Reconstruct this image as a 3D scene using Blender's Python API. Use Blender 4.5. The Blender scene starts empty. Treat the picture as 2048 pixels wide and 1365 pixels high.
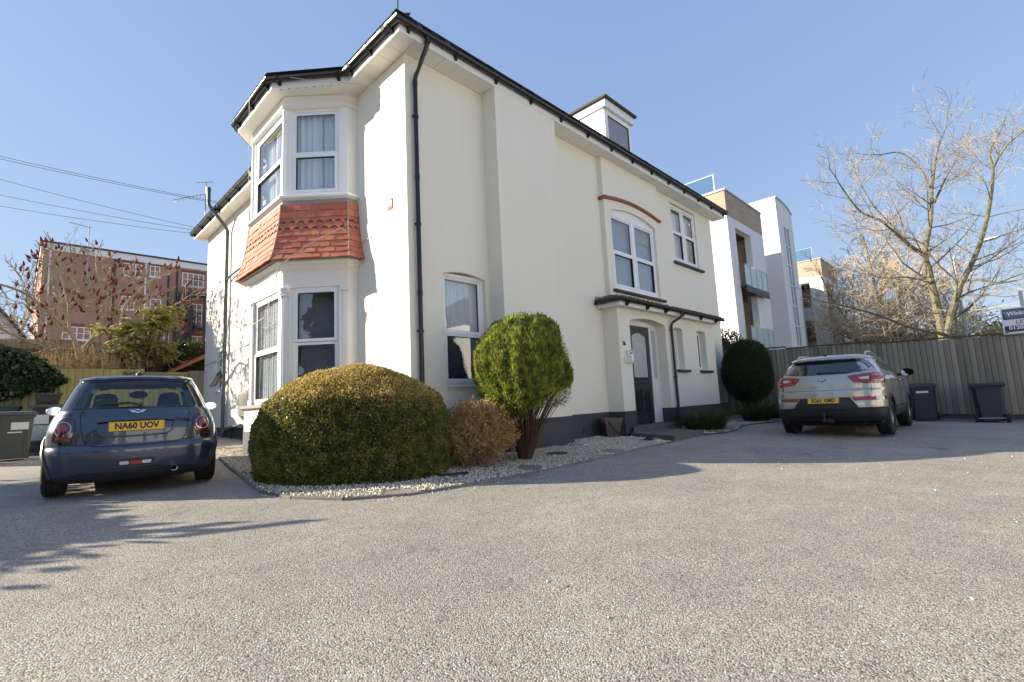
import bpy, math, random
import numpy as np
from mathutils import Vector, Matrix

# ------------------------------------------------------------------ camera, world, sun, exposure
sc = bpy.context.scene
COL = sc.collection
R = random.Random(11)
NR = np.random.default_rng(11)
PI = math.pi
V = Vector


def set_camera():
    cd = bpy.data.cameras.new('camera')
    co = bpy.data.objects.new('camera', cd)
    COL.objects.link(co)
    cd.sensor_width = 36.0
    cd.lens = 17.316
    cd.clip_start = .05
    cd.clip_end = 2000
    y, p, r = [math.radians(a) for a in (44.526, 7.1816, -2.7341)]
    f = V((math.cos(p) * math.cos(y), math.cos(p) * math.sin(y), math.sin(p)))
    rt = V((math.sin(y), -math.cos(y), 0))
    up = rt.cross(f)
    rt2 = rt * math.cos(r) + up * math.sin(r)
    up2 = rt2.cross(f)
    co.matrix_world = Matrix(((rt2.x, up2.x, -f.x, 0), (rt2.y, up2.y, -f.y, 0), (rt2.z, up2.z, -f.z, .83), (0, 0, 0, 1)))
    sc.camera = co


set_camera()
SUN_DIR = V((-1.0, 1.1, .55)).normalized()       # towards the sun
world = bpy.data.worlds.new('World')
sc.world = world
world.use_nodes = True
wn = world.node_tree
sky = wn.nodes.new('ShaderNodeTexSky')
sky.sky_type = 'NISHITA'
sky.sun_disc = False
sky.sun_elevation = math.asin(SUN_DIR.z)
sky.sun_rotation = math.atan2(SUN_DIR.x, SUN_DIR.y)
sky.altitude = 0
sky.air_density = 1.0
sky.dust_density = .25
sky.ozone_density = 2.2
SKY_STRENGTH = .15
# the clear sky's range is compressed as the camera's tone curve did: each channel to a power, everywhere alike
sp_ = wn.nodes.new('ShaderNodeSeparateColor')
cb_ = wn.nodes.new('ShaderNodeCombineColor')
wn.links.new(sky.outputs[0], sp_.inputs[0])
for i_, (g_, k_) in enumerate(((.40, .82), (.355, .985), (.23, 1.52))):
    pw_ = wn.nodes.new('ShaderNodeMath')
    pw_.operation = 'POWER'
    pw_.inputs[1].default_value = g_
    ml_ = wn.nodes.new('ShaderNodeMath')
    ml_.operation = 'MULTIPLY'
    ml_.inputs[1].default_value = k_
    wn.links.new(sp_.outputs[i_], pw_.inputs[0])
    wn.links.new(pw_.outputs[0], ml_.inputs[0])
    wn.links.new(ml_.outputs[0], cb_.inputs[i_])
wn.links.new(cb_.outputs[0], wn.nodes['Background'].inputs[0])
wn.nodes['Background'].inputs[1].default_value = SKY_STRENGTH
sl = bpy.data.lights.new('sun', 'SUN')
sl.energy = 4.5
sl.angle = math.radians(.5)
sl.color = (1, .885, .70)
so = bpy.data.objects.new('sun', sl)
COL.objects.link(so)
so.rotation_euler = SUN_DIR.to_track_quat('Z', 'Y').to_euler()
sc.view_settings.view_transform = 'Standard'
sc.view_settings.look = 'None'
sc.view_settings.gamma = 1
sc.view_settings.use_curve_mapping = False
sc.view_settings.exposure = 1.42
sc.cycles.max_bounces = 8
sc.cycles.diffuse_bounces = 4
sc.cycles.transparent_max_bounces = 24
sc.cycles.caustics_reflective = False
sc.cycles.caustics_refractive = False


def gz(x, y):                                    # the drive: one gently tilted plane
    return .0055 * x + .0316 * y - .243


# ------------------------------------------------------------------ object helpers
OFF = {}


def tag(o, label=None, cat=None, group=None, kind=None):
    for k, v in (('label', label), ('category', cat), ('group', group), ('kind', kind)):
        if v:
            o[k] = v
    return o


def thing(name, label, cat, loc=(0, 0, 0), group=None, rotz=None):
    """An Empty at the thing's base. With rotz its parts are built in its own frame, else in world coordinates."""
    o = bpy.data.objects.new(name, None)
    COL.objects.link(o)
    o.location = loc
    if rotz is not None:
        o.rotation_euler = (0, 0, rotz)
        OFF[o] = V((0, 0, 0))
    else:
        OFF[o] = V(loc)
    return tag(o, label, cat, group)


def link(name, me, parent=None, label=None):
    o = bpy.data.objects.new(name, me)
    COL.objects.link(o)
    if parent is not None:
        o.parent = parent
        OFF[o] = OFF[parent]
    else:
        OFF[o] = V((0, 0, 0))
    if label:
        o['label'] = label
    return o


def inst(name, me, parent, mx, label=None):
    """A piece that shares its mesh with its like; mx places it in the thing's building frame."""
    o = link(name, me, parent, label)
    o.matrix_local = Matrix.Translation(-OFF[parent]) @ mx if parent is not None else mx
    return o


def copy_tree(o, parent=None):
    c = o.copy()
    COL.objects.link(c)
    if parent is not None:
        c.parent = parent
    OFF[c] = OFF.get(o, V((0, 0, 0)))
    for ch in list(o.children):
        copy_tree(ch, c)
    return c


def np_mesh(name, verts, faces, mat, smooth=False):
    """verts (n,3), faces (m,k) all of one size."""
    verts = np.asarray(verts, np.float32)
    faces = np.asarray(faces, np.int32)
    me = bpy.data.meshes.new(name)
    me.vertices.add(len(verts))
    me.vertices.foreach_set('co', verts.ravel())
    m, k = faces.shape
    me.loops.add(m * k)
    me.loops.foreach_set('vertex_index', faces.ravel())
    me.polygons.add(m)
    me.polygons.foreach_set('loop_start', np.arange(0, m * k, k, dtype=np.int32))
    if smooth:
        me.polygons.foreach_set('use_smooth', np.ones(m, dtype=bool))
    me.update(calc_edges=True)
    me.materials.append(mat)
    return me


class Fr:
    """A vertical plane: origin, u along it, n outwards; points are (u, z, d)."""
    def __init__(s, o, u, n):
        s.o, s.u, s.n = V((o[0], o[1], 0)), V((u[0], u[1], 0)).normalized(), V((n[0], n[1], 0)).normalized()

    def p(s, u, z, d=0):
        q = s.o + s.u * u + s.n * d
        return V((q.x, q.y, z))


class MB:
    def __init__(s):
        s.v, s.f, s.mi, s.m = [], [], [], 0

    def add(s, vs, fs):
        n = len(s.v)
        s.v += [tuple(v) for v in vs]
        s.f += [[i + n for i in f] for f in fs]
        s.mi += [s.m] * len(fs)
        return s

    def hexa(s, p):                              # 8 points: bottom ring then top ring
        return s.add(p, [(0, 3, 2, 1), (4, 5, 6, 7), (0, 1, 5, 4), (1, 2, 6, 5), (2, 3, 7, 6), (3, 0, 4, 7)])

    def box(s, x0, y0, z0, x1, y1, z1):
        return s.hexa([(x0, y0, z0), (x1, y0, z0), (x1, y1, z0), (x0, y1, z0), (x0, y0, z1), (x1, y0, z1), (x1, y1, z1), (x0, y1, z1)])

    def fbox(s, F, u0, u1, z0, z1, d0, d1):
        return s.hexa([F.p(u0, z0, d0), F.p(u1, z0, d0), F.p(u1, z0, d1), F.p(u0, z0, d1), F.p(u0, z1, d0), F.p(u1, z1, d0), F.p(u1, z1, d1), F.p(u0, z1, d1)])

    def quad(s, a, b, c, d):
        return s.add([a, b, c, d], [(0, 1, 2, 3)])

    def tube(s, pts, r, n=8, cap=True):
        pts = [V(p) for p in pts]
        rs = r if isinstance(r, (list, tuple)) else [r] * len(pts)
        rings, ref = [], None
        for i, p in enumerate(pts):
            t = (pts[min(i + 1, len(pts) - 1)] - pts[max(i - 1, 0)])
            if t.length < 1e-9:
                t = V((0, 0, 1))
            t.normalize()
            if ref is None:
                ref = V((0, 0, 1)) if abs(t.z) < .9 else V((1, 0, 0))
            a = ref - t * ref.dot(t)
            if a.length < 1e-6:
                a = t.orthogonal()
            a.normalize()
            ref = a
            b = t.cross(a)
            rings.append([p + (a * math.cos(2 * PI * k / n) + b * math.sin(2 * PI * k / n)) * rs[i] for k in range(n)])
        fs = []
        for i in range(len(pts) - 1):
            for k in range(n):
                fs.append((i * n + k, i * n + (k + 1) % n, (i + 1) * n + (k + 1) % n, (i + 1) * n + k))
        if cap:
            fs.append(tuple(reversed(range(n))))
            fs.append(tuple((len(pts) - 1) * n + k for k in range(n)))
        return s.add([q for g in rings for q in g], fs)

    def sweep(s, path, prof, cap=True, closed=True):
        """A profile of (offset to the left of the path, z) along a plan polyline, mitred."""
        n, m = len(path), len(prof)
        P = [V((p[0], p[1])) for p in path]
        nrm = []
        for i in range(n):
            ns = []
            if i > 0:
                d = (P[i] - P[i - 1]).normalized()
                ns.append(V((-d.y, d.x)))
            if i < n - 1:
                d = (P[i + 1] - P[i]).normalized()
                ns.append(V((-d.y, d.x)))
            q = ns[0] if len(ns) == 1 else (ns[0] + ns[1]) / max(.3, 1 + ns[0].dot(ns[1]))
            nrm.append(q)
        vs = [(P[i].x + nrm[i].x * o, P[i].y + nrm[i].y * o, z) for i in range(n) for o, z in prof]
        fs = []
        for i in range(n - 1):
            for k in range(m if closed else m - 1):
                k2 = (k + 1) % m
                fs.append((i * m + k, (i + 1) * m + k, (i + 1) * m + k2, i * m + k2))
        if cap and closed:
            fs.append(tuple(range(m)))
            fs.append(tuple(reversed([(n - 1) * m + k for k in range(m)])))
        return s.add(vs, fs)

    def lathe(s, prof, c=(0, 0, 0), n=16, axis='z'):
        vs = []
        for r, h in prof:
            for k in range(n):
                a = 2 * PI * k / n
                x, y = r * math.cos(a), r * math.sin(a)
                q = {'z': (x, y, h), 'y': (x, h, y), 'x': (h, x, y)}[axis]
                vs.append((q[0] + c[0], q[1] + c[1], q[2] + c[2]))
        fs = [(i * n + k, i * n + (k + 1) % n, (i + 1) * n + (k + 1) % n, (i + 1) * n + k) for i in range(len(prof) - 1) for k in range(n)]
        return s.add(vs, fs)

    def prism(s, poly, F, d0, d1):               # polygon of (u, z) in the plane F, pushed from d0 to d1
        n = len(poly)
        vs = [F.p(u, z, d0) for u, z in poly] + [F.p(u, z, d1) for u, z in poly]
        fs = [tuple(range(n)), tuple(reversed(range(n, 2 * n)))] + [(i, i + n, (i + 1) % n + n, (i + 1) % n) for i in range(n)]
        return s.add(vs, fs)

    def mesh(s, name, mat, smooth=False, off=None):
        me = bpy.data.meshes.new(name)
        vs = s.v if off is None or off.length == 0 else [(a - off.x, b - off.y, c - off.z) for a, b, c in s.v]
        me.from_pydata(vs, [], s.f)
        for m in (mat if isinstance(mat, (list, tuple)) else [mat]):
            me.materials.append(m)
        if isinstance(mat, (list, tuple)):
            me.polygons.foreach_set('material_index', s.mi)
        if smooth:
            me.polygons.foreach_set('use_smooth', [True] * len(s.f))
            if smooth != 'all':
                me.set_sharp_from_angle(angle=math.radians(40))
        me.update()
        return me

    def build(s, name, mat, parent=None, smooth=False, label=None):
        off = OFF[parent] if parent is not None else None
        return link(name, s.mesh(name, mat, smooth, off), parent, label)


def ax(o, x, y, z):
    """Matrix from an origin and three axes."""
    return Matrix(((x[0], y[0], z[0], o[0]), (x[1], y[1], z[1], o[1]), (x[2], y[2], z[2], o[2]), (0, 0, 0, 1)))


def text(name, s, size, mat, parent, mx, extrude=.002, label=None, sx=1.0, align='CENTER', bold=0.0):
    cu = bpy.data.curves.new(name, 'FONT')
    cu.body = s
    cu.size = size
    cu.extrude = extrude
    cu.align_x = align
    cu.align_y = 'CENTER'
    cu.offset = bold
    cu.resolution_u = 3
    t = bpy.data.objects.new(name, cu)
    COL.objects.link(t)
    dg = bpy.context.evaluated_depsgraph_get()
    me = bpy.data.meshes.new_from_object(t.evaluated_get(dg))
    bpy.data.objects.remove(t)
    bpy.data.curves.remove(cu)
    me.materials.clear()
    me.materials.append(mat)
    me.transform(Matrix.Diagonal((sx, 1, 1, 1)))
    return inst(name, me, parent, mx, label)


# ------------------------------------------------------------------ materials
def nodes(name):
    m = bpy.data.materials.new(name)
    m.use_nodes = True
    t = m.node_tree
    return m, t, t.nodes, t.links, t.nodes['Principled BSDF']


def mat(name, col, rough=.6, metal=0.0, var=None, bump=None, rnd=0.0, spec=.5, coat=0.0, isl=0.0, streak=None, stain=None, edge=None):
    """var=(scale, colour2, contrast); bump=(scale, strength); rnd: value change per object; isl: per loose piece;
    streak=(scale xyz, colour2, amount): grain; stain=(scale, colour2, threshold)."""
    m, t, N, L, b = nodes(name)
    b.inputs['Base Color'].default_value = (*col, 1)
    b.inputs['Roughness'].default_value = rough
    b.inputs['Metallic'].default_value = metal
    b.inputs['Specular IOR Level'].default_value = spec
    b.inputs['Coat Weight'].default_value = coat
    b.inputs['Coat Roughness'].default_value = .03
    tc = N.new('ShaderNodeTexCoord')
    cur = None

    def rgb():
        if cur is not None:
            return cur
        q = N.new('ShaderNodeRGB')
        q.outputs[0].default_value = (*col, 1)
        return q.outputs[0]

    def mix(fac, a, c2):
        q = N.new('ShaderNodeMix')
        q.data_type = 'RGBA'
        L.new(fac, q.inputs[0])
        L.new(a, q.inputs[6])
        q.inputs[7].default_value = (*c2, 1)
        return q.outputs[2]

    def noise(scale, detail=5, rough_=.6, vec=None):
        q = N.new('ShaderNodeTexNoise')
        q.inputs['Scale'].default_value = scale
        q.inputs['Detail'].default_value = detail
        q.inputs['Roughness'].default_value = rough_
        L.new(vec if vec is not None else tc.outputs['Object'], q.inputs['Vector'])
        return q.outputs['Fac']

    def ramp(v, a, c):
        q = N.new('ShaderNodeMapRange')
        q.inputs[1].default_value = a
        q.inputs[2].default_value = c
        L.new(v, q.inputs[0])
        return q.outputs[0]

    if var:
        k = .5 / max(.05, var[2])
        cur = mix(ramp(noise(var[0]), .5 - k * .5, .5 + k * .5), rgb(), var[1])
    if streak:
        mp = N.new('ShaderNodeMapping')
        mp.inputs['Scale'].default_value = streak[0]
        L.new(tc.outputs['Object'], mp.inputs['Vector'])
        f = ramp(noise(1.0, 6, .65, mp.outputs[0]), .42, .68)
        q = N.new('ShaderNodeMath')
        q.operation = 'MULTIPLY'
        q.inputs[1].default_value = streak[2]
        L.new(f, q.inputs[0])
        cur = mix(q.outputs[0], rgb(), streak[1])
    if stain:
        cur = mix(ramp(noise(stain[0], 8, .7), stain[2], stain[2] + .16), rgb(), stain[1])
    if edge:                                          # shadow groove between boards, painted as dark edges of a unit-wide board
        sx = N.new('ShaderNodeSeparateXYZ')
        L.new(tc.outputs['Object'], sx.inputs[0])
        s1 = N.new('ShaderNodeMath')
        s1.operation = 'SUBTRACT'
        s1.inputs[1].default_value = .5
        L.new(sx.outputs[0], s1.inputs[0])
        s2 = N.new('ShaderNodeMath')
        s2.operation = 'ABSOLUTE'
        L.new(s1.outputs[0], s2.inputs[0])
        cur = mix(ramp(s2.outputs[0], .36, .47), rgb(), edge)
    if rnd or isl:
        h = N.new('ShaderNodeHueSaturation')
        L.new(rgb(), h.inputs['Color'])
        if rnd:
            src = N.new('ShaderNodeObjectInfo').outputs['Random']
            a = rnd
        else:
            src = N.new('ShaderNodeNewGeometry').outputs['Random Per Island']
            a = isl
        q = N.new('ShaderNodeMapRange')
        q.inputs[3].default_value = 1 - a
        q.inputs[4].default_value = 1 + a
        L.new(src, q.inputs[0])
        L.new(q.outputs[0], h.inputs['Value'])
        w = N.new('ShaderNodeTexWhiteNoise')
        w.noise_dimensions = '1D'
        L.new(src, w.inputs['W'])
        q2 = N.new('ShaderNodeMapRange')
        q2.inputs[3].default_value = .5 - .035 * a * 2
        q2.inputs[4].default_value = .5 + .035 * a * 2
        L.new(w.outputs['Value'], q2.inputs[0])
        L.new(q2.outputs[0], h.inputs['Hue'])
        cur = h.outputs[0]
    if cur is not None:
        L.new(cur, b.inputs['Base Color'])
    if bump:
        bp = N.new('ShaderNodeBump')
        bp.inputs['Strength'].default_value = bump[1]
        bp.inputs['Distance'].default_value = .01
        L.new(noise(bump[0], 6, .6), bp.inputs['Height'])
        L.new(bp.outputs[0], b.inputs['Normal'])
    return m


def leaf_mat(name, c1, c2, trans=.3, rough=.45, isl=.35, spec=.4, clump=None):
    m, t, N, L, b = nodes(name)
    g = N.new('ShaderNodeNewGeometry')
    mx = N.new('ShaderNodeMix')
    mx.data_type = 'RGBA'
    mx.inputs[6].default_value = (*c1, 1)
    mx.inputs[7].default_value = (*c2, 1)
    if clump:
        tc = N.new('ShaderNodeTexCoord')
        nz = N.new('ShaderNodeTexNoise')
        nz.inputs['Scale'].default_value = clump
        nz.inputs['Detail'].default_value = 2
        L.new(tc.outputs['Object'], nz.inputs['Vector'])
        m1 = N.new('ShaderNodeMapRange')
        m1.inputs[1].default_value = .36
        m1.inputs[2].default_value = .64
        m1.inputs[3].default_value = -.45
        m1.inputs[4].default_value = .75
        L.new(nz.outputs['Fac'], m1.inputs[0])
        ad = N.new('ShaderNodeMath')
        ad.use_clamp = True
        L.new(m1.outputs[0], ad.inputs[0])
        hf = N.new('ShaderNodeMath')
        hf.operation = 'MULTIPLY'
        hf.inputs[1].default_value = .7
        L.new(g.outputs['Random Per Island'], hf.inputs[0])
        L.new(hf.outputs[0], ad.inputs[1])
        L.new(ad.outputs[0], mx.inputs[0])
    else:
        L.new(g.outputs['Random Per Island'], mx.inputs[0])
    h = N.new('ShaderNodeHueSaturation')
    w = N.new('ShaderNodeTexWhiteNoise')
    w.noise_dimensions = '1D'
    L.new(g.outputs['Random Per Island'], w.inputs['W'])
    q = N.new('ShaderNodeMapRange')
    q.inputs[3].default_value = 1 - isl
    q.inputs[4].default_value = 1 + isl
    L.new(w.outputs['Value'], q.inputs[0])
    L.new(q.outputs[0], h.inputs['Value'])
    L.new(mx.outputs[2], h.inputs['Color'])
    L.new(h.outputs[0], b.inputs['Base Color'])
    b.inputs['Roughness'].default_value = rough
    b.inputs['Specular IOR Level'].default_value = spec
    tr = N.new('ShaderNodeBsdfTranslucent')
    L.new(h.outputs[0], tr.inputs['Color'])
    ms = N.new('ShaderNodeMixShader')
    ms.inputs[0].default_value = trans
    L.new(b.outputs[0], ms.inputs[1])
    L.new(tr.outputs[0], ms.inputs[2])
    L.new(ms.outputs[0], N['Material Output'].inputs['Surface'])
    return m


def glass(name, tint=(.9, .94, .95), base=.06, gain=1.0, rough=0.0, refl=(1, 1, 1), wob=None):
    """A pane: light goes through (tinted), the sky is mirrored in it more at a slant."""
    m, t, N, L, b = nodes(name)
    N.remove(b)
    tr = N.new('ShaderNodeBsdfTransparent')
    tr.inputs[0].default_value = (*tint, 1)
    gl = N.new('ShaderNodeBsdfGlossy')
    gl.inputs['Color'].default_value = (*refl, 1)
    gl.inputs['Roughness'].default_value = rough
    lw = N.new('ShaderNodeLayerWeight')              # facing is the same from both sides of a thin pane
    lw.inputs[0].default_value = .5
    pw = N.new('ShaderNodeMath')
    pw.operation = 'POWER'
    pw.inputs[1].default_value = 5
    L.new(lw.outputs['Facing'], pw.inputs[0])
    ma = N.new('ShaderNodeMath')
    ma.operation = 'MULTIPLY_ADD'
    ma.use_clamp = True
    ma.inputs[1].default_value = .9 * gain
    ma.inputs[2].default_value = base + .045
    L.new(pw.outputs[0], ma.inputs[0])
    if wob:
        tc = N.new('ShaderNodeTexCoord')
        nz = N.new('ShaderNodeTexNoise')
        nz.inputs['Scale'].default_value = wob[0]
        nz.inputs['Detail'].default_value = 2
        L.new(tc.outputs['Object'], nz.inputs['Vector'])
        bp = N.new('ShaderNodeBump')
        bp.inputs['Strength'].default_value = wob[1]
        bp.inputs['Distance'].default_value = .01
        L.new(nz.outputs['Fac'], bp.inputs['Height'])
        L.new(bp.outputs[0], gl.inputs['Normal'])
    ms = N.new('ShaderNodeMixShader')
    L.new(ma.outputs[0], ms.inputs[0])
    L.new(tr.outputs[0], ms.inputs[1])
    L.new(gl.outputs[0], ms.inputs[2])
    L.new(ms.outputs[0], N['Material Output'].inputs['Surface'])
    return m


def asphalt():
    m, t, N, L, b = nodes('asphalt')
    tc = N.new('ShaderNodeTexCoord')

    def vor(scale, feat='F1'):
        q = N.new('ShaderNodeTexVoronoi')
        q.inputs['Scale'].default_value = scale
        q.feature = feat
        L.new(tc.outputs['Object'], q.inputs['Vector'])
        return q

    def noi(scale, d=6):
        q = N.new('ShaderNodeTexNoise')
        q.inputs['Scale'].default_value = scale
        q.inputs['Detail'].default_value = d
        q.inputs['Roughness'].default_value = .65
        L.new(tc.outputs['Object'], q.inputs['Vector'])
        return q.outputs['Fac']

    def ramp(v, stops):
        q = N.new('ShaderNodeValToRGB')
        e = q.color_ramp.elements
        while len(e) < len(stops):
            e.new(.5)
        for el, (p, c) in zip(e, stops):
            el.position = p
            el.color = (*c, 1)
        L.new(v, q.inputs[0])
        return q.outputs[0]

    def mixc(fac, a, c, mode='MIX'):
        q = N.new('ShaderNodeMix')
        q.data_type = 'RGBA'
        q.blend_type = mode
        if isinstance(fac, float):
            q.inputs[0].default_value = fac
        else:
            L.new(fac, q.inputs[0])
        L.new(a, q.inputs[6])
        L.new(c, q.inputs[7])
        return q.outputs[2]

    v = vor(126.0)
    wn_ = N.new('ShaderNodeSeparateColor')
    L.new(v.outputs['Color'], wn_.inputs[0])
    stone = ramp(wn_.outputs[0], [(0, (.15, .14, .125)), (.22, (.33, .305, .268)), (.7, (.42, .388, .338)), (.93, (.53, .492, .43)), (1, (.72, .68, .61))])
    edge = ramp(v.outputs['Distance'], [(0, (1, 1, 1)), (.55, (.9, .9, .9)), (.9, (.42, .42, .43))])
    c = mixc(1.0, stone, edge, 'MULTIPLY')
    big = ramp(noi(.55, 7), [(0, (.66, .66, .68)), (.40, (.90, .90, .91)), (.6, (1.06, 1.05, 1.03)), (1, (1.2, 1.19, 1.16))])
    oil = ramp(noi(1.15, 3), [(.0, (.45, .45, .47)), (.27, (.62, .62, .64)), (.33, (1, 1, 1)), (1, (1, 1, 1))])
    c = mixc(1.0, c, big, 'MULTIPLY')
    mid = ramp(noi(3.3, 4), [(.25, (.86, .86, .87)), (.5, (1, 1, 1)), (.75, (1.1, 1.1, 1.08))])
    c = mixc(1.0, c, mid, 'MULTIPLY')
    c = mixc(1.0, c, oil, 'MULTIPLY')
    L.new(c, b.inputs['Base Color'])
    b.inputs['Roughness'].default_value = .82
    b.inputs['Specular IOR Level'].default_value = .35
    bp = N.new('ShaderNodeBump')
    bp.inputs['Strength'].default_value = 1.0
    bp.inputs['Distance'].default_value = .0045
    bp.invert = True
    L.new(v.outputs['Distance'], bp.inputs['Height'])
    bp2 = N.new('ShaderNodeBump')
    bp2.inputs['Strength'].default_value = .5
    bp2.inputs['Distance'].default_value = .012
    L.new(noi(34, 5), bp2.inputs['Height'])
    L.new(bp2.outputs[0], bp.inputs['Normal'])
    L.new(bp.outputs[0], b.inputs['Normal'])
    return m


def bricks(name, c1, c2, mortar, scale, bw=.225, bh=.075, axis='x'):
    """Brickwork too far away to tell the bricks apart: pattern laid out in metres."""
    m, t, N, L, b = nodes(name)
    tc = N.new('ShaderNodeTexCoord')
    sp = N.new('ShaderNodeSeparateXYZ')
    L.new(tc.outputs['Object'], sp.inputs[0])
    ad = N.new('ShaderNodeMath')
    L.new(sp.outputs[0], ad.inputs[0])
    L.new(sp.outputs[1], ad.inputs[1])
    cb = N.new('ShaderNodeCombineXYZ')
    L.new(ad.outputs[0], cb.inputs[0])
    L.new(sp.outputs[2], cb.inputs[1])
    q = N.new('ShaderNodeTexBrick')
    q.inputs['Scale'].default_value = scale
    q.inputs['Brick Width'].default_value = bw * scale
    q.inputs['Row Height'].default_value = bh * scale
    q.inputs['Mortar Size'].default_value = .012 * scale
    q.inputs['Color1'].default_value = (*c1, 1)
    q.inputs['Color2'].default_value = (*c2, 1)
    q.inputs['Mortar'].default_value = (*mortar, 1)
    L.new(cb.outputs[0], q.inputs['Vector'])
    nz = N.new('ShaderNodeTexNoise')
    nz.inputs['Scale'].default_value = .7
    L.new(tc.outputs['Object'], nz.inputs['Vector'])
    mr = N.new('ShaderNodeMapRange')
    mr.inputs[3].default_value = .75
    mr.inputs[4].default_value = 1.25
    L.new(nz.outputs['Fac'], mr.inputs[0])
    h = N.new('ShaderNodeHueSaturation')
    L.new(q.outputs['Color'], h.inputs['Color'])
    L.new(mr.outputs[0], h.inputs['Value'])
    L.new(h.outputs[0], b.inputs['Base Color'])
    b.inputs['Roughness'].default_value = .9
    bp = N.new('ShaderNodeBump')
    bp.inputs['Strength'].default_value = .4
    bp.inputs['Distance'].default_value = .01
    bp.invert = True
    L.new(q.outputs['Fac'], bp.inputs['Height'])
    L.new(bp.outputs[0], b.inputs['Normal'])
    return m


ASPH = asphalt()
RENDER = mat('cream_render', (.82, .79, .69), .85, var=(.9, (.785, .755, .655), .5), bump=(55, .12), stain=(1.6, (.72, .69, .60), .70), streak=((7, 7, .22), (.72, .69, .60), .22))
PLINTH = mat('dark_plinth_paint', (.035, .038, .05), .6, var=(3, (.06, .062, .075), .5), bump=(40, .2))
UPVC = mat('white_plastic', (.83, .84, .85), .32)
WPAINT = mat('white_paint', (.82, .82, .81), .5, var=(6, (.74, .73, .70), .4), bump=(60, .08))
SOFF = mat('soffit_board', (.80, .79, .74), .55, rnd=.03, stain=(5, (.6, .57, .5), .68))
BLACKP = mat('black_plastic', (.012, .012, .015), .28)
GREYP = mat('grey_pipe', (.10, .105, .115), .5)
SLATE = mat('roof_tile_dark', (.03, .03, .034), .8, bump=(30, .5), rnd=.3)
MOSS = mat('mossy_felt', (.05, .048, .045), .9, var=(14, (.10, .10, .05), .9), bump=(50, .8))
TILE = mat('terracotta', (.50, .165, .10), .75, var=(9, (.43, .14, .09), .6), bump=(70, .25), rnd=.16, stain=(16, (.34, .20, .14), .66))
TERRA = mat('drip_mould_terracotta', (.36, .12, .06), .8, var=(12, (.26, .10, .06), .7), bump=(60, .3))
LEAD = mat('lead_flashing', (.22, .235, .25), .6, var=(8, (.33, .34, .35), .6), bump=(20, .3))
MORTAR = mat('mortar', (.33, .30, .26), .95, bump=(60, .5))
STONE = mat('stone_sill', (.34, .33, .31), .85, var=(7, (.22, .21, .20), .6), bump=(45, .4))
CONC = mat('old_concrete', (.15, .145, .13), .9, var=(5, (.09, .088, .08), .8), bump=(35, .6), stain=(6, (.21, .2, .18), .6))
GLASS = glass('window_glass', (.88, .92, .94), .15, 1.3)
GLASSW = glass('wavy_window_glass', (.88, .92, .94), .12, 1.3, 0, (1, 1, 1), (3.0, .25))
OBSC = mat('textured_door_glass', (.40, .42, .41), .16, var=(26, (.60, .62, .60), .9), bump=(34, 2.5), spec=.8)
CURT = mat('net_curtain', (.78, .79, .80), .9, isl=.04)
CURTW = mat('white_curtain', (.85, .85, .86), .9)
CURTD = mat('dark_curtain', (.07, .075, .095), .9)
CURTG = mat('grey_blind', (.26, .28, .34), .9)
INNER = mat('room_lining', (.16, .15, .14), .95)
STEEL = mat('galvanised_steel', (.5, .51, .52), .4, .9)
WIRE = mat('cable_sheath', (.10, .10, .10), .6)
WIREL = mat('pale_cable_sheath', (.5, .48, .44), .6)
# ------------------------------------------------------------------ ground
def build_ground():
    # one sheet to the horizon: the drive's plane near the house, levelling out far away
    xs = sorted(set([-900, -300, -120, -60] + list(np.linspace(-40, 60, 41)) + [90, 150, 300, 900]))
    ys = sorted(set([-900, -300, -120, -60] + list(np.linspace(-40, 60, 41)) + [90, 150, 300, 900]))
    def h(x, y):
        return gz(max(-30, min(30, x)), max(-12, min(22, y)))
    vs = [(x, y, h(x, y)) for x in xs for y in ys]
    n = len(ys)
    fs = [(i * n + j, (i + 1) * n + j, (i + 1) * n + j + 1, i * n + j + 1) for i in range(len(xs) - 1) for j in range(n - 1)]
    o = link('driveway', np_mesh('driveway', vs, fs, ASPH))
    tag(o, kind='structure')


KERB = [(2.95, 12.2), (2.72, 10.4), (2.42, 8.6), (2.23, 7.3), (2.07, 6.4), (2.03, 5.95), (2.14, 5.45), (2.46, 4.9), (2.95, 4.6), (3.8, 4.45), (5.1, 4.38), (6.75, 4.47), (7.9, 4.53), (8.93, 4.56)]
KERB2 = [(10.45, 4.62), (11.1, 4.42), (11.9, 4.5), (12.8, 4.75), (13.6, 4.75), (14.5, 4.5), (15.8, 4.6), (16.9, 4.9)]


def resample(path, step):
    out, acc = [V(path[0])], 0
    for a, b in zip(path, path[1:]):
        a, b = V(a), V(b)
        d = (b - a).length
        t = step - acc
        while t <= d:
            out.append(a + (b - a) * (t / d))
            t += step
        acc = (acc + d) % step if step > 0 else 0
        acc = d - (t - step)
    return out


def inside(poly, x, y):
    c = np.zeros(len(x), bool)
    n = len(poly)
    for i in range(n):
        x0, y0 = poly[i]
        x1, y1 = poly[(i + 1) % n]
        m = ((y0 > y) != (y1 > y)) & (x < (x1 - x0) * (y - y0) / (y1 - y0 + 1e-12) + x0)
        c ^= m
    return c


PEB = mat('pebbles', (.64, .59, .49), .85, isl=.38)
BEDM = mat('gravel_base', (.34, .32, .28), .95, var=(40, (.16, .15, .12), .9), bump=(60, 1.0))
KERBM = mat('kerb_concrete', (.22, .21, .19), .9, var=(6, (.14, .135, .12), .8), bump=(50, .6), rnd=.12)
LOOSE = mat('pale_chips', (.55, .54, .51), .8, isl=.2)


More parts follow.
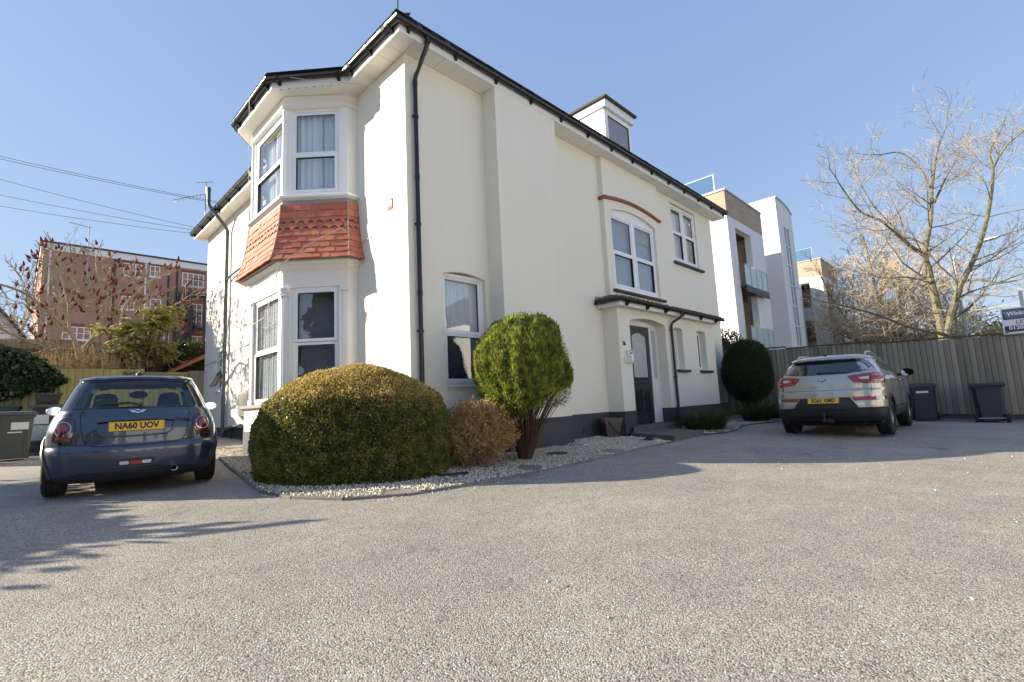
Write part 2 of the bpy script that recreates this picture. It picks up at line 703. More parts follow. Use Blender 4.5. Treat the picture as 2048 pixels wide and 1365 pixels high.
def pebble_mesh(name, pts, rad, m):
    """Rough stones: a squashed, twisted octahedron with a broken waist for each point."""
    n = len(pts)
    base = []
    for k in range(5):
        a = 2 * PI * k / 5
        base.append((math.cos(a), math.sin(a), .25 if k % 2 else -.2))
    base += [(0.1, .1, .75), (-.1, 0, -.75)]
    base = np.array(base, np.float32)
    fs = np.array([(k, (k + 1) % 5, 5) for k in range(5)] + [((k + 1) % 5, k, 6) for k in range(5)], np.int32)
    ang = NR.uniform(0, 2 * PI, n)
    til = NR.normal(0, .45, (n, 2))
    sc_ = rad[:, None] * NR.uniform(.7, 1.25, (n, 3)) * np.array([1, .8, .72])
    v = base[None] * sc_[:, None, :] * NR.uniform(.8, 1.2, (n, 7, 1))
    c, s = np.cos(ang)[:, None], np.sin(ang)[:, None]
    x = v[..., 0] * c - v[..., 1] * s
    y = v[..., 0] * s + v[..., 1] * c
    z = v[..., 2] + x * til[:, :1] + y * til[:, 1:]
    out = np.stack([x, y, z], -1) + pts[:, None, :]
    f = (fs[None] + (np.arange(n) * 7)[:, None, None]).reshape(-1, 3)
    return np_mesh(name, out.reshape(-1, 3), f, m)


def build_bed():
    poly = [(4.23, 12.2)] + KERB + [(9.2, 5.6), (9.44, 6.34), (4.23, 6.34)]
    mb = MB()
    mb.add([(x, y, gz(x, y) + .02) for x, y in poly], [tuple(reversed(range(len(poly))))])
    poly2 = KERB2 + [(16.95, 6.3), (14.6, 6.3), (14.6, 5.94), (11.7, 5.94), (10.7, 5.5)]
    mb.add([(x, y, gz(x, y) + .02) for x, y in poly2], [tuple(range(len(poly2)))])
    tag(mb.build('gravel_bed_base', BEDM), kind='structure')
    n = 98000
    x, y = NR.uniform(2.0, 9.5, n), NR.uniform(4.35, 12.1, n)
    k = inside(poly, x, y) & ~((x > 3.1) & (y > 8.4) & (y < 10.9)) & ~((x > 4.2) & (y > 6.35))
    # thin out where the hedge and shrubs hide the bed
    hid = (((x - 3.3) * .71 - (y - 6.3) * .71) / 1.1) ** 2 + (((x - 3.3) * .71 + (y - 6.3) * .71) / .75) ** 2 < 1
    k &= ~hid
    x2, y2 = NR.uniform(10.3, 17, 17000), NR.uniform(4.4, 6.3, 17000)
    k2 = inside(poly2, x2, y2)
    X, Y = np.concatenate([x[k], x2[k2]]), np.concatenate([y[k], y2[k2]])
    bare = np.sin(X * 3.1 + 1.3 * np.sin(Y * 2.3)) * np.cos(Y * 2.7) > .82
    X, Y = X[~bare], Y[~bare]
    rad = NR.uniform(.007, .016, len(X))
    Z = gz(X, Y) + .022 + rad * .3 + NR.uniform(0, .012, len(X))
    tag(link('gravel', pebble_mesh('gravel', np.stack([X, Y, Z], -1), rad, PEB)), kind='stuff', label='pale gravel filling the planting bed along the house')
    # stray chips on the drive
    pts = []
    for _ in range(900):
        a = R.random()
        i = R.randrange(len(KERB) - 6)
        p = KERB[i + 5]
        q = KERB[min(i + 6, len(KERB) - 1)]
        pts.append((p[0] + (q[0] - p[0]) * a + R.gauss(0, .05), p[1] + (q[1] - p[1]) * a - abs(R.gauss(0, .12))))
    for _ in range(900):
        pts.append((R.uniform(6.5, 14.5), R.gauss(2.6, 1.6)))
    for _ in range(240):
        pts.append((R.uniform(.4, 12), R.uniform(-.5, 5)))
    P = np.array([(x_, y_, gz(x_, y_) + .004) for x_, y_ in pts if y_ < 6 and not (x_ > 2.1 and y_ > 4.62 and x_ < 9)], np.float32)
    tag(link('loose_chips', pebble_mesh('loose_chips', P, NR.uniform(.004, .012, len(P)) * (NR.uniform(0, 1, len(P)) ** 2 + .3), LOOSE)), kind='stuff', label='stray pale stone chips on the asphalt')


def build_kerb():
    k = thing('bed_edging', 'low weathered concrete edging curving round the gravel bed', 'edging', (2.03, 5.95, -.05))
    pts = resample([(a, b) for a, b in KERB], .62)
    for i, (a, b) in enumerate(zip(pts, pts[1:])):
        d = (b - a).normalized()
        n = V((-d.y, d.x))
        a2, b2 = a + d * .006, b - d * .006
        mb = MB()
        z0, z1 = gz(*a) - .05, gz(*a) + R.uniform(.018, .034)
        y0, y1 = gz(*b) - .05, gz(*b) + R.uniform(.018, .034)
        w = .025
        f = []
        for p, (za, zb) in ((a2, (z0, z1)), (b2, (y0, y1))):
            f.append([(p.x - n.x * w, p.y - n.y * w, za), (p.x + n.x * w, p.y + n.y * w, za), (p.x + n.x * w, p.y + n.y * w, zb - .006), (p.x + n.x * w * .5, p.y + n.y * w * .5, zb), (p.x - n.x * w * .5, p.y - n.y * w * .5, zb), (p.x - n.x * w, p.y - n.y * w, zb - .006)])
        mb.add(f[0] + f[1], [tuple(range(5, -1, -1)), tuple(range(6, 12))] + [(j, (j + 1) % 6, (j + 1) % 6 + 6, j + 6) for j in range(6)])
        mb.build('edging_stone', KERBM, k)


build_ground()
build_bed()
build_kerb()

# ------------------------------------------------------------------ the house
XW, YW = 4.23, 6.34                  # the bay side and the entrance side
XE, YE = 16.2, 17.9
ZS = 6.64                            # soffit
house = thing('house', 'large cream rendered detached house with black gutters, a bay window and porch', 'house', (XW, YW, 0))
FE = Fr((0, YW), (1, 0), (0, -1))    # entrance side: u = X
FB = Fr((XW, 0), (0, 1), (-1, 0))    # bay side: u = Y
FBR = Fr((0, 5.98), (1, 0), (0, -1))
FST = Fr((0, 6.22), (1, 0), (0, -1))
FPO = Fr((0, 5.94), (1, 0), (0, -1))


def wall_with_holes(mb, F, u0, u1, z0, z1, holes, flip=False):
    """holes: (u0, u1, z0, z1, rise, depth); rise > 0 is a shallow arch below z1."""
    us = sorted({u0, u1, *[h[0] for h in holes], *[h[1] for h in holes]})
    zs = sorted({z0, z1, *[h[2] for h in holes], *[h[3] for h in holes]})
    for a, b in zip(us, us[1:]):
        for c, d in zip(zs, zs[1:]):
            um, zm = (a + b) / 2, (c + d) / 2
            if any(h[0] < um < h[1] and h[2] < zm < h[3] for h in holes):
                continue
            mb.quad(F.p(a, c), F.p(b, c), F.p(b, d), F.p(a, d))
    for h0, h1, c, d, rise, dep in holes:
        n = 12 if rise else 1
        top = []
        for i in range(n + 1):
            t = i / n
            top.append((h0 + (h1 - h0) * t, d - rise * (2 * t - 1) ** 2))
        for (a, za), (b, zb) in zip(top, top[1:]):
            mb.quad(F.p(a, za), F.p(b, zb), F.p(b, zb, -dep), F.p(a, za, -dep))
            if rise:
                mb.quad(F.p(a, za), F.p(b, zb), F.p(b, d), F.p(a, d))
        zt = top[0][1]
        mb.quad(F.p(h0, c), F.p(h0, zt), F.p(h0, zt, -dep), F.p(h0, c, -dep))
        mb.quad(F.p(h1, c), F.p(h1, zt), F.p(h1, zt, -dep), F.p(h1, c, -dep))
        if c > z0 + .001:
            mb.quad(F.p(h0, c), F.p(h1, c), F.p(h1, c, -dep), F.p(h0, c, -dep))


def frame_rect(mb, F, u0, u1, z0, z1, w, d0, d1):
    mb.fbox(F, u0, u0 + w, z0, z1, d0, d1)
    mb.fbox(F, u1 - w, u1, z0, z1, d0, d1)
    mb.fbox(F, u0 + w, u1 - w, z0, z0 + w, d0, d1 - .002)
    mb.fbox(F, u0 + w, u1 - w, z1 - w, z1, d0, d1 - .002)


def curtain(F, u0, u1, z0, z1, d, m, parent, waves=9, amp=.025, name='curtain', taper=0):
    n = max(8, waves * 6)
    vs = []
    for i in range(n + 1):
        t = i / n
        for k, z in enumerate((z0, (z0 + z1) / 2, z1)):
            uu = u0 + (u1 - u0) * (t if not taper else t * (1 - taper * (1 - k / 2)))
            dd = d + amp * math.sin(t * waves * 2 * PI + .5 * math.sin(t * 11)) * (1 - .35 * k / 2) + .3 * amp * math.sin(t * 41)
            vs.append(F.p(uu, z, dd))
    fs = [(i * 3 + k, (i + 1) * 3 + k, (i + 1) * 3 + k + 1, i * 3 + k + 1) for i in range(n) for k in range(2)]
    mb = MB().add(vs, fs)
    return mb.build(name, m, parent, smooth='all')


def window(F, u0, u1, z0, z1, d, cols, split, parent=house, sash_low=True, vent=False, gl=GLASS, fw=.055, name='window', sill=None, mid=.055):
    """A plastic window: the outer frame, one pane and its sash per light; cols = list of (u0, u1) shares, split = height of the rail."""
    mb = MB()
    frame_rect(mb, F, u0, u1, z0, z1, fw, d - .07, d)
    edges = [u0 + fw + (u1 - u0 - 2 * fw) * c for c in cols[1:-1]]
    for e in edges:
        mb.fbox(F, e - mid, e + mid, z0 + fw, z1 - fw, d - .068, d - .003)
    w = mb.build(name, UPVC, parent)
    b = [u0 + fw] + edges + [u1 - fw]
    for i in range(len(b) - 1):
        a = b[i] + (mid if i else 0)
        c = b[i + 1] - (mid if i < len(b) - 2 else 0)
        zz = [z0 + fw, z1 - fw] if split is None else [z0 + fw, split, z1 - fw]
        for j in range(len(zz) - 1):
            lo, hi = zz[j], zz[j + 1]
            s = MB()
            sw = .05
            pr = .012 if (j == 0 and sash_low) or (j == 1 and not sash_low) else -.012
            frame_rect(s, F, a, c, lo + (.004 if j else 0), hi - .004, sw, d - .06, d + pr)
            # glazing bead, a thin darker gasket line
            s.build('sash', UPVC, w)
            g = MB()
            frame_rect(g, F, a + sw - .001, c - sw + .001, lo + sw, hi - sw, .009, d - .055, d + pr - .014)
            g.build('gasket', BLACKP, w)
            q = MB()
            q.quad(F.p(a + sw, lo + sw, d - .03), F.p(c - sw, lo + sw, d - .03), F.p(c - sw, hi - sw, d - .03), F.p(a + sw, hi - sw, d - .03))
            q.build('pane', gl, w)
            if vent and j == len(zz) - 2:
                t = MB()
                t.fbox(F, a + .1 * (c - a), c - .1 * (c - a), hi - .045, hi - .02, d + pr, d + pr + .018)
                t.build('trickle_vent', UPVC, w)
    return w


def sill(F, u0, u1, z0, z1, d0, d1, m, parent=house, name='sill'):
    mb = MB()
    prof = [(d0, z0 + .01), (d1 - .035, z0 + .01), (d1 - .02, z0), (d1, z0 + .018), (d1, z1 - .012), (d1 - .01, z1 - .002), (d0, z1 + .012)]
    vs = [F.p(u, z, d) for u in (u0, u1) for d, z in prof]
    n = len(prof)
    mb.add(vs, [tuple(range(n)), tuple(range(2 * n - 1, n - 1, -1))] + [(i, i + n, (i + 1) % n + n, (i + 1) % n) for i in range(n)])
    return mb.build(name, m, parent)


def build_walls():
    ZP = .53
    # entrance side, main plane
    mb = MB()
    hA = (4.89, 5.83, 1.17, 3.09, .07, .15)
    hC = (13.36, 15.02, 4.72, 6.52, 0, .10)
    wall_with_holes(mb, FE, XW, 5.93, ZP, ZS, [hA])
    wall_with_holes(mb, FE, 7.64, 9.66, ZP, ZS, [])
    wall_with_holes(mb, FE, 12.37, XE, 2.8, ZS, [hC])
    wall_with_holes(mb, FE, 14.6, XE, ZP, 2.8, [])
    # chimney breast, flush with the fascia
    wall_with_holes(mb, FBR, 5.93, 7.64, ZP, ZS + .02, [])
    mb.quad((5.93, 6.34, ZP), (5.93, 5.98, ZP), (5.93, 5.98, ZS), (5.93, 6.34, ZS))
    mb.quad((7.64, 6.34, ZP), (7.64, 5.98, ZP), (7.64, 5.98, ZS), (7.64, 6.34, ZS))
    # stair panel
    hB = (9.92, 12.08, 3.42, 5.52, .16, .10)
    wall_with_holes(mb, FST, 9.66, 12.37, 2.8, ZS, [hB])
    for x in (9.66, 12.37):
        mb.quad((x, 6.34, 2.8), (x, 6.22, 2.8), (x, 6.22, ZS), (x, 6.34, ZS))
    mb.build('entrance_wall', RENDER, house)
    # bay side
    mb = MB()
    hF = (15.85, 16.58, 1.58, 2.88, 0, .08)
    hG = (12.5, 13.95, 4.95, 6.35, 0, .10)
    wall_with_holes(mb, FB, YW, 8.0, ZP, ZS, [])
    mb.build('bay_side_wall', RENDER, house)
    mb = MB()
    wall_with_holes(mb, FB, 11.3, YE, ZP, ZS, [hF, hG])
    mb.build('bay_side_wall', RENDER, house)
    mb = MB()
    mb.quad((XE, YW, 0), (XE, YE, 0), (XE, YE, ZS), (XE, YW, ZS))
    mb.quad((XW, YE, 0), (XE, YE, 0), (XE, YE, ZS), (XW, YE, ZS))
    mb.build('rear_wall', RENDER, house)
    # dark plinth, a little proud
    mb = MB()
    path = [(9.44, 6.34), (7.64, 6.34), (7.64, 5.98), (5.93, 5.98), (5.93, 6.34), (4.23, 6.34), (4.23, 7.97)]
    mb.sweep(path, [(0, -.4), (.012, -.4), (.012, ZP - .008), (0, ZP + .004)])
    mb.build('plinth', PLINTH, house)
    mb = MB()
    mb.sweep([(16.2, 6.34), (14.6, 6.34)], [(0, -.4), (.012, -.4), (.012, ZP - .008), (0, ZP + .004)])
    mb.build('plinth', PLINTH, house)
    mb = MB()
    mb.sweep([(4.23, 11.3), (4.23, 17.9)], [(0, -.4), (.012, -.4), (.012, ZP - .008), (0, ZP + .004)])
    mb.build('plinth', PLINTH, house)
    # air brick
    mb = MB()
    mb.fbox(FE, 8.42, 8.64, .12, .25, .012, .018)
    for i in range(5):
        mb.fbox(FE, 8.43 + i * .042, 8.455 + i * .042, .13, .24, .018, .026)
    mb.build('air_brick', PLINTH, house)
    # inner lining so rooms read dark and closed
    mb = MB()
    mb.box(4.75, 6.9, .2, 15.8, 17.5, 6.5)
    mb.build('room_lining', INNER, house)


build_walls()


def build_entrance_windows():
    w = window(FE, 4.89, 5.83, 1.17, 3.06, -.08, [0, 1], 2.04, vent=True)
    curtain(FE, 4.93, 5.8, 2.05, 2.98, -.18, CURT, w, 11, .02, 'net_curtain')
    curtain(FE, 4.93, 5.8, 1.2, 2.03, -.17, CURTD, w, 8, .025, 'dark_curtain')
    s = MB()
    s.fbox(FE, 4.9, 5.82, 1.13, 1.17, -.15, .03)
    s.build('sill', UPVC, house)
    # stair window: arched frame head
    w = window(FST, 9.92, 12.08, 3.42, 5.36, -.07, [0, .5, 1], 4.36, fw=.09, mid=.06)
    mb = MB()
    poly = [(9.92, 5.36)] + [(9.92 + 2.16 * i / 14, 5.52 - .16 * (2 * i / 14 - 1) ** 2) for i in range(15)] + [(12.08, 5.36)]
    mb.prism(poly, FST, -.14, -.072)
    mb.build('arched_head', UPVC, w)
    m = MB()
    m.quad(FST.p(10, 3.5, -.2), FST.p(12, 3.5, -.2), FST.p(12, 5.3, -.2), FST.p(10, 5.3, -.2))
    m.build('blind', CURTG, w)
    sill(FST, 9.8, 12.25, 3.31, 3.38, -.1, .09, PLINTH)
    # upper window to the right
    w = window(FE, 13.36, 15.02, 4.72, 6.5, -.05, [0, .5, 1], 5.66, vent=True, fw=.09, mid=.07)
    m = MB()
    m.quad(FE.p(13.4, 4.8, -.2), FE.p(15, 4.8, -.2), FE.p(15, 6.4, -.2), FE.p(13.4, 6.4, -.2))
    m.build('blind', CURT, w)
    sill(FE, 13.28, 15.2, 4.62, 4.7, -.05, .09, PLINTH)
    # terracotta drip mould over the stair window
    mb = MB()
    prof = [(0, -.045), (.05, -.03), (.07, .01), (.05, .035), (0, .04)]
    pts = [(9.66 + 2.71 * i / 20) for i in range(21)]
    vs = []
    for u in pts:
        t = (u - 9.66) / 2.71 * 2 - 1
        z = 5.74 - .14 * t * t + (.02 if abs(t) > .92 else 0)
        vs += [FST.p(u, z + b, a) for a, b in prof]
    n = 5
    mb.add(vs, [(i * n + k, (i + 1) * n + k, (i + 1) * n + k + 1, i * n + k + 1) for i in range(20) for k in range(4)] + [tuple(range(n)), tuple(range(20 * n, 21 * n))])
    mb.box(9.6, 6.15, 5.56, 9.662, 6.34, 5.63)
    mb.build('drip_mould', TERRA, house)


build_entrance_windows()


# ------------------------------------------------------------------ bay window
def bay_path(o=0.0):
    """Plan of the bay, pushed outwards by o."""
    k = o * .4142
    return [(XW, 7.97 - o), (4.05 - k, 7.97 - o), (3.25 - o, 8.80 - k), (3.25 - o, 10.45 + k), (4.05 - k, 11.28 + o), (XW, 11.28 + o)]


bay = thing('bay_window', None, None, (0, 0, 0))
bay.parent = house
bay.location = (-XW, -YW, 0)
OFF[bay] = V((0, 0, 0))


def face_frame(a, b):
    d = V((b[0] - a[0], b[1] - a[1]))
    return Fr(a, (d.x, d.y), (-d.y, d.x)), d.length


def build_bay():
    P0 = bay_path(0)
    mb = MB()
    mb.sweep(bay_path(.08), [(0, .53), (.012, .52), (.012, -.4), (0, -.4)])
    mb.build('bay_plinth', PLINTH, bay)
    mb = MB()
    mb.sweep(bay_path(.08), [(0, .93), (0, .52)], closed=False)
    mb.build('bay_base_wall', RENDER, bay)
    mb = MB()
    mb.sweep(bay_path(0), [(0, .93), (.10, .93), (.15, .955), (.16, .965), (.16, 1.0), (.13, 1.012), (0, 1.03)])
    mb.build('stone_sill', STONE, bay)
    # returns and corner posts of the lower storey
    for i in (0, 4):
        F, L = face_frame(P0[i], P0[i + 1])
        mb = MB()
        mb.fbox(F, 0, L, 1.0, 3.12, -.03, 0)
        mb.fbox(F, 0, L, 4.72, 6.64, -.03, 0)
        mb.build('return_panel', WPAINT, bay)
    for i in (1, 2, 3):
        F, L = face_frame(P0[i], P0[i + 1])
        for e in (0, 1):
            s = -1 if e else 1
            u = L if e else 0
            mb = MB()
            uu = sorted((u, u + s * .14))
            mb.fbox(F, uu[0], uu[1], 1.0, 3.12, -.05, 0)
            # stepped mouldings beside the window
            v = sorted((u + s * .115, u + s * .15))
            mb.fbox(F, v[0], v[1], 1.02, 3.06, 0, .022)
            v = sorted((u + s * .02, u + s * .09))
            mb.fbox(F, v[0], v[1], 1.12, 2.88, 0, .016)
            # capital and base
            v = sorted((u - s * .015, u + s * .115))
            mb.fbox(F, v[0], v[1], 2.94, 2.985, 0, .04)
            mb.fbox(F, v[0], v[1], 2.985, 3.03, 0, .055)
            mb.fbox(F, v[0], v[1], 2.88, 2.905, 0, .028)
            mb.fbox(F, v[0], v[1], 1.02, 1.12, 0, .03)
            mb.build('pilaster', WPAINT, bay)
    mb = MB()
    mb.sweep(P0, [(-.04, 3.03), (.0, 3.03), (.006, 3.3), (.02, 3.31), (.035, 3.34), (.06, 3.36), (.075, 3.40), (.12, 3.43), (.15, 3.45), (.15, 3.475), (-.04, 3.475)])
    mb.build('cornice', WPAINT, bay)
    # lower windows
    F, L = face_frame(P0[1], P0[2])
    w = window(F, .145, L - .145, 1.02, 3.04, -.03, [0, 1], 2.06, parent=bay, vent=True, gl=GLASSW, sash_low=False)
    m = MB()
    m.quad(F.p(.15, 1.05, -.4), F.p(L - .15, 1.05, -.4), F.p(L - .15, 3, -.4), F.p(.15, 3, -.4))
    m.build('blind', CURTG, w)
    F, L = face_frame(P0[2], P0[3])
    w = window(F, .145, L - .145, 1.02, 3.04, -.03, [0, 1], 2.0, parent=bay, gl=GLASS)
    curtain(F, .2, .8, 1.05, 3.0, -.12, CURTW, w, 7, .03, 'net_curtain')
    curtain(F, .78, L - .2, 1.05, 3.0, -.15, CURTW, w, 9, .03, 'net_curtain')
    m = MB()
    m.quad(F.p(.15, 1.05, -.6), F.p(L - .15, 1.05, -.6), F.p(L - .15, 3, -.6), F.p(.15, 3, -.6))
    m.build('green_room_wall', mat('pale_green_paint', (.42, .5, .40), .8), w)
    F, L = face_frame(P0[3], P0[4])
    window(F, .145, L - .145, 1.02, 3.04, -.03, [0, 1], 2.06, parent=bay)
    # upper storey: white posts, windows, head mouldings
    mb = MB()
    mb.sweep(P0, [(-.05, 4.6), (.09, 4.655), (.10, 4.66), (.10, 4.70), (.085, 4.712), (-.05, 4.735)])
    mb.build('bay_sill', UPVC, bay)
    for i in (1, 2, 3):
        F, L = face_frame(P0[i], P0[i + 1])
        for e in (0, 1):
            s = -1 if e else 1
            u = L if e else 0
            mb = MB()
            v = sorted((u, u + s * (.10 if (i, e) in ((1, 1), (2, 0), (2, 1), (3, 0)) else .15)))
            mb.fbox(F, v[0], v[1], 4.73, 6.46, -.06, 0)
            if i == 2:
                q = P0[2 + e]
                mb.tube([(q[0] - .005, q[1], 4.73), (q[0] - .005, q[1], 6.4)], .035, 10)
            mb.build('corner_post', UPVC, bay)
    mb = MB()
    mb.sweep(P0, [(-.05, 6.40), (.035, 6.40), (.06, 6.42), (.06, 6.46), (.03, 6.475), (.012, 6.50), (.012, 6.57), (.03, 6.60), (.03, 6.642), (-.05, 6.642)])
    mb.build('head_moulding', WPAINT, bay)
    for i in (1, 2, 3):
        F, L = face_frame(P0[i], P0[i + 1])
        a = .1 if i == 2 else .13
        w = window(F, a, L - (.1 if i != 3 else .13), 4.74, 6.41, -.02, [0, 1], 5.52, parent=bay)
        if i == 1:
            curtain(F, L - .62, L - .14, 4.8, 6.36, -.2, CURTW, w, 4, .035, taper=0)
            curtain(F, .16, .5, 4.8, 6.36, -.2, CURTW, w, 4, .035)
            curtain(F, .45, L - .5, 4.8, 6.36, -.28, CURT, w, 6, .02, 'net_curtain')
        if i == 2:
            curtain(F, .14, .8, 4.8, 6.3, -.14, CURTW, w, 5, .03)
            curtain(F, .75, L - .14, 4.8, 6.34, -.2, CURT, w, 9, .025, 'net_curtain')
        m = MB()
        m.quad(F.p(a, 4.75, -.55), F.p(L - a, 4.75, -.55), F.p(L - a, 6.4, -.55), F.p(a, 6.4, -.55))
        m.build('room_lining', INNER, w)
    # solid inside of the tile skirt
    mb = MB()
    mb.sweep(P0, [(-.02, 3.47), (.20, 3.48), (.11, 3.85), (.04, 4.3), (.01, 4.62), (-.02, 4.62)])
    mb.build('skirt_backing', MORTAR, bay)
    mb = MB()
    mb.sweep(P0, [(.0, 4.52), (.035, 4.52), (.05, 4.535), (.028, 4.61), (.02, 4.655), (0, 4.655)])
    mb.build('lead_flashing', LEAD, bay)


build_bay()


def tile_mesh(orn):
    """A plain tile or one with its lower corners cut in quarter rounds; unit width, local -y down the slope, z out."""
    if not orn:
        poly = [(0, 0), (1, 0), (1, -1), (0, -1)]
    else:
        poly = [(0, 0), (1, 0)]
        for k in range(6):
            a = k / 5 * PI / 2
            poly.append((1 - .40 * math.sin(a), -.66 - .34 * (1 - math.cos(a)) if False else -1 + .40 * math.cos(a)))
        for k in range(6):
            a = (5 - k) / 5 * PI / 2
            poly.append((.40 * math.sin(a), -1 + .40 * math.cos(a)))
    n = len(poly)
    mb = MB()
    mb.add([(x, y, 0) for x, y in poly] + [(x, y, 1) for x, y in poly], [tuple(range(n, 2 * n)), tuple(reversed(range(n)))] + [((i + 1) % n, i, i + n, (i + 1) % n + n) for i in range(n)])
    me = mb.mesh('tile_scalloped' if orn else 'tile', TILE)
    return me


def build_tiles():
    plain, orn = tile_mesh(False), tile_mesh(True)
    prof = [(.036, 4.55), (.045, 4.42), (.058, 4.29), (.072, 4.17), (.09, 4.05), (.112, 3.93), (.14, 3.81), (.165, 3.695), (.20, 3.585), (.245, 3.475)]
    rows = len(prof) - 1
    for i in (0, 1, 2, 3):
        for r in range(rows):
            o0, z0 = prof[r]
            o1, z1 = prof[r + 1]
            A0, B0 = bay_path(o0)[i], bay_path(o0)[i + 1]
            A1, B1 = bay_path(o1)[i], bay_path(o1)[i + 1]
            d = (V(B0) - V(A0)).normalized()
            n2 = V((-d.y, d.x))
            # row base line: widest extent at the bottom edge of the row
            L = (V(B1) - V(A1)).dot(d)
            s0 = V((A1[0], A1[1]))
            dn = V((n2.x * (o1 - o0), n2.y * (o1 - o0), z1 - z0))
            slope = dn.length
            yv = -dn.normalized()
            xv = V((d.x, d.y, 0))
            zv = xv.cross(yv).normalized()
            if zv.dot(V((n2.x, n2.y, 0))) < 0:
                zv = -zv
            kind = orn if r in (2, 3) else plain
            tw = .165
            u = -tw * .5 if r % 2 else 0.0
            shrink = [(V(A0) - V(A1)).dot(d), L + (V(B0) - V(B1)).dot(d)]
            while u < L - .01:
                a, b = max(u, 0), min(u + tw, L)
                u += tw
                if b - a < .03:
                    continue
                # top edge starts on the line A0-B0 (offset o0), lapping under the row above
                top = V((s0.x + d.x * a, s0.y + d.y * a)) - n2 * (o1 - o0)
                og = V((top.x, top.y, z0)) + zv * (.002 if r else .0) + V((0, 0, R.uniform(-.004, .004)))
                mx = ax(og, xv, yv, zv)
                th = R.uniform(.018, .026)
                mx = mx @ Matrix.Rotation(R.gauss(-.10, .018), 4, 'X') @ Matrix.Rotation(R.gauss(0, .012), 4, 'Z') @ Matrix.Diagonal(((b - a) - .004, slope + .012 + R.uniform(-.003, .004), th, 1))
                if i in (3,) and r % 3:
                    pass
                inst('tile', kind, bay, mx)
        # mortared hips
    for i in (1, 2, 3, 4):
        mb = MB()
        mb.tube([(bay_path(o + .028)[i][0], bay_path(o + .028)[i][1], z) for o, z in prof], .013, 6)
        mb.build('hip_mortar', MORTAR, bay)


build_tiles()
# ------------------------------------------------------------------ eaves and roof
EAVE = [(16.55, 5.97), (3.90, 5.97), (3.90, 7.63), (2.97, 8.68), (2.97, 10.57), (3.90, 11.62), (3.90, 18.25)]


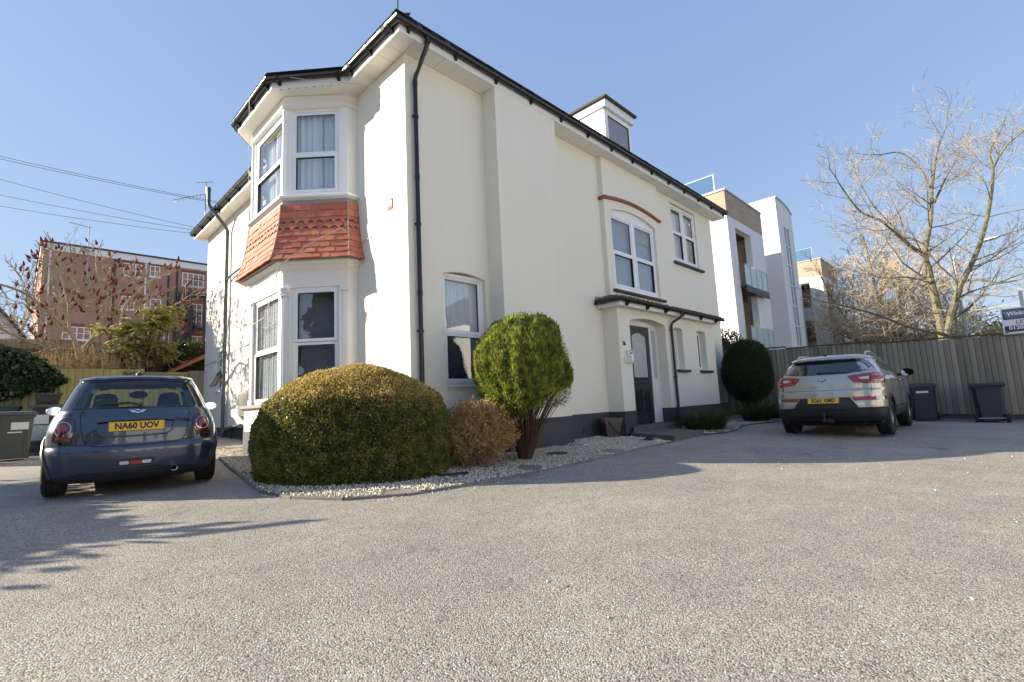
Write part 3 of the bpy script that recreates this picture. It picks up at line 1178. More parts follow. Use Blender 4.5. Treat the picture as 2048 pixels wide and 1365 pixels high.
def build_eaves():
    mb = MB()
    mb.sweep(EAVE, [(0, 6.64), (0, 6.86), (-.02, 6.86), (-.02, 6.64)])
    mb.build('fascia', UPVC, house)
    # soffit boards, each its own piece, across the overhang
    bx = MB().box(0, 0, 0, 1, 1, 1).mesh('soffit_board', SOFF)
    sf = MB()
    sf.add([(16.55, 5.99, 6.668), (3.92, 5.99, 6.668), (3.92, 18.2, 6.668), (4.3, 18.2, 6.668), (4.3, 6.4, 6.668), (16.55, 6.4, 6.668)], [(0, 1, 4, 5), (1, 2, 3, 4)])
    s = sf.build('soffit', SOFF, house)
    x = 3.92
    while x < 16.5:
        w = min(.30, 16.54 - x)
        y1 = 6.355
        a, b = x, x + w
        # cut where the chimney breast stands
        if not (a > 5.93 and b < 7.64):
            z = 6.642 + R.uniform(0, .004)
            inst('soffit_board', bx, s, ax((a + .003, 5.972, z), (w - .006, 0, 0), (0, y1 - 5.972, 0), (0, 0, .014)))
        x += .30
    for y0, y1 in ((6.36, 8.0), (11.3, 18.2)):
        y = y0
        while y < y1 - .02:
            w = min(.30, y1 - y)
            inst('soffit_board', bx, s, ax((3.902, y + .003, 6.642 + R.uniform(0, .004)), (.345, 0, 0), (0, w - .006, 0), (0, 0, .014)))
            y += .30
    # under the bay eaves
    P = bay_path(-.02)
    mb = MB()
    mb.add([(3.90, 7.63, 6.65), (2.98, 8.68, 6.65), (2.98, 10.57, 6.65), (3.90, 11.62, 6.65), (4.2, 11.3, 6.65), (P[4][0], P[4][1], 6.65), (P[3][0], P[3][1], 6.65), (P[2][0], P[2][1], 6.65), (P[1][0], P[1][1], 6.65), (4.2, 7.9, 6.65)], [(0, 1, 7, 8), (0, 8, 9), (1, 2, 6, 7), (2, 3, 5, 6), (3, 4, 5)])
    mb.build('bay_soffit', SOFF, house)
    # little round vents let into the bay soffit
    for i in range(8):
        t = (i + .5) / 8
        a = V((3.86, 7.72)).lerp(V((3.05, 8.66)), t)
        m = MB()
        m.lathe([(.012, 6.646), (.012, 6.64), (0, 6.64)], (a.x, a.y, 0), 8)
        m.build('soffit_vent', GREYP, house)
    # half-round gutter
    GP = [(o * .062, 6.80 + z * .062) for o, z in [(math.cos(a), math.sin(a)) for a in [PI * (1 + k / 8) for k in range(9)]]]
    prof = [(.066 + o, z) for o, z in GP] + [(.066 + o * .93, z + .004) for o, z in reversed(GP)]
    mb = MB()
    mb.sweep(EAVE, prof)
    # rolled front lip
    g = mb.build('gutter', BLACKP, house, smooth=True)
    path = [V(p) for p in EAVE]
    # brackets
    br = MB()
    n = 9
    pr = [(.066 + .07 * math.cos(a), .07 * math.sin(a)) for a in [PI * (1 + k / (n - 1)) for k in range(n)]]
    pr = pr + [(.066 + .062 * math.cos(a), .062 * math.sin(a)) for a in [PI * (1 + k / (n - 1)) for k in reversed(range(n))]]
    vs = [(o, u, z) for u in (-.03, .03) for o, z in pr]
    m_ = len(pr)
    br.add(vs, [tuple(range(m_)), tuple(range(2 * m_ - 1, m_ - 1, -1))] + [(i, i + m_, (i + 1) % m_ + m_, (i + 1) % m_) for i in range(m_)])
    br.add([(-.001, -.025, -.02), (.07, -.025, -.066), (.02, -.025, -.12), (-.001, -.025, -.12), (-.001, .025, -.02), (.07, .025, -.066), (.02, .025, -.12), (-.001, .025, -.12)], [(0, 1, 2, 3), (7, 6, 5, 4), (0, 4, 5, 1), (1, 5, 6, 2), (2, 6, 7, 3)])
    bm = br.mesh('bracket', BLACKP)
    for a, b in zip(path, path[1:]):
        d = (b - a).normalized()
        nn = V((-d.y, d.x))
        L = (b - a).length
        k = max(2, round(L / .95) + 1)
        for i in range(k):
            t = .16 + (L - .32) * i / (k - 1)
            q = a + d * t
            inst('bracket', bm, g, ax((q.x, q.y, 6.80), (nn.x, nn.y, 0), (d.x, d.y, 0), (0, 0, 1)))
    # joint sleeves near the corners
    for q in ((3.90 - .066, 6.25, 'y'), (4.2, 5.97 - .066, 'x'), (4.75, 5.97 - .066, 'x'), (9.2, 5.97 - .066, 'x'), (3.9 - .066, 7.4, 'y'), (3.9 - .066, 12.2, 'y'), (3.9 - .066, 15.2, 'y')):
        m = MB()
        if q[2] == 'y':
            m.tube([(q[0], q[1] - .05, 6.80), (q[0], q[1] + .05, 6.80)], .068, 14)
        else:
            m.tube([(q[0] - .05, q[1], 6.80), (q[0] + .05, q[1], 6.80)], .068, 14)
        m.build('gutter_joint', BLACKP, g)


build_eaves()
PITCH = .62


def build_roof():
    ox, oy = 3.78, 5.85
    x1, y1 = 16.68, 18.37
    z = 6.872
    hx, hy = (x1 - ox) / 2, (y1 - oy) / 2
    r = min(hx, hy)
    mb = MB()
    zr = z + r * PITCH
    a = (ox + r, oy + r, zr)
    b = (x1 - r, y1 - r, zr)
    mb.add([(ox, oy, z), (x1, oy, z), (x1, y1, z), (ox, y1, z), a, b], [(0, 1, 5, 4), (1, 2, 5), (2, 3, 4, 5), (3, 0, 4), (3, 2, 1, 0)])
    # low hipped roof over the bay running back into the main slope
    mb.add([(3.80, 7.56, z), (2.86, 8.62, z), (2.86, 10.63, z), (3.80, 11.69, z), (4.9, 9.62, z + .75)], [(0, 1, 4), (1, 2, 4), (2, 3, 4), (0, 4, 3, 2, 1)])
    mb.build('roof', SLATE, house)
    # the eaves courses one can make out above the gutter
    t = MB().box(0, 0, 0, 1, 1, 1).mesh('roof_tile', SLATE)
    c, s = 1 / math.hypot(1, PITCH), PITCH / math.hypot(1, PITCH)
    x = ox + .12
    while x < x1 - .2:
        inst('roof_tile', t, house, ax((x, oy + .01 + R.uniform(-.012, .012), z - .03 + R.uniform(0, .012)), (.172, 0, 0), (0, .4 * c, .4 * s), (0, -.02 * s, .02 * c)))
        x += .176
    y = oy + .12
    while y < 7.5:
        inst('roof_tile', t, house, ax((ox + .01 + R.uniform(-.01, .01), y, z - .03), (0, .172, 0), (.4 * c, 0, .4 * s), (-.02 * s, 0, .02 * c)))
        y += .176
    y = 11.75
    while y < y1 - .2:
        inst('roof_tile', t, house, ax((ox + .01 + R.uniform(-.01, .01), y, z - .03), (0, .172, 0), (.4 * c, 0, .4 * s), (-.02 * s, 0, .02 * c)))
        y += .176
    # hip tiles and the hip iron at the corner
    for i in range(5):
        p = V((ox + .10 + i * .24, oy + .10 + i * .24, z - .0 + i * .24 * PITCH))
        q = p + V((.3, .3, .3 * PITCH))
        m = MB()
        m.tube([p, q], [.07, .06], 10)
        m.build('hip_tile', TERRA if i == 0 else SLATE, house, smooth=True)
    m = MB()
    m.tube([(3.86, 5.93, 6.86), (3.86, 5.93, 7.10), (3.85, 5.92, 7.16), (3.80, 5.88, 7.19)], .014, 6)
    m.tube([(3.80, 5.88, 7.19), (3.79, 5.87, 7.14)], .012, 6)
    m.build('hip_iron', WIRE, house)


build_roof()


def build_dormer():
    d = thing('dormer', None, None)
    d.parent = house
    d.location = (-XW, -YW, 0)
    OFF[d] = V((0, 0, 0))
    F = Fr((0, 6.9), (1, 0), (0, -1))
    u0, u1, zt = 11.05, 12.46, 9.0
    yb = 5.85 + (zt - 6.872) / PITCH + .1
    mb = MB()
    mb.box(u0 + .02, 6.93, 7.3, u1 - .02, yb, zt)
    mb.build('dormer_wall', WPAINT, d)
    clad = MB().box(0, 0, 0, 1, 1, 1).mesh('cladding_board', UPVC)
    z = 7.5
    while z < zt - .12:
        y0 = 6.93
        y1 = 5.85 + (z - 6.872) / PITCH + .25
        if y1 > y0 + .05:
            inst('cladding_board', clad, d, ax((u0 - .002, y0, z + .004), (.024, 0, -.008), (0, y1 - y0, 0), (.006, 0, .108)))
        z += .114
    mb = MB()
    mb.box(u0 - .05, 6.82, zt - .18, u1 + .05, yb, zt + .04)
    mb.build('dormer_fascia', UPVC, d)
    mb = MB()
    mb.box(u0 - .12, 6.74, zt + .04, u1 + .12, yb + .2, zt + .10)
    mb.build('dormer_roof', MOSS, d)
    mb = MB()
    mb.fbox(F, u0, u1, 7.3, 7.75, -.03, .02)
    mb.build('apron', LEAD, d)
    window(F, u0 + .02, u1 - .02, 7.72, 8.80, .0, [0, 1], None, parent=d, fw=.09)
    m = MB()
    m.quad(F.p(u0 + .1, 7.75, -.028), F.p(u1 - .1, 7.75, -.028), F.p(u1 - .1, 8.8, -.028), F.p(u0 + .1, 8.8, -.028))
    m.build('blind', CURTG, d)


build_dormer()


# ------------------------------------------------------------------ pipes, meters, cables
def clip(m, p, r, n):
    p = V(p)
    n = V(n)
    m.tube([p - V((0, 0, .02)), p + V((0, 0, .02))], r * 1.32, 10)
    t = V((-n.y, n.x, 0))
    m.hexa([p + t * .06 + n * -.03 + V((0, 0, -.012)), p - t * .06 + n * -.03 + V((0, 0, -.012)), p - t * .06 + n * -.012 + V((0, 0, -.012)), p + t * .06 + n * -.012 + V((0, 0, -.012)),
            p + t * .06 + n * -.03 + V((0, 0, .012)), p - t * .06 + n * -.03 + V((0, 0, .012)), p - t * .06 + n * -.012 + V((0, 0, .012)), p + t * .06 + n * -.012 + V((0, 0, .012))])


def build_pipes():
    m = MB()
    x, y, r = 4.385, 6.27, .036
    m.tube([(x, 5.905, 6.76), (x, 5.905, 6.66), (x, 5.925, 6.60), (x, 6.235, 6.27), (x, y, 6.19), (x, y, 6.1)], r, 12)
    m.tube([(x, y, 6.1), (x, y, .02)], r, 12)
    m.tube([(x, 5.905, 6.70), (x, 5.905, 6.64)], r * 1.25, 12)
    for z in (6.14, 4.5, 2.6, .9):
        m.tube([(x, y, z - .045), (x, y, z + .045)], r * 1.16, 12)
    p = m.build('downpipe', BLACKP, house, smooth=True)
    for z in (5.55, 3.72, 2.0, .75):
        c = MB()
        clip(c, (x, y, z), r, (0, -1, 0))
        c.build('pipe_clip', BLACKP, p)
    # porch downpipe
    m = MB()
    x, y = 11.86, 5.88
    m.tube([(x + .18, 5.66, 2.98), (x + .18, 5.66, 2.88), (x + .15, 5.68, 2.82), (x + .03, 5.85, 2.70), (x, y, 2.62), (x, y, .04)], .034, 10)
    p = m.build('downpipe', BLACKP, house, smooth=True)
    for z in (2.5, 1.3, .3):
        c = MB()
        clip(c, (x, y, z), .034, (0, -1, 0))
        c.build('pipe_clip', BLACKP, p)
    # soil pipe on the bay side, bent out round the gutter and up
    m = MB()
    x = 4.14
    m.tube([(3.66, 15.62, 7.42), (3.66, 15.58, 6.93), (3.68, 15.55, 6.86), (4.1, 15.5, 6.30), (x, 15.5, 6.2), (x, 15.5, 6.1)], .05, 12)
    m.tube([(x, 15.5, 6.1), (x, 15.5, .02)], .05, 12)
    m.tube([(3.66, 15.62, 7.32), (3.66, 15.62, 7.44)], .056, 12)
    for z in (6.15, 4.75, 2.6, .5):
        m.tube([(x, 15.5, z - .06), (x, 15.5, z + .06)], .058, 12)
    p = m.build('soil_pipe', GREYP, house, smooth=True)
    m = MB()
    m.tube([(x, 15.4, 4.72), (x, 15.2, 4.78), (4.16, 13.0, 4.86), (4.16, 11.9, 4.9)], .03, 8)
    m.build('waste_pipe', GREYP, house, smooth=True)
    m = MB()
    m.tube([(x, 15.4, .42), (4.12, 15.0, .52), (4.12, 13.9, .60), (4.12, 11.4, .62)], .04, 10)
    m.build('waste_pipe', GREYP, house, smooth=True)
    m = MB()
    m.tube([(4.16, 14.75, .0), (4.16, 14.75, .5), (4.18, 14.7, .56)], .022, 8)
    m.build('gas_pipe', BLACKP, house)
    # meter box
    m = MB()
    m.box(4.02, 13.72, .82, 4.23, 14.32, 1.40)
    b = m.build('meter_box', RENDER, house)
    m = MB()
    m.box(4.005, 13.75, .85, 4.02, 14.29, 1.37)
    m.build('meter_door', WPAINT, b)


build_pipes()


def build_small_wall_things():
    # bathroom window with its lower light tilted open
    w = window(FB, 15.85, 16.58, 1.60, 2.87, -.03, [0, 1], 2.25, sash_low=False)
    for ch in [c for c in w.children if c.name.split('.')[0] in ('sash', 'gasket', 'pane')][:3]:
        piv = V((XW - .02 - OFF[w].x, 16.2 - OFF[w].y, 2.25))
        ch.matrix_local = Matrix.Translation(piv) @ Matrix.Rotation(math.radians(26), 4, 'Y') @ Matrix.Translation(-piv)
    sl_ = MB()
    sl_.fbox(FB, 15.82, 16.6, 1.55, 1.59, -.06, .05)
    sl_.build('sill', UPVC, house)
    window(FB, 12.5, 13.95, 4.95, 6.33, -.06, [0, .5, 1], 5.7)
    # terracotta air brick and cable
    m = MB()
    m.fbox(FB, 6.76, 6.90, 4.10, 4.28, 0, .012)
    b = m.build('air_brick', TERRA, house)
    m = MB()
    m.fbox(FB, 6.78, 6.87, 4.16, 4.25, .012, .016)
    m.build('vent_hole', BLACKP, b)
    m = MB()
    F = FB
    m.tube([F.p(6.96, 6.28, .01), F.p(6.97, 5.2, .012), F.p(6.99, 4.35, .012), F.p(6.93, 4.22, .03), F.p(6.95, 4.10, .04), F.p(7.1, 3.98, .02), F.p(7.5, 3.80, .02), F.p(7.95, 3.76, .02)], .006, 5)
    m.build('wall_cable', WIREL, house)
    m = MB()
    m.tube([(2.86, 8.75, 6.86), (3.0, 8.5, 6.82), (3.5, 7.9, 6.62), (3.9, 7.4, 6.50), (4.2, 7.1, 6.42), (4.22, 6.97, 6.30)], .006, 5)
    m.build('wall_cable', WIREL, house)
    m = MB()
    m.tube([(2.82, 9.4, 6.86), (2.86, 9.5, 6.3), (3.2, 10.6, 5.5), (3.9, 11.6, 5.0)], .005, 5)
    m.build('wall_cable', WIREL, house)
    m = MB()
    pts = [V((3.96, 7.86, 3.98)), V((3.86, 7.85, 4.0)), V((3.45, 8.15, 3.72)), V((3.08, 8.55, 3.35)), V((3.12, 8.9, 2.95)), V((3.17, 9.5, 2.60)), V((3.17, 10.2, 2.55)), V((3.19, 10.45, 2.58))]
    m.tube(pts, .009, 6)
    m.build('wall_cable', WIREL, house)
    m = MB()
    m.tube([F.p(11.4, 2.75, .02), F.p(12.8, 2.7, .02), F.p(14.8, 2.62, .02), F.p(16.4, 2.50, .02), F.p(17.8, 2.46, .02)], .008, 5)
    m.build('wall_cable', WIREL, house)
    # small white camera under the eaves beyond the bay
    c = MB()
    c.tube([(3.88, 12.45, 6.72), (3.80, 12.45, 6.70), (3.76, 12.3, 6.66)], .014, 6)
    c.tube([(3.86, 12.5, 6.64), (3.66, 12.1, 6.58)], .035, 10)
    c.build('security_camera', WPAINT, house)


build_small_wall_things()


# ------------------------------------------------------------------ porch
DOORB = mat('black_door_paint', (.016, .017, .022), .42, var=(12, (.028, .026, .026), .6), bump=(50, .3))
BRASS = mat('worn_brass', (.25, .17, .10), .4, .8)


def build_porch():
    pc = thing('porch', None, None)
    pc.parent = house
    pc.location = (-XW, -YW, 0)
    OFF[pc] = V((0, 0, 0))
    x0, x1, y = 9.44, 14.6, 5.94
    zt = 2.9
    mb = MB()
    hd = (9.92, 11.62, .18, 2.70, .10, .30)
    hD = (12.1, 12.56, 1.5, 2.6, .02, .22)
    hE = (13.46, 14.0, 1.5, 2.61, .02, .22)
    wall_with_holes(mb, FPO, x0, x1, .53, zt, [(hd[0], hd[1], .53, hd[3], hd[4], hd[5]), hD, hE])
    mb.quad((x0, y, .53), (x0, 6.34, .53), (x0, 6.34, zt), (x0, y, zt))
    mb.quad((x1, y, .53), (x1, 6.34, .53), (x1, 6.34, zt), (x1, y, zt))
    mb.build('porch_wall', RENDER, pc)
    mb = MB()
    mb.sweep([(9.92, 5.94), (9.44, 5.94), (9.44, 6.34)], [(0, -.4), (.012, -.4), (.012, .522), (0, .534)])
    mb.build('porch_plinth', PLINTH, pc)
    mb = MB()
    mb.sweep([(14.6, 6.34), (14.6, 5.94), (11.62, 5.94)], [(0, -.4), (.012, -.4), (.012, .522), (0, .534)])
    mb.quad((11.62, 5.94, .17), (11.62, 6.24, .17), (11.62, 6.24, .534), (11.62, 5.94, .534))
    mb.build('porch_plinth', PLINTH, pc)
    # door frame with side light
    F = Fr((0, 6.2), (1, 0), (0, -1))
    mb = MB()
    mb.fbox(F, 9.92, 10.33, .18, 2.7, -.08, 0)
    mb.fbox(F, 11.25, 11.33, .18, 2.7, -.08, 0)
    mb.fbox(F, 11.56, 11.62, .18, 2.7, -.08, 0)
    mb.fbox(F, 10.33, 11.25, 2.56, 2.7, -.08, 0)
    mb.fbox(F, 11.33, 11.56, 2.50, 2.7, -.08, -.01)
    mb.fbox(F, 11.33, 11.56, .18, 1.22, -.08, -.015)
    mb.fbox(F, 11.36, 11.53, .35, .75, -.02, -.004)
    mb.fbox(F, 11.36, 11.53, .82, 1.08, -.02, -.004)
    mb.fbox(F, 11.33, 11.56, 1.22, 1.27, -.08, .012)
    fr = mb.build('door_frame', WPAINT, pc)
    q = MB()
    q.quad(F.p(11.33, 1.27, -.04), F.p(11.56, 1.27, -.04), F.p(11.56, 2.5, -.04), F.p(11.33, 2.5, -.04))
    q.build('side_pane', OBSC, fr)
    # the door
    mb = MB()
    a, b = 10.335, 11.245
    d0, d1 = -.07, -.025
    mb.fbox(F, a, a + .12, .2, 2.555, d0, d1)
    mb.fbox(F, b - .12, b, .2, 2.555, d0, d1)
    mb.fbox(F, a + .12, b - .12, .2, .42, d0, d1)
    mb.fbox(F, a + .12, b - .12, 1.05, 1.30, d0, d1)
    # arched top rail
    poly = [(a + .12, 2.555), (a + .12, 2.30)] + [(a + .12 + (b - a - .24) * i / 12, 2.30 + .10 * (1 - (2 * i / 12 - 1) ** 2)) for i in range(1, 12)] + [(b - .12, 2.30), (b - .12, 2.555)]
    mb.prism(poly, F, d0, d1)
    # lower panels and muntin
    mid = (a + b) / 2
    mb.fbox(F, mid - .05, mid + .05, .42, 1.05, d0, d1)
    door = mb.build('door', DOORB, pc)
    for s0, s1 in ((a + .12, mid - .05), (mid + .05, b - .12)):
        p = MB()
        p.fbox(F, s0, s1, .42, 1.05, d0, d1 - .022)
        frame_rect(p, F, s0, s1, .42, 1.05, .025, d1 - .022, d1 - .006)
        p.fbox(F, s0 + .06, s1 - .06, .48, .99, d1 - .022, d1 - .008)
        for k in range(5):
            u = s0 + .07 + (s1 - s0 - .14) * k / 4
            p.fbox(F, u - .004, u + .004, .5, .97, d1 - .008, d1 - .002)
        p.build('door_panel', DOORB, door)
    p = MB()
    n = 16
    vs = []
    for i in range(n + 1):
        u = a + .12 + (b - a - .24) * i / n
        vs += [F.p(u, 1.30, -.045), F.p(u, 2.30 + .10 * (1 - (2 * i / n - 1) ** 2), -.045)]
    p.add(vs, [(2 * i, 2 * i + 2, 2 * i + 3, 2 * i + 1) for i in range(n)])
    p.build('door_glass', OBSC, door)
    p = MB()
    for i in range(17):
        u = a + .16 + (b - a - .32) * i / 16
        p.fbox(F, u - .009, u + .009, 1.25, 1.285, d1, d1 + .012)
    p.fbox(F, a + .11, b - .11, 1.288, 1.305, d1, d1 + .022)
    # swags on the mid rail and the wavy head carving
    for s_ in (-1, 1):
        pts = [F.p(mid + s_ * (.07 + .22 * t), 1.17 - .05 * math.sin(PI * t) + .02 * t, d1 + .004) for t in [k / 8 for k in range(9)]]
        p.tube(pts, [.006 + .01 * math.sin(PI * k / 8) for k in range(9)], 6)
    pts = [F.p(a + .16 + (b - a - .32) * k / 24, 2.47 + .03 * math.cos(4 * PI * k / 24) , d1 + .004) for k in range(25)]
    p.tube(pts, .012, 6)
    p.tube([F.p(mid, 1.0, d1 + .006), F.p(mid, .7, d1 + .006)], [.018, .006], 6)
    p.build('carving', DOORB, door)
    k = MB()
    k.lathe([(0, -.075), (.022, -.07), (.03, -.05), (.022, -.03), (.012, -.02), (.02, 0)], (a + .07, 6.225, 1.17), 12, 'y')
    k.build('door_knob', BRASS, door, smooth=True)
    k = MB()
    k.fbox(F, mid - .035, mid + .035, .86, 1.0, d1, d1 + .01)
    k.build('letter_plate', BRASS, door)
    # slit windows with dark sills
    for h in (hD, hE):
        window(FPO, h[0], h[1], h[2], h[3] - .01, -.17, [0, 1], None, parent=pc, fw=.05, vent=True)
        sill(FPO, h[0] - .02, h[1] + .16, 1.42, 1.49, -.2, .09, PLINTH, parent=pc)
        m = MB()
        m.quad(FPO.p(h[0], h[2], -.3), FPO.p(h[1], h[2], -.3), FPO.p(h[1], h[3], -.3), FPO.p(h[0], h[3], -.3))
        m.build('blind', CURT, pc)
    # fascia, lean-to roof, gutter
    ev = [(14.72, 6.30), (14.72, 5.74), (9.24, 5.74), (9.24, 6.33)]
    ev = ev[1:]
    mb = MB()
    mb.sweep(ev, [(0, 2.86), (0, 2.99), (-.02, 2.99), (-.02, 2.86)])
    mb.box(9.26, 5.76, 2.87, 14.7, 6.33, 2.89)
    mb.build('porch_fascia', WPAINT, pc)
    mb = MB()
    z0, z1 = 3.035, 3.27
    mb.add([(9.16, 5.64, z0), (14.78, 5.64, z0), (14.78, 6.335, z1), (9.8, 6.335, z1), (9.16, 6.335, z0 + .02), (9.16, 5.64, z0 - .03), (14.78, 5.64, z0 - .03), (14.78, 6.335, z0 - .03), (9.16, 6.335, z0 - .03)],
           [(0, 1, 2, 3), (0, 3, 4), (5, 6, 1, 0), (6, 7, 2, 1), (8, 5, 0, 4), (8, 7, 6, 5)])
    mb.build('porch_roof', MOSS, pc)
    mb = MB()
    for i in range(260):
        x = R.uniform(9.2, 14.7)
        y_ = R.uniform(5.64, 5.8)
        s_ = R.uniform(.015, .045)
        zz = z0 + (y_ - 5.64) * .34
        mb.add([(x - s_, y_, zz), (x, y_ - s_ * .7, zz), (x + s_, y_, zz), (x, y_ + s_ * .7, zz), (x, y_, zz + s_ * .7)], [(0, 1, 4), (1, 2, 4), (2, 3, 4), (3, 0, 4)])
    tag(mb.build('moss', mat('moss', (.07, .065, .035), 1.0, isl=.5, bump=(80, .8)), pc), kind='stuff')
    GP = [(.052 * math.cos(a), .052 * math.sin(a)) for a in [PI * (1 + k / 8) for k in range(9)]]
    prof = [(.058 + o, 2.99 + z) for o, z in GP] + [(.058 + o * .92, 2.994 + z) for o, z in reversed(GP)]
    mb = MB()
    mb.sweep([(14.8, 5.74), (9.24, 5.74), (9.24, 6.33)], prof)
    g = mb.build('porch_gutter', BLACKP, pc, smooth=True)
    for x in (9.5, 10.4, 11.3, 12.2, 13.3, 14.3):
        m = MB()
        m.hexa([(x - .03, 5.739, 2.86), (x + .03, 5.739, 2.86), (x + .03, 5.70, 2.86), (x - .03, 5.70, 2.86), (x - .03, 5.739, 2.95), (x + .03, 5.739, 2.95), (x + .03, 5.64, 2.94), (x - .03, 5.64, 2.94)])
        m.build('bracket', BLACKP, g)
    m = MB()
    m.tube([(9.18, 6.05, 2.985), (9.18, 6.15, 2.985)], .056, 10)
    m.build('bracket', BLACKP, g)
    # lead upstand at the left end
    m = MB()
    m.box(9.2, 6.30, 3.03, 9.75, 6.335, 3.14)
    m.build('lead_flashing', LEAD, pc)
    # steps
    m = MB()
    m.hexa([(9.6, 5.84, -.1), (11.58, 5.72, -.1), (11.62, 6.21, -.1), (9.92, 6.21, -.1), (9.6, 5.84, .175), (11.58, 5.72, .175), (11.62, 6.21, .185), (9.92, 6.21, .185)])
    m.build('door_step', CONC, pc)
    m = MB()
    m.hexa([(8.97, 4.58, -.15), (10.40, 4.64, -.15), (10.74, 5.80, -.15), (9.45, 5.84, -.15), (8.97, 4.58, .065), (10.40, 4.64, .065), (10.74, 5.80, .075), (9.45, 5.84, .075)])
    m.build('lower_step', CONC, pc)
    # number, entry phone, key box
    text('house_number', '26', .125, BLACKP, pc, ax((9.63, 5.936, 2.04), (1, 0, 0), (0, 0, 1), (0, -1, 0)), .006, bold=.004)
    m = MB()
    m.fbox(FPO, 9.66, 9.88, 1.60, 1.895, 0, .07)
    ip = m.build('entry_phone', WPAINT, pc)
    m = MB()
    m.fbox(FPO, 9.715, 9.87, 1.615, 1.885, .07, .074)
    m.build('phone_rim', BLACKP, ip)
    m = MB()
    m.fbox(FPO, 9.725, 9.86, 1.63, 1.865, .074, .079)
    m.build('phone_panel', UPVC, ip)
    for k in range(4):
        m = MB()
        m.fbox(FPO, 9.745, 9.79, 1.655 + k * .028, 1.675 + k * .028, .079, .083)
        m.build('call_button', STEEL, ip)
    m = MB()
    m.fbox(FPO, 9.745, 9.84, 1.80, 1.845, .079, .081)
    m.build('speaker_grille', GREYP, ip)
    m = MB()
    m.fbox(FPO, 9.58, 9.645, 1.62, 1.72, 0, .04)
    m.build('key_box', WPAINT, pc)


build_porch()
# ------------------------------------------------------------------ buildings beyond
APTW = mat('white_block_render', (.78, .78, .77), .8, var=(.5, (.70, .70, .69), .5))
TANB = bricks('tan_brick', (.45, .34, .245), (.37, .28, .20), (.42, .36, .30), 1.0)
REDB = bricks('red_brick', (.47, .165, .10), (.32, .12, .08), (.42, .35, .30), 1.0)
WOODS = mat('timber_soffit', (.16, .075, .04), .6, streak=((6, 60, 6), (.10, .045, .025), .8))
DSTEEL = mat('dark_steel', (.045, .047, .05), .5)
FROST = mat('frosted_balustrade_glass', (.45, .56, .57), .18, spec=.8)
ROOFGL = glass('terrace_glass', (.78, .88, .90), .04, .8)
FARGL = mat('far_window_glass', (.36, .42, .50), .05, .55, spec=.9)
WHT = mat('far_white_frame', (.80, .80, .79), .5)


def far_window(F, u0, u1, z0, z1, parent, cols, rows, d=0.0, fw=.06, m=WHT, gl=FARGL):
    mb = MB()
    frame_rect(mb, F, u0, u1, z0, z1, fw, d - .08, d + .03)
    for i in range(1, cols):
        u = u0 + (u1 - u0) * i / cols
        mb.fbox(F, u - fw * .5, u + fw * .5, z0 + fw, z1 - fw, d - .07, d + .025)
    for j in range(1, rows):
        z = z0 + (z1 - z0) * j / rows
        mb.fbox(F, u0 + fw, u1 - fw, z - fw * .35, z + fw * .35, d - .065, d + .022)
    w = mb.build('window', m, parent)
    for i in range(cols):
        for j in range(rows):
            a, b = u0 + (u1 - u0) * i / cols, u0 + (u1 - u0) * (i + 1) / cols
            c, e = z0 + (z1 - z0) * j / rows, z0 + (z1 - z0) * (j + 1) / rows
            q = MB()
            q.quad(F.p(a, c, d - .03), F.p(b, c, d - .03), F.p(b, e, d - .03), F.p(a, e, d - .03))
            q.build('pane', gl, w)
    return w


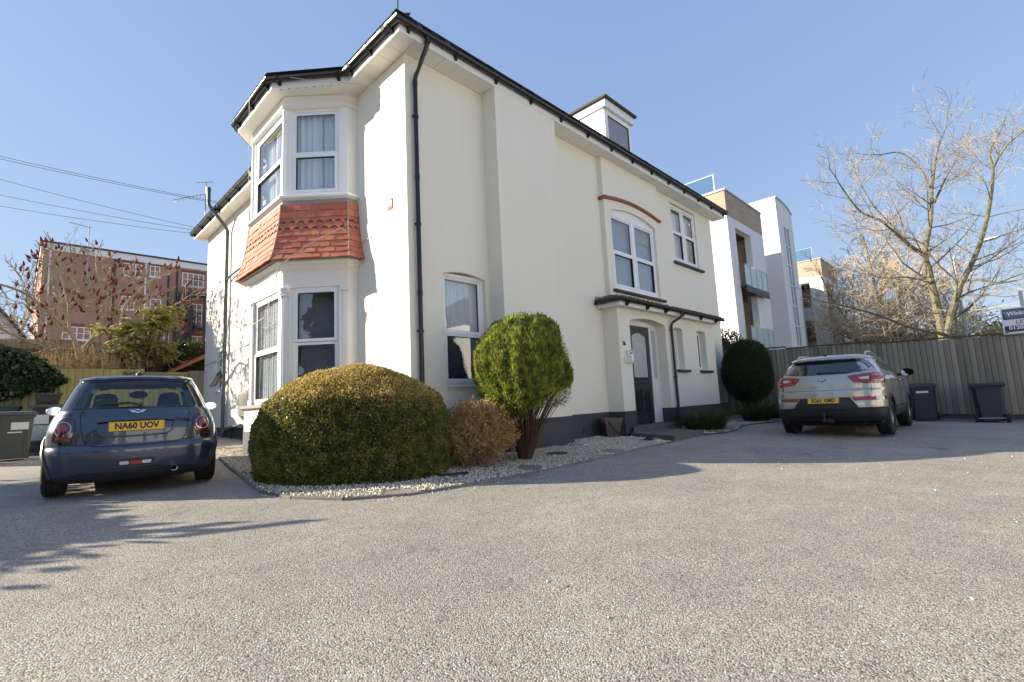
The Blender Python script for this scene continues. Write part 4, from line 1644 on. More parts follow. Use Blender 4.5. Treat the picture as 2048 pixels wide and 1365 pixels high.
def build_apartments():
    X0, Y0 = 24.83, 8.84
    t = thing('apartment_block', 'white and tan brick apartment block with glass balconies rising beyond the fence beside the house', 'apartment block', (X0, Y0, 0), 'apartment blocks beyond the fence')
    F = Fr((0, Y0), (1, 0), (0, -1))
    L = Fr((X0, 0), (0, 1), (-1, 0))
    m = MB()
    m.box(X0 + .0, Y0 + .0, 9.76, X0 + 5.3, Y0 + 6.2, 11.05)
    m.build('brick_parapet', TANB, t)
    m = MB()
    m.box(X0 - .06, Y0 - .06, 11.05, X0 + 5.36, Y0 + 6.26, 11.13)
    m.build('coping', STEEL, t)
    for x0, x1 in ((X0 + .01, X0 + .98), (X0 + 3.2, X0 + 5.3)):
        m = MB()
        m.box(x0, Y0 + .01, -1, x1, Y0 + (.95 if x0 < X0 + 1 else .34), 9.755)
        m.build('column', APTW, t)
    m = MB()
    m.box(X0 + .012, Y0 + 4.2, -1, X0 + .98, Y0 + 6.2, 9.755)
    m.build('column', APTW, t)
    m = MB()
    m.box(X0 + .985, Y0 + .012, 9.3, X0 + 3.195, Y0 + .34, 9.755)
    m.build('beam', APTW, t)
    m = MB()
    m.box(X0 + .014, Y0 + .955, 9.3, X0 + .34, Y0 + 4.195, 9.755)
    m.box(X0 + .35, Y0 + .96, 9.3, X0 + .98, Y0 + 4.19, 9.31)
    m.build('beam', APTW, t)
    m = MB()
    m.box(X0 + .985, Y0 + .345, 9.32, X0 + 5.29, Y0 + 6, 9.36)
    m.build('timber_soffit', WOODS, t)
    # set-back walls
    m = MB()
    m.box(X0 + 3.6, Y0 + .345, -1, X0 + 5.29, Y0 + 6.2, 9.3)
    m.box(X0 + .99, Y0 + 2.6, -1, X0 + 3.59, Y0 + 6.2, 9.3)
    w = m.build('set_back_wall', TANB, t)
    FB_ = Fr((0, Y0 + 2.6), (1, 0), (0, -1))
    for z in (.3, 3.35, 6.4):
        far_window(FB_, X0 + 1.2, X0 + 2.5, z, z + 2.2, t, 2, 1, fw=.07)
    # balcony floors with steel edges
    for z in (2.78, 5.98):
        m = MB()
        m.box(X0 + .02, Y0 + .02, z, X0 + 3.19, Y0 + 3.59, z + .12)
        m.build('balcony_floor', WOODS, t)
        m = MB()
        m.box(X0 + .9, Y0 - .30, z - .12, X0 + 4.3, Y0 - .22, z + .22)
        m.box(X0 + .9, Y0 - .22, z + .12, X0 + 4.3, Y0 + .0, z + .2)
        m.box(X0 + .985, Y0 + .5, z - .3, X0 + 3.19, Y0 + .62, z - .02)
        m.build('steel_edge', DSTEEL, t)
        m = MB()
        m.box(X0 - .06, Y0 + .955, z - .12, X0 + .0, Y0 + 4.19, z + .22)
        m.build('steel_edge', DSTEEL, t)
        for i in range(4):
            a = X0 + .95 + i * .83
            m = MB()
            m.box(a + .03, Y0 - .255, z + .26, a + .80, Y0 - .24, z + 1.28)
            m.build('glass_panel', FROST, t)
        for i in range(5):
            a = X0 + .95 + i * .83
            m = MB()
            m.box(a - .02, Y0 - .285, z + .2, a + .02, Y0 - .255, z + 1.32)
            m.build('post', STEEL, t)
        m = MB()
        m.box(X0 + .92, Y0 - .28, z + 1.30, X0 + 4.3, Y0 - .24, z + 1.335)
        m.build('handrail', STEEL, t)
        for i in range(3):
            b = Y0 + .98 + i * 1.07
            m = MB()
            m.box(X0 + .03, b + .03, z + .26, X0 + .045, b + 1.03, z + 1.28)
            m.build('glass_panel', FROST, t)
            m = MB()
            m.box(X0 + .0, b - .02, z + .2, X0 + .03, b + .02, z + 1.32)
            m.build('post', STEEL, t)
        m = MB()
        m.box(X0 + .0, Y0 + .96, z + 1.30, X0 + .06, Y0 + 4.19, z + 1.35)
        m.build('handrail', STEEL, t)
    # roof terrace balustrade
    for i in range(3):
        m = MB()
        m.box(X0 + .3, Y0 + .6 + i * 1.6, 11.13, X0 + .32, Y0 + 2.15 + i * 1.6, 12.15)
        m.build('glass_panel', ROOFGL, t)
        m = MB()
        m.box(X0 + .28, Y0 + .56 + i * 1.6, 11.13, X0 + .34, Y0 + .6 + i * 1.6, 12.2)
        m.build('post', STEEL, t)
    m = MB()
    m.box(X0 + .29, Y0 + .56, 12.15, X0 + .33, Y0 + 5.4, 12.18)
    m.build('handrail', STEEL, t)
    c = copy_tree(t)
    c.location = (X0 + 19.7, Y0 + .25, 0)
    c['label'] = 'smaller looking white and tan brick apartment block half hidden by bare trees past the tower'
    # stair tower
    s = thing('stair_tower', 'tall white rendered stair tower with a strip of glazing between the apartment blocks', 'tower', (33.3, Y0, 0))
    X1, X2 = 33.33, 36.6
    m = MB()
    top = [(X1, 12.98), (X1 + .8, 13.02), (X1 + 1.7, 12.98), (X1 + 2.5, 12.85), (X2, 12.6)]
    poly = [(X1, -1)] + top + [(X2, -1)]
    m.prism(list(reversed(poly)), F, -7, .0)
    m.build('tower_wall', APTW, s)
    m = MB()
    m.prism([(a, b) for a, b in top] + [(a, b + .1) for a, b in reversed(top)], F, -7.05, .06)
    m.build('coping', STEEL, s)
    far_window(F, 34.15, 35.45, 2.2, 11.35, s, 2, 7, d=.04, fw=.09)
    m = MB()
    m.box(X0 + 5.3, Y0 + 1.6, -1, X1, Y0 + 6, 9.2)
    m.box(X2, Y0 + 1.8, -1, X0 + 19.7, Y0 + 6, 9.2)
    m.build('link_wall', APTW, s)


build_apartments()


def build_brick_flats():
    Y0, X0, zt = 45.0, .89, 13.24
    t = thing('brick_flats', 'long red brick block of flats with white windows and a black fire escape', 'flats', (X0, Y0, 0))
    F = Fr((0, Y0), (1, 0), (0, -1))
    L = Fr((X0, 0), (0, 1), (-1, 0))
    m = MB()
    m.box(X0, Y0, -2, 22, Y0 + 26, zt - .55)
    m.build('wall', REDB, t)
    m = MB()
    m.box(X0 - .12, Y0 - .12, zt - .55, 22.1, Y0 + 26.1, zt - .08)
    m.build('white_fascia', WHT, t)
    m = MB()
    m.box(X0 - .2, Y0 - .2, zt - .08, 22.2, Y0 + 26.2, zt + .04)
    m.build('roof_edge', mat('roof_felt', (.10, .055, .06), .9), t)
    wins = [(5.2, 6.3, 11.55, 12.5, 3), (6.8, 7.45, 11.7, 12.55, 2), (8.9, 10.4, 11.3, 12.35, 4), (5.2, 6.3, 9.0, 10.0, 3), (6.9, 7.6, 9.1, 10.0, 2),
            (2.1, 3.6, 6.6, 7.5, 4), (5.2, 6.9, 6.6, 7.5, 4), (7.6, 8.2, 6.6, 7.4, 2), (9.2, 10.5, 6.2, 7.3, 3), (12, 13.3, 11.4, 12.4, 3), (12, 13.3, 9, 10, 3)]
    for a, b, c, d, n in wins:
        far_window(F, a, b, c, d, t, n, 2)
        m = MB()
        m.fbox(F, a - .06, b + .06, c - .1, c, 0, .09)
        m.build('sill', WHT, t)
        m = MB()
        m.fbox(F, a - .1, b + .1, d, d + .22, 0, .015)
        m.build('lintel', mat('brick_lintel', (.24, .09, .06), .9) if 'brick_lintel' not in bpy.data.materials else bpy.data.materials['brick_lintel'], t)
    far_window(F, 9.55, 10.35, 8.02, 9.9, t, 2, 4)
    for a, b, c, d in ((47.2, 48.4, 11.3, 12.4), (47.2, 48.4, 8.6, 9.8), (51, 52.2, 11.3, 12.4)):
        far_window(L, a, b, c, d, t, 2, 2)
    for x, mt in ((1.25, WHT), (4.7, DSTEEL), (6.55, WHT), (8.0, DSTEEL), (8.55, DSTEEL)):
        m = MB()
        m.tube([(x, Y0 - .1, zt - .6), (x, Y0 - .1, 0)], .055, 6)
        m.build('downpipe', mt, t)
    # fire escape
    e = thing('fire_escape', 'black iron fire escape zigzagging down the brick flats', 'fire escape', (9.5, Y0 - 1, 3))
    def platform(x0, x1, z):
        m = MB()
        m.box(x0, Y0 - 1.3, z - .14, x1, Y0 - .1, z)
        m.build('landing', DSTEEL, e)
        m = MB()
        m.tube([(x0, Y0 - 1.3, z + 1.05), (x1, Y0 - 1.3, z + 1.05)], .03, 4)
        n = int((x1 - x0) / .16)
        for i in range(n + 1):
            x = x0 + (x1 - x0) * i / n
            m.tube([(x, Y0 - 1.3, z), (x, Y0 - 1.3, z + 1.05)], .016 if i % 6 else .03, 3)
        m.build('railing', DSTEEL, e)
    def flight(xa, za, xb, zb):
        for k in (-1.25, -.35):
            m = MB()
            m.tube([(xa, Y0 + k, za - .1), (xb, Y0 + k, zb - .1)], .08, 4)
            m.tube([(xa, Y0 + k, za + .95), (xb, Y0 + k, zb + .95)], .03, 4)
            for i in range(9):
                s_ = i / 8
                x, z = xa + (xb - xa) * s_, za + (zb - za) * s_
                m.tube([(x, Y0 + k, z), (x, Y0 + k, z + .95)], .016, 3)
            m.build('stringer', DSTEEL, e)
        n = 12
        for i in range(n):
            s_ = (i + .5) / n
            x, z = xa + (xb - xa) * s_, za + (zb - za) * s_
            m = MB()
            m.box(x - .13, Y0 - 1.25, z - .03, x + .13, Y0 - .35, z)
            m.build('step', DSTEEL, e)
    platform(9.3, 11.5, 10.55)
    flight(9.3, 10.55, 8.6, 9.3)
    platform(8.2, 8.7, 9.3)
    flight(8.5, 9.2, 9.75, 7.9)
    platform(9.75, 11.5, 7.9)
    flight(9.75, 7.8, 8.6, 6.4)
    platform(7.8, 8.7, 6.4)
    for x in (8.25, 9.35, 10.2):
        m = MB()
        m.tube([(x, Y0 - 1.28, 0), (x, Y0 - 1.28, 10.4 if x > 9 else 9.2)], .07, 4)
        m.build('post', DSTEEL, e)
    a = thing('tv_aerial', 'tall thin television aerial on a mast above the brick flats roof', 'aerial', (3.18, Y0 - .2, 10.8))
    m = MB()
    m.tube([(3.2, Y0 - .2, 10.6), (3.15, Y0 - .2, 14.85)], .03, 5)
    m.build('mast', STEEL, a)
    m = MB()
    m.tube([(2.1, Y0 - .2, 14.82), (3.3, Y0 - .2, 14.66)], .022, 4)
    for i in range(8):
        x = 2.15 + i * .14
        m.tube([(x, Y0 - .4, 14.8 - i * .018), (x, Y0 + .0, 14.8 - i * .018)], .012, 3)
    m.build('boom', STEEL, a)


build_brick_flats()


def build_left_back():
    # white gabled house at the far left edge
    t = thing('white_house', 'white gabled house at the far left behind the ivy', 'house', (-1.6, 24, 0))
    m = MB()
    m.box(-3.3, 24, 0, .0, 25.4, 3.6)
    m.add([(-3.3, 24, 3.6), (.0, 24, 4.1), (.0, 25.4, 4.1), (-3.3, 25.4, 3.6), (-1.7, 24, 6.4), (-1.7, 25.4, 6.4), (.0, 24, 3.6), (.0, 25.4, 3.6)], [(0, 6, 1, 4), (1, 6, 7, 2), (3, 2, 5)])
    m.build('wall', APTW, t)
    m = MB()
    m.add([(-1.7, 23.8, 6.55), (.22, 23.8, 3.95), (.22, 25.6, 3.95), (-1.7, 25.6, 6.55), (-1.7, 23.8, 6.42), (.22, 23.8, 3.82), (.22, 25.6, 3.82), (-1.7, 25.6, 6.42)], [(0, 1, 2, 3), (0, 4, 5, 1), (1, 5, 6, 2), (4, 7, 6, 5)])
    m.add([(-1.7, 23.8, 6.55), (-3.5, 23.8, 3.9), (-3.5, 25.6, 3.9), (-1.7, 25.6, 6.55)], [(0, 3, 2, 1)])
    m.build('roof', SLATE, t)
    m = MB()
    m.tube([(.05, 23.93, 3.9), (.05, 23.93, 1)], .05, 6)
    m.build('downpipe', BLACKP, t)
    # low outbuilding with a tiled lean-to roof behind the gate
    t = thing('outbuilding', 'small rendered outbuilding with a red tiled sloping roof behind the gate', 'outbuilding', (4.4, 19, 0))
    m = MB()
    m.box(3.75, 19.0, .2, 7, 22, 2.3)
    m.build('wall', RENDER, t)
    bx = MB().box(0, 0, 0, 1, 1, 1).mesh('roof_tile', TILE)
    m = MB()
    m.add([(3.45, 18.8, 2.34), (3.45, 22, 2.34), (6.6, 22, 4.1), (6.6, 18.8, 4.1), (3.45, 18.8, 2.26), (3.45, 22, 2.26), (6.6, 22, 4.0), (6.6, 18.8, 4.0)], [(0, 3, 2, 1), (4, 5, 6, 7), (0, 4, 7, 3), (0, 1, 5, 4)])
    m.build('roof', TILE, t)
    d = V((3.15, 0, 1.76)).normalized()
    n = V((-d.z, 0, d.x))
    for i in range(12):
        o = V((3.44, 18.78, 2.345)) + d * (.22 * i) + n * .01
        for k in range(5):
            inst('roof_tile', bx, t, ax(o + V((0, .18 * k, 0)), d * .26, V((0, .175, 0)), n * .016 - d * .0))
    m = MB()
    m.tube([(3.40, 18.75, 2.28), (3.40, 22, 2.28)], .055, 8)
    m.build('gutter', BLACKP, t)
    m = MB()
    m.box(3.46, 18.78, 2.12, 3.49, 22, 2.3)
    m.box(3.46, 18.8, 2.1, 3.8, 18.83, 2.3)
    m.build('fascia', WPAINT, t)


build_left_back()

# ------------------------------------------------------------------ fences
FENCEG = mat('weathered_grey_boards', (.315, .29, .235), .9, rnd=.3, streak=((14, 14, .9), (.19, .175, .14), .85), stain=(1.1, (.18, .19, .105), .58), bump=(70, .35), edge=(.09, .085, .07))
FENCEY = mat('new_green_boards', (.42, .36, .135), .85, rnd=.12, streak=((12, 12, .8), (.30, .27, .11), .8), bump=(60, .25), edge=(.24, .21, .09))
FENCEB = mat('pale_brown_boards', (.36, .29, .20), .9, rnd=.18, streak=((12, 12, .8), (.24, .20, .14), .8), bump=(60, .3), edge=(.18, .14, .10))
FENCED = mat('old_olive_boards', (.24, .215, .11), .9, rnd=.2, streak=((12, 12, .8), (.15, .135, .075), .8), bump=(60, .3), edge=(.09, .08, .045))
UNIT = MB().box(0, 0, 0, 1, 1, 1)


def feather(mb=None):
    """A feather-edged board: thin on one side; unit width (x), unit height (z)."""
    m = MB()
    m.add([(0, 0, 0), (1, 0, 0), (1, 1, 0), (0, .35, 0), (0, 0, 1), (1, 0, 1), (1, 1, 1), (0, .35, 1)], [(0, 3, 2, 1), (4, 5, 6, 7), (0, 1, 5, 4), (1, 2, 6, 5), (2, 3, 7, 6), (3, 0, 4, 7)])
    return m


def board_fence(t, a, b, z0f, z1f, step, m, th=.03, lap=.02, jit=.003):
    """Upright boards from a to b (plan), each an object; n is the side one sees."""
    a, b = V(a), V(b)
    d = (b - a).normalized()
    n = V((d.y, -d.x))
    L = (b - a).length
    me = feather().mesh('fence_board', m)
    u = 0.0
    while u < L - .02:
        w = min(step, L - u)
        p = a + d * u
        x, y = p.x, p.y
        zb, zt = z0f(x, y), z1f(x, y)
        mx = ax((x + n.x * R.uniform(0, .004), y + n.y * R.uniform(0, .004), zb), (d.x * (w + lap), d.y * (w + lap), 0), (n.x * th, n.y * th, 0), (0, 0, zt - zb + R.gauss(0, .005)))
        mx = mx @ Matrix.Identity(4)
        rot = Matrix.Translation(V((x, y, zb))) @ Matrix.Rotation(R.gauss(0, jit), 4, V((n.x, n.y, 0))) @ Matrix.Rotation(R.gauss(0, .02), 4, 'Z') @ Matrix.Translation(V((-x, -y, -zb)))
        mx = rot @ mx
        inst('fence_board', me, t, mx)
        u += step
    return d, n, L


def build_fences():
    # right-hand boundary
    X = 17.0
    t = thing('boundary_fence', 'tall weathered grey close-boarded fence behind the silver car and the black bins', 'fence', (X, 3, 0))
    zt = lambda x, y: 1.86 + (y + .5) * .047
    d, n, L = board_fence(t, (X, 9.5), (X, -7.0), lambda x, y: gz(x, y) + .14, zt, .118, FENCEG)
    bx = MB().box(0, 0, 0, 1, 1, 1)
    capm = bx.mesh('capping_rail', FENCEG)
    y = 9.5
    while y > -7:
        y2 = y - 2.4
        z, z2 = zt(X, y), zt(X, y2)
        inst('capping_rail', capm, t, ax((X - .045, y, z + .0), (.10, 0, 0), (0, -2.395, z2 - z), (0, 0, .035)))
        inst('gravel_board', capm, t, ax((X - .01, y, gz(X, y) - .06), (.035, 0, 0), (0, -2.395, gz(X, y2) - gz(X, y)), (0, 0, .20)))
        inst('rail', capm, t, ax((X + .02, y, z - .9), (.05, 0, 0), (0, -2.395, z2 - z), (0, 0, .08)))
        inst('post', capm, t, ax((X + .02, y - .06, -.3), (.1, 0, 0), (0, .1, 0), (0, 0, z + .30)))
        y = y2
    k = thing('fence_kerb', 'thin concrete edging along the foot of the grey fence', 'edging', (16.8, 1, -.1))
    m = MB()
    m.hexa([(16.74, 9, gz(16.8, 9) - .1), (16.86, 9, gz(16.8, 9) - .1), (16.86, -7, gz(16.8, -7) - .1), (16.74, -7, gz(16.8, -7) - .1), (16.74, 9, gz(16.8, 9) + .03), (16.86, 9, gz(16.8, 9) + .035), (16.86, -7, gz(16.8, -7) + .035), (16.74, -7, gz(16.8, -7) + .03)])
    m.build('edging_stone', KERBM, k)
    # new green-yellow boards with the gate, between house and ivy
    g = lambda x, y: gz(x, y)
    t = thing('new_board_fence', 'fresh yellow green board fence behind the blue hatchback', 'fence', (1.8, 18, .3))
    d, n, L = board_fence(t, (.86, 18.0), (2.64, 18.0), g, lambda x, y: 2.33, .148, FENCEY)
    for x in (.83, 2.66):
        m = MB()
        m.box(x - .05, 18.03, .1, x + .05, 18.13, 2.36)
        m.build('post', FENCEY, t)
    t2 = thing('side_gate', 'yellow green boarded side gate with a top rail, beside the house corner', 'gate', (3.2, 18, .3))
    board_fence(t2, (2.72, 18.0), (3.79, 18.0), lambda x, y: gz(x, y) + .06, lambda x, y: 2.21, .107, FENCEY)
    m = MB()
    m.box(2.70, 17.94, 2.20, 3.81, 18.05, 2.26)
    m.build('top_rail', FENCEY, t2)
    t3 = thing('board_panel', 'short tan board panel between the side gate and the house corner', 'fence', (4.0, 18, .3))
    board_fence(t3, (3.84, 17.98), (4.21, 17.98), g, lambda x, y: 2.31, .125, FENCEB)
    m = MB()
    m.box(3.815, 18.02, .1, 3.90, 18.1, 2.3)
    m.build('post', FENCEB, t3)
    sg = thing('flat_sign', 'small dark lettered name board fixed at the top of the yellow green fence', 'sign', (2.38, 17.96, 2.1))
    m = MB()
    m.box(2.18, 17.945, 2.12, 2.60, 17.97, 2.30)
    m.build('board', mat('sign_olive', (.20, .19, .05), .6), sg)
    text('lettering', 'FLAT 3', .12, PLATEK_, sg, ax((2.39, 17.944, 2.21), (1, 0, 0), (0, 0, 1), (0, -1, 0)), .002, bold=.004)
    # old dark fence under the ivy
    t = thing('ivy_fence', 'old dark olive board fence half buried under ivy', 'fence', (-.6, 18, .3))
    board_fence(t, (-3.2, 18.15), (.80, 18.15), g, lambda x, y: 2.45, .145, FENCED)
    m = MB()
    m.box(-3.2, 18.1, 2.02, .8, 18.14, 2.1)
    m.build('rail', FENCED, t)
    # pale fence one garden further back
    t = thing('rear_fence', 'pale brown board fence with a rail standing behind the red-coned tree', 'fence', (2, 20.5, .4))
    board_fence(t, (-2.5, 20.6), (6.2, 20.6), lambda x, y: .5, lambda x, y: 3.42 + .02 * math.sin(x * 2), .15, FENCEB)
    for z in (2.78, 3.05):
        m = MB()
        m.box(-2.5, 20.5, z, 6.2, 20.57, z + .09)
        m.build('rail', FENCED, t)


PLATEK_ = mat('sign_lettering_black', (.01, .01, .01), .5)
build_fences()


# ------------------------------------------------------------------ foliage
def unit(a):
    return a / np.maximum(1e-9, np.linalg.norm(a, axis=-1, keepdims=True))


def cards(name, P, D, S, L, W, m, parent=None, mid=.45, bend=None):
    """Leaf-shaped quads: base, widest point, tip."""
    n = len(P)
    L = np.broadcast_to(L, (n,))[:, None]
    W = np.broadcast_to(W, (n,))[:, None]
    up = np.cross(D, S) * (0 if bend is None else bend) * L
    v = np.stack([P, P + D * L * mid + S * W * .5 + up, P + D * L, P + D * L * mid - S * W * .5 + up], 1).reshape(-1, 3)
    f = np.arange(4 * n).reshape(-1, 4)
    if parent is not None:
        v = v - np.array(OFF[parent])[None]
    return link(name, np_mesh(name, v, f, m), parent)


def rand_side(D):
    r = NR.normal(0, 1, D.shape)
    return unit(np.cross(D, r))


def lumps(p, k, seed=0.0):
    return (np.sin(p[:, 0] * k + seed + 1.7 * np.sin(p[:, 1] * k * .7)) * np.cos(p[:, 1] * k * 1.1 + seed) + np.sin(p[:, 2] * k * 1.3 + p[:, 0] * k * .5 + seed)) * .5


def blob(n, c, abc, ex, jitter, k=5, seed=0.0, amp=.06, zmin=None, rot=0.0, depth=.12):
    """Points near the skin of a superquadric with lumps; returns points and outward normals."""
    d = unit(NR.normal(0, 1, (n, 3)))
    r = (np.abs(d) ** ex).sum(1) ** (-1.0 / ex)
    q = d * r[:, None]
    nr = np.sign(d) * np.abs(d) ** (ex - 1)
    abc = np.array(abc)
    p = q * abc
    nr = unit(nr / abc)
    s = 1 + amp * lumps(q * 1.0, k, seed) - depth * NR.uniform(0, 1, n) ** 2 + NR.normal(0, jitter, n)
    p = p * s[:, None]
    if rot:
        ca, sa = math.cos(rot), math.sin(rot)
        M = np.array([[ca, -sa, 0], [sa, ca, 0], [0, 0, 1]])
        p, nr = p @ M.T, nr @ M.T
    p = p + np.array(c)
    if zmin is not None:
        k_ = p[:, 2] > zmin
        p, nr = p[k_], nr[k_]
    return p, nr


def core(name, c, abc, ex, m, parent, rot=0.0, zmin=None, seed=0.0, amp=.05, k=5):
    """A closed twiggy inside, a little smaller than the leaf skin."""
    nu, nv = 28, 16
    vs, fs = [], []
    for j in range(nv + 1):
        b = -PI / 2 + PI * j / nv
        for i in range(nu):
            a = 2 * PI * i / nu
            d = np.array([math.cos(b) * math.cos(a), math.cos(b) * math.sin(a), math.sin(b)])
            r = (np.abs(d) ** ex).sum() ** (-1 / ex)
            q = d * r
            p = q * np.array(abc) * (1 + amp * lumps(q[None], k, seed)[0])
            if rot:
                p = np.array([p[0] * math.cos(rot) - p[1] * math.sin(rot), p[0] * math.sin(rot) + p[1] * math.cos(rot), p[2]])
            p = p + np.array(c)
            if zmin is not None:
                p[2] = max(p[2], zmin)
            vs.append(tuple(p))
    for j in range(nv):
        for i in range(nu):
            fs.append((j * nu + i, j * nu + (i + 1) % nu, (j + 1) * nu + (i + 1) % nu, (j + 1) * nu + i))
    return MB().add(vs, fs).build(name, m, parent)


BARKD = mat('dark_bark', (.055, .042, .032), .95, var=(18, (.09, .07, .055), .8), bump=(40, .8))
BARKG = mat('grey_green_bark', (.20, .175, .125), .9, var=(5, (.12, .125, .07), .8), bump=(30, .7))
TWIGT = mat('reddish_twigs', (.31, .26, .195), .9, isl=.25)
TWIGP = mat('pale_tan_twigs', (.52, .39, .22), .9, isl=.3)
STEMR = mat('red_brown_stems', (.115, .065, .042), .9, var=(20, (.07, .035, .025), .8))
TWIGI = mat('shrub_inside_twigs', (.045, .032, .02), .95)
BOX = leaf_mat('box_leaves', (.085, .115, .03), (.25, .26, .07), .35, .32, .55, .6, 8.0)
SUNBRONZE = leaf_mat('sunlit_bronze_leaves', (.44, .32, .10), (.62, .47, .19), .35, .5, .3, .4, 7.0)  # golden leaf colour stands in for sunlight on the hedge top
YEWL = leaf_mat('cypress_sprays', (.075, .125, .02), (.36, .38, .065), .4, .5, .4, .4, 9.0)
DARKL = leaf_mat('dark_bush_leaves', (.020, .034, .012), (.045, .062, .02), .2, .5, .35)
LAUR = leaf_mat('laurel_leaves', (.030, .055, .018), (.075, .115, .03), .25, .25, .35, .6)
IVY = leaf_mat('ivy_leaves', (.014, .035, .012), (.035, .07, .022), .2, .3, .4, .5)
GOLD = leaf_mat('yellow_bud_leaves', (.50, .38, .06), (.52, .27, .12), .35, .6, .3)
FERN = leaf_mat('feathery_leaves', (.30, .33, .085), (.46, .38, .12), .45, .55, .3)
BLADE = leaf_mat('grassy_blades', (.055, .085, .02), (.12, .14, .04), .3, .45, .35)
STRAP = leaf_mat('strap_leaves', (.030, .060, .015), (.08, .12, .03), .3, .35, .3)
PINEL = leaf_mat('evergreen_leaves', (.030, .050, .022), (.075, .09, .035), .2, .6, .35)
TANL = leaf_mat('dry_tan_leaves', (.26, .17, .07), (.34, .25, .12), .3, .7, .3)


def build_bushes():
    # clipped box dome in front of the bay
    t = thing('clipped_hedge', 'large clipped dome of small-leaved hedge in front of the house corner', 'hedge', (3.3, 6.3, -.05))
    c, abc, rot = (3.30, 6.28, .40), (1.28, .92, .97), -PI / 4
    RIM, DOME = .98, .46

    def hedge_pts(n, shrink=1.0, deep=.07):
        """Clipped sides with a soft rim and a low dome; points and normals in the hedge's own frame."""
        a = NR.uniform(0, 2 * PI, n)
        top = NR.uniform(0, 1, n) < .40
        rho = np.sqrt(NR.uniform(0, 1, n))
        z = np.where(top, RIM + DOME * (1 - rho ** 2.0), NR.uniform(-.05, RIM, n))
        side = 1 - .05 * ((z - .48) / .5) ** 2 * (z < .48) - .115 * np.clip((z - .40) / .58, 0, 1) ** 1.9
        k = np.where(top, rho * .885, side)
        ex = (np.abs(np.cos(a)) ** 2.5 + np.abs(np.sin(a)) ** 2.5) ** (-1 / 2.5)
        x, y = k * ex * np.cos(a) * abc[0], k * ex * np.sin(a) * abc[1]
        sl = 2.2 * DOME * rho
        nx, ny = np.cos(a) / abc[0], np.sin(a) / abc[1]
        ln = np.hypot(nx, ny)
        nn = np.stack([np.where(top, sl * nx, nx / ln), np.where(top, sl * ny, ny / ln), np.where(top, 1.0, .05)], 1)
        nn = unit(nn)
        P = np.stack([x, y, z], 1)
        P = P + nn * (.030 * lumps(P, 5.0, 1.0) + .016 * lumps(P, 16.0, 3.0) - deep * NR.uniform(0, 1, n) ** 2 + NR.normal(0, .006, n))[:, None]
        P[:, :2] *= shrink
        ca, sa = math.cos(rot), math.sin(rot)
        M = np.array([[ca, -sa, 0], [sa, ca, 0], [0, 0, 1]])
        return P @ M.T + np.array([c[0], c[1], 0]), nn @ M.T

    core('twigs', c, (1.12, .78, .92), 2.5, TWIGI, t, rot, -.04, 1.0, .03)
    P, Nn = hedge_pts(210000)
    D = unit(Nn * .7 + NR.normal(0, .6, P.shape) + np.array([0, 0, .25]))
    S, Ls, Ws = rand_side(D), NR.uniform(.020, .036, len(P)), NR.uniform(.012, .020, len(P))
    fresh = NR.uniform(0, 1, len(P)) < np.clip(.85 * np.clip((P[:, 2] + .10 * lumps(P, 6.0, 2.0) - .80) / .32, 0, 1) + .05, 0, .85)  # golden share grows with height, painting the dome as sunlit
    for nm, k_, mt in (('leaves', ~fresh, BOX), ('sunlit_leaves', fresh, SUNBRONZE)):
        cards(nm, P[k_], D[k_], S[k_], Ls[k_], Ws[k_], mt, t)
    P, Nn = hedge_pts(420, 1.0, 0)
    m = MB()
    Q = []
    for p, nn in zip(P[::3], Nn[::3]):
        d = V(nn) + V((R.gauss(0, .4), R.gauss(0, .4), .4))
        e = V(p) + d.normalized() * R.uniform(.02, .07)
        m.tube([V(p) - d * .04, e], [.002, .001], 3, cap=False)
        for k in range(5):
            Q.append(V(p).lerp(e, R.uniform(.2, 1.1)))
    m.build('shoots', STEMR, t)
    Q = np.array([tuple(q) for q in Q])
    D = unit(NR.normal(0, 1, Q.shape) + np.array([0, 0, .6]))
    cards('shoot_leaves', Q, D, rand_side(D), .022, .012, BOX, t)
    # cypress lollipop on a fan of stems
    t = thing('topiary_cypress', 'bright green cypress clipped to a ball on a fan of bare brown stems', 'shrub', (5.52, 5.26, -.05))
    c = (5.50, 5.22, 1.33)
    abc = (.67, .64, .79)
    core('twigs', (c[0], c[1], c[2] + .06), (.57, .54, .62), 2.25, TWIGI, t, 0, .6, 2.0)
    P, Nn = blob(105000, c, abc, 2.5, .012, 4, 2.0, .09, .40, 0, .16)
    cl = lumps(P * np.array([1, 1, .4]), 14.0, 1.0)
    P = P + Nn * (.065 * cl)[:, None]
    low = (P[:, 2] < .95) & (NR.uniform(0, 1, len(P)) > (P[:, 2] - .42 + .25 * (P[:, 1] - c[1])) / .5)
    rr = (P[:, 0] - c[0]) * .71 - (P[:, 1] - c[1]) * .71
    low |= P[:, 2] < .66 + .42 * np.clip(rr / .55, 0, 1) + NR.normal(0, .05, len(P))
    P, Nn = P[~low], Nn[~low]
    D = unit(Nn * .55 + NR.normal(0, .22, P.shape) + np.array([0, 0, .95]))
    Ls = NR.uniform(.05, .13, len(P))
    P = P - D * Ls[:, None] * .5
    S = unit(np.cross(D, Nn) + NR.normal(0, .35, P.shape))
    k_ = NR.uniform(0, 1, len(P)) < np.clip(.60 + .75 * cl[~low], .12, 1)
    P, D, S, Ls = P[k_], D[k_], S[k_], Ls[k_]
    cards('leaves', P, D, S, Ls, NR.uniform(.012, .026, len(P)), YEWL, t, .6)
    # thin side sprays give the feathered outline
    P, Nn = blob(24000, c, (abc[0] * 1.0, abc[1] * 1.0, abc[2] * 1.0), 2.5, .03, 4, 2.0, .09, .75, 0, .05)
    P = P + Nn * (.05 * lumps(P * np.array([1, 1, .35]), 19.0, 1.0))[:, None]
